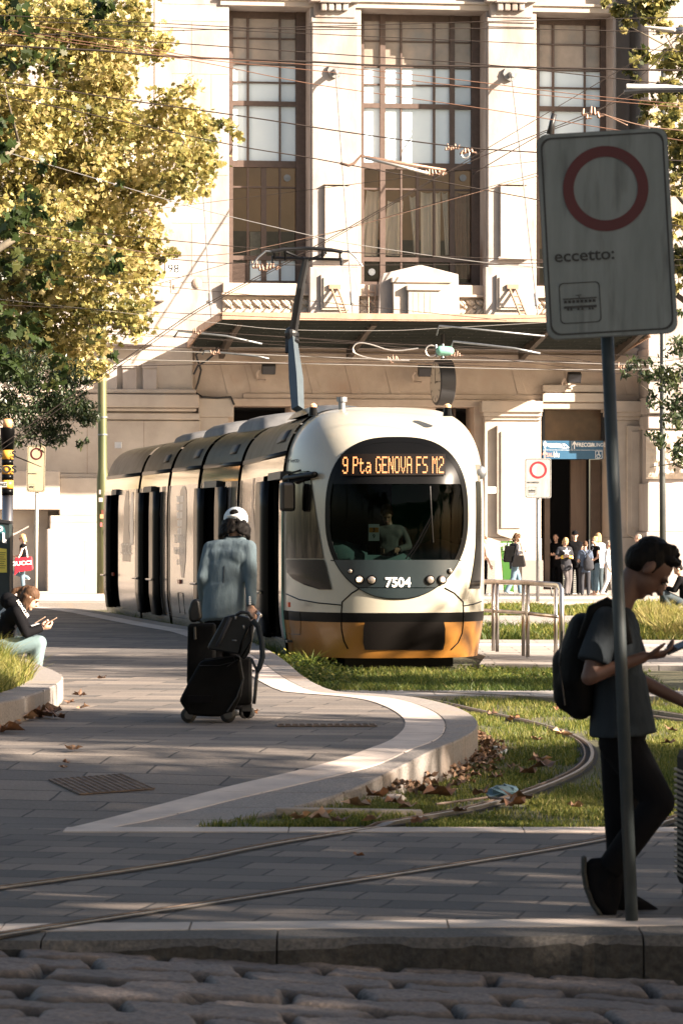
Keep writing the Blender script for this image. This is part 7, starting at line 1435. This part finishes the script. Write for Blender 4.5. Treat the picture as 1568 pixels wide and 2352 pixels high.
# insulators and registration arms
def rod(pts, r_, m, label, d, name='insulator_rod', cat='insulator', n=8):
    mb = MB(); mb.tube([P(x, y, d) for x, y in pts], r_, n); return lone(mb, name, m, label, cat, 'overhead wire fittings', smooth=True)
rod([(781, 375), (800, 380), (812, 376), (828, 358), (1023, 391)], .020, BZ, 'bent bronze insulator rod, upper of the pair in front of the middle window', 48); rod([(838, 362), (983, 398)], .022, WS, 'pale insulator rod, lower of the pair in front of the middle window', 48)
rod([(1002, 770), (1008, 748), (1091, 756), (1250, 772)], .018, GALV, 'bent support arm in front of the canopy right of the pantograph', 66); rod([(1035, 800), (1040, 784), (1180, 800), (1240, 812)], .022, GALV, 'lower bent support arm in front of the canopy', 66); rod([(400, 775), (410, 760), (520, 772), (602, 790)], .022, GALV, 'bent support arm left of the canopy corner', 70); rod([(465, 815), (470, 806), (590, 818), (618, 824)], .020, GALV, 'support arm crossing the canopy left corner', 70)
rod([(1260, 308), (1272, 262)], .035, BLACKM, 'dark insulator spike on top of the foreground sign wire', 44)
mb = MB(); q = [P(x, y, 66) for x, y in ((812, 800), (808, 812), (822, 820), (880, 828), (940, 828))]; mb.tube(smoothline([P(x, y, 66) for x, y in ((960, 800), (900, 808), (850, 790), (820, 786), (808, 800), (815, 814), (860, 826), (940, 828))], 2), .014, 6); mb.tube([P(990 + 13 * math.cos(a), 806 + 13 * math.sin(a), 66) for a in [k * PI_ / 8 for k in range(17)]], .014, 6); lone(mb, 'cable_loop', WS, 'pale looping feeder cable in front of the canopy', 'cable')
mb = MB(); mb.cap(P(1012, 806, 66), P(1032, 806, 66), .10, .085); o = lone(mb, 'green_feeder_clamp', mat('pale_green_insulator', (.20, .46, .36), rough=.4), 'pale green insulator above the hanging clock', 'insulator', smooth=True); mb = MB(); mb.tube([P(1000, 792, 66), P(1004, 820, 66)], .03, 6); mb.tube([P(1016, 790, 66), P(1016, 822, 66)], .03, 6); mb.obj('clamp', GALV, o, org=tuple(o.location))
def clampset(x, y, d, label, n=5, s=1.):
    mb = MB(); r = random.Random(int(x)); c = P(x, y, d); u = d / F
    for i in range(n):
        a = c + Vector(((i - n / 2) * 7 * u * s, 0, r.uniform(-5, 5) * u * s)); mb.cap(a, a + Vector((r.uniform(-3, 3) * u, 0, r.uniform(4, 12) * u * s)), 3.0 * u * s, 2.0 * u * s, n=8); mb.tube([a, a + Vector((9 * u * s, 0, r.uniform(-4, 4) * u))], 1.6 * u * s, 6)
    mb.tube([c + Vector((-n * 3.6 * u * s, 0, 0)), c + Vector((n * 3.8 * u * s, 0, 3 * u))], 1.5 * u, 6); lone(mb, 'wire_clamp', BZ, label, 'wire clamp', 'overhead wire clamps')
clampset(612, 616, 57, 'cluster of bronze clamps under the left pantograph horn', 8, 1.1); clampset(1000, 400, 55, 'clamps where the two insulator rods meet the diagonal wires', 6, 1.1); clampset(1360, 265, 43, 'bent clamp links above the foreground sign', 5, 1.3); clampset(1075, 352, 47, 'round wire fitting at the right edge of the middle window', 4, 1.2); clampset(1040, 342, 47, 'comb shaped fitting in front of the middle window', 6, .8); clampset(1045, 818, 71, 'bronze clamps on the contact wire right of the clock', 5, .9); clampset(905, 828, 71, 'clamps on the contact wire behind the tram roof', 5, .8); clampset(1430, 845, 70, 'clamps on the contact wire at right', 4, .8); clampset(455, 765, 69, 'clamps at the canopy left corner', 4, .8); clampset(495, 812, 69, 'small clamps under the canopy left corner', 4, .7)
mb = MB(); mb.tube([P(1068 + 9 * math.cos(a), 353 + 10 * math.sin(a), 47) for a in [k * PI_ / 8 for k in range(17)]], .012, 6); lone(mb, 'wire_coil', WS, 'coil of wire hanging at the right edge of the middle window', 'wire coil')
# ------------------------------------------------------------ trees
PLANE = leaf_mat('plane_leaves', [(0, (.022, .036, .010)), (.3, (.065, .075, .020)), (.55, (.17, .16, .045)), (.80, (.42, .36, .12)), (1, (.56, .46, .22))], trans=.42, rough=.38, spec=.5)
DARKL = leaf_mat('dark_leaves', [(0, (.012, .025, .010)), (.6, (.035, .055, .022)), (1, (.075, .085, .03))], trans=.3, rough=.35, spec=.5)
GREENL = leaf_mat('green_leaves', [(0, (.018, .032, .010)), (.6, (.045, .070, .018)), (1, (.14, .10, .035))], trans=.45, rough=.4)
BARK = mat('plane_bark', (.07, .055, .04), (.15, .13, .09), 3, .85, bump=.01, bscale=8)
LOBE = [(0, -.15), (.18, -.42), (.30, -.18), (.52, -.20), (.40, .06), (.50, .28), (.22, .28), (0, .62), (-.22, .28), (-.50, .28), (-.40, .06), (-.52, -.20), (-.30, -.18), (-.18, -.42)]
LONG = [(0, -.5), (.16, -.2), (.18, .1), (.08, .4), (0, .6), (-.08, .4), (-.18, .1), (-.16, -.2)]
DIA = [(0, -.5), (.4, 0), (0, .55), (-.4, 0)]
def crown(name, clumps, n, size, shape, m, parent, seed, bias=0., droop=.6, flat=1.):
    r = random.Random(seed); v = []; f = []; rv = []; tot = sum(c[1] ** 2.4 for c in clumps)
    for c, rad in clumps:
        k = int(n * rad ** 2.4 / tot); subs = []
        for _ in range(max(3, int(14 * rad))):
            dv = Vector((r.gauss(0, 1), r.gauss(0, 1), r.gauss(0, 1))).normalized() * rad * r.uniform(.35, .95); subs.append(c + Vector((dv.x, dv.y * flat, dv.z)))
        for _ in range(k):
            s_ = r.choice(subs); p = s_ + Vector((r.gauss(0, 1), r.gauss(0, 1) * flat, r.gauss(0, .7))) * rad * .23
            s = size * r.uniform(.6, 1.25); nrm = Vector((r.gauss(0, 1), r.gauss(0, 1), r.gauss(0, 1) + .4)).normalized(); up = Vector((r.gauss(0, .5), r.gauss(0, .5), -droop)); x = up.cross(nrm)
            if x.length < .01: continue
            x.normalize(); y = nrm.cross(x); b = len(v); fold = r.uniform(-.25, .35)
            for (lx, ly) in shape: q = p + x * lx * s + y * ly * s + nrm * (abs(lx) * fold * s); v.append((q.x, q.y, q.z))
            f.append(tuple(range(b, b + len(shape)))); cl = mnoise.noise(s_ * .9) * .35
            rv.append(min(1, max(0, .5 + bias + cl + r.gauss(0, .2))))
    me = bpy.data.meshes.new(name); me.from_pydata(v, [], f); me.materials.append(m); set_rv(me, rv)
    if 'o' in parent: me.transform(Matrix.Translation(-Vector(parent['o'])))
    o = link(bpy.data.objects.new(name, me)); o.parent = parent; return o
def limbs(t, base_, tips, r0, m=BARK, h0=.35):
    tips = [p for p in tips if (p - base_).length < 1e9]
    mb = MB(); top = base_ + Vector((0, 0, (max(p.z for p in tips) - base_.z) * h0)); mb.tube(smoothline([base_, base_.lerp(top, .5) + Vector((.1, .05, 0)), top], 1), [r0 * (1 - .08 * i) for i in range(4)] if False else r0 * .8, 12); mb.obj('trunk', m, t, True); mb = MB(); r = random.Random(int(base_.x * 10))
    for p in tips:
        mid = top.lerp(p, .5) + Vector((r.uniform(-.3, .3), r.uniform(-.3, .3), r.uniform(0, .5))); q = smoothline([top - Vector((0, 0, .3)), mid, p], 2); k = len(q); mb.tube(q, [r0 * .45 * (1 - .85 * i / k) + .012 for i in range(k)], 7)
        for _ in range(3): i = r.randrange(k // 2, k); a = q[i]; mb.tube([a, a + Vector((r.uniform(-1, 1), r.uniform(-1, 1), r.uniform(-.4, .8))) * .9], [.02, .006], 5)
    mb.obj('limb', m, t, True)
def tree(label, base_, pix, d, n, size, shape, m, seed, r0=.28, bias=0., dj=1.5, name='plane_tree', flat=1.3, bark=BARK, h0=.35, jd=None):
    r = random.Random(seed); t = wthing(name, label, 'tree', tuple(base_)); cl = [(P(x, y, d + r.uniform(-dj, dj)), rad * d / F) for x, y, rad in pix]; crown('crown', cl, n, size, shape, m, t, seed, bias, flat=flat); lt = [c + Vector((0, 1.2, 0)) for c, _ in cl]; limbs(t, Vector(base_), sorted(lt, key=lambda c: abs(c.x - base_[0]))[:(2 if d < 45 else max(3, len(lt) // 3))], r0, bark, h0); return t
LT = [(-60, 60, 150), (60, 70, 140), (200, 60, 110), (300, 50, 90), (340, 110, 55), (260, 130, 90), (80, 250, 150), (180, 260, 110), (-60, 300, 150), (270, 235, 70), (300, 320, 95), (400, 265, 75), (455, 300, 60), (500, 310, 45), (530, 322, 28), (420, 370, 85), (360, 430, 85), (430, 430, 45), (230, 430, 130), (90, 420, 150), (-60, 500, 150), (100, 580, 140), (250, 570, 110), (340, 540, 65), (380, 590, 32), (300, 640, 70), (130, 700, 120), (250, 720, 90), (320, 710, 40), (-40, 700, 130), (60, 800, 90), (170, 810, 70), (230, 820, 45)]
tree('big sunlit plane tree with yellow green leaves filling the upper left', (-10.5, 69, 0), LT, 67, 46000, .128, LOBE, PLANE, 3, .35, .23)
LD_ = [(20, 900, 90), (110, 880, 80), (170, 900, 55), (190, 950, 50), (60, 970, 80), (140, 990, 45), (190, 1010, 20), (10, 1020, 40), (150, 920, 60), (205, 890, 25), (-60, 950, 90)]
tree('dark glossy evergreen tree below the yellow crown at the left', (-8.4, 62, 0), LD_, 62, 13000, .085, LONG, DARKL, 5, .14, .05, .6, 'evergreen_tree')
LN = [(30, 30, 60), (60, 130, 60), (130, 140, 40), (20, 300, 50), (110, 390, 30), (20, 520, 60), (100, 470, 50), (50, 620, 70), (60, 740, 70), (120, 850, 50), (190, 500, 30), (250, 620, 40), (230, 800, 35), (290, 410, 20), (140, 620, 40), (30, 830, 60), (330, 250, 10), (210, 30, 60)]
tree('nearer shaded branches with large green and brown leaves at the left edge', (-6.6, 38, 0), LN, 38, 620, .135, LOBE, GREENL, 8, .22, .0, .8, 'plane_tree', 1.0)
RT_ = [(1500, 20, 60), (1420, 10, 35), (1560, 90, 60), (1470, 130, 30), (1540, 230, 50), (1490, 260, 30), (1560, 330, 45), (1560, 420, 35), (1555, 520, 40), (1545, 600, 30), (1560, 660, 35), (1600, 150, 80), (1610, 350, 90), (1610, 550, 80), (1450, 170, 18), (1440, 60, 22), (1470, 210, 16), (1400, 4, 14), (1520, 330, 26)]
tree('plane tree branches with sparse sunlit leaves at the upper right', (8.6, 58, 0), RT_, 58, 5200, .125, LOBE, PLANE, 12, .28, .05, .8)
RD_ = [(1480, 850, 40), (1530, 870, 50), (1500, 920, 25), (1560, 940, 50), (1530, 1020, 30), (1560, 800, 40), (1450, 860, 22), (1600, 880, 80), (1560, 1060, 35), (1500, 1000, 22), (1545, 740, 30), (1600, 1030, 60), (1430, 850, 12), (1550, 970, 30)]
tree('dark leaved tree with drooping twigs at the right edge', (8.3, 56, 0), RD_, 56, 2800, .105, LONG, DARKL, 14, .12, .12, .6, 'evergreen_tree')
# the row of plane trees to the right of the square that shades it
def shade_tree(label, x, y, n, seed, hz=(4.5, 11.6), rad=4.2, size=.24, bx=None, grp='row of plane trees right of the square'):
    r = random.Random(seed); t = wthing('plane_tree', label, 'tree', (bx if bx is not None else x, y, 0), grp); cl = []
    for _ in range(16): a = r.uniform(0, 6.28); z = r.uniform(*hz); q = rad * math.sqrt(max(.1, 1 - ((z - (hz[0] + hz[1]) / 2) / ((hz[1] - hz[0]) * .62)) ** 2)) * r.uniform(.2, 1); cl.append((Vector((x + q * math.cos(a), y + q * math.sin(a) * .85, z)), r.uniform(1., 1.8)))
    crown('crown', cl, n, size, DIA, GREENL, t, seed, 0); limbs(t, Vector((bx if bx is not None else x, y, 0)), [c for c, _ in cl][::2], .32, BARK)
SH = [(13, 1.5, 8500, 41), (19, 7.5, 8500, 42), (13.5, 11.0, 8500, 43), (21, 15.8, 11000, 44), (17, 30.7, 6500, 45), (21, 36.5, 5500, 54), (28, -2, 6000, 46), (27, 24, 0, 47), (27, 45, 3500, 48), (12, -8, 5000, 49), (16.5, 12.5, 8500, 50), (25, 15.0, 9000, 51), (16, 5, 8000, 52), (10.5, 6.5, 7000, 53)]
for i, (x, y, n, s) in enumerate(SH):
    if n: shade_tree('green plane tree in the row right of the square', x, y, n, s)
# unseen trees added above the frame to block sky light over the near paving
for x, y, s, bx in ((-5.5, 3, 61, -8.5), (-7.5, 12, 62, -9.5), (-8.5, 22, 63, -10.5), (1.5, -3, 64, 6.5), (2, 8.5, 65, 8), (5.5, 15, 66, 9.5), (-1.5, 15.5, 67, -7.5)):
    shade_tree('unseen plane tree added to block sky light over the near paving', x, y, 5500, s, (8.2, 13), 4.0, .28, bx, 'unseen trees added to block sky light')
shade_tree('smaller plane tree added right of the square to shade the luggage man', 16.5, 18.8, 4800, 71, (6, 10.8), 2.4)  # unseen tree added to shade the man with luggage
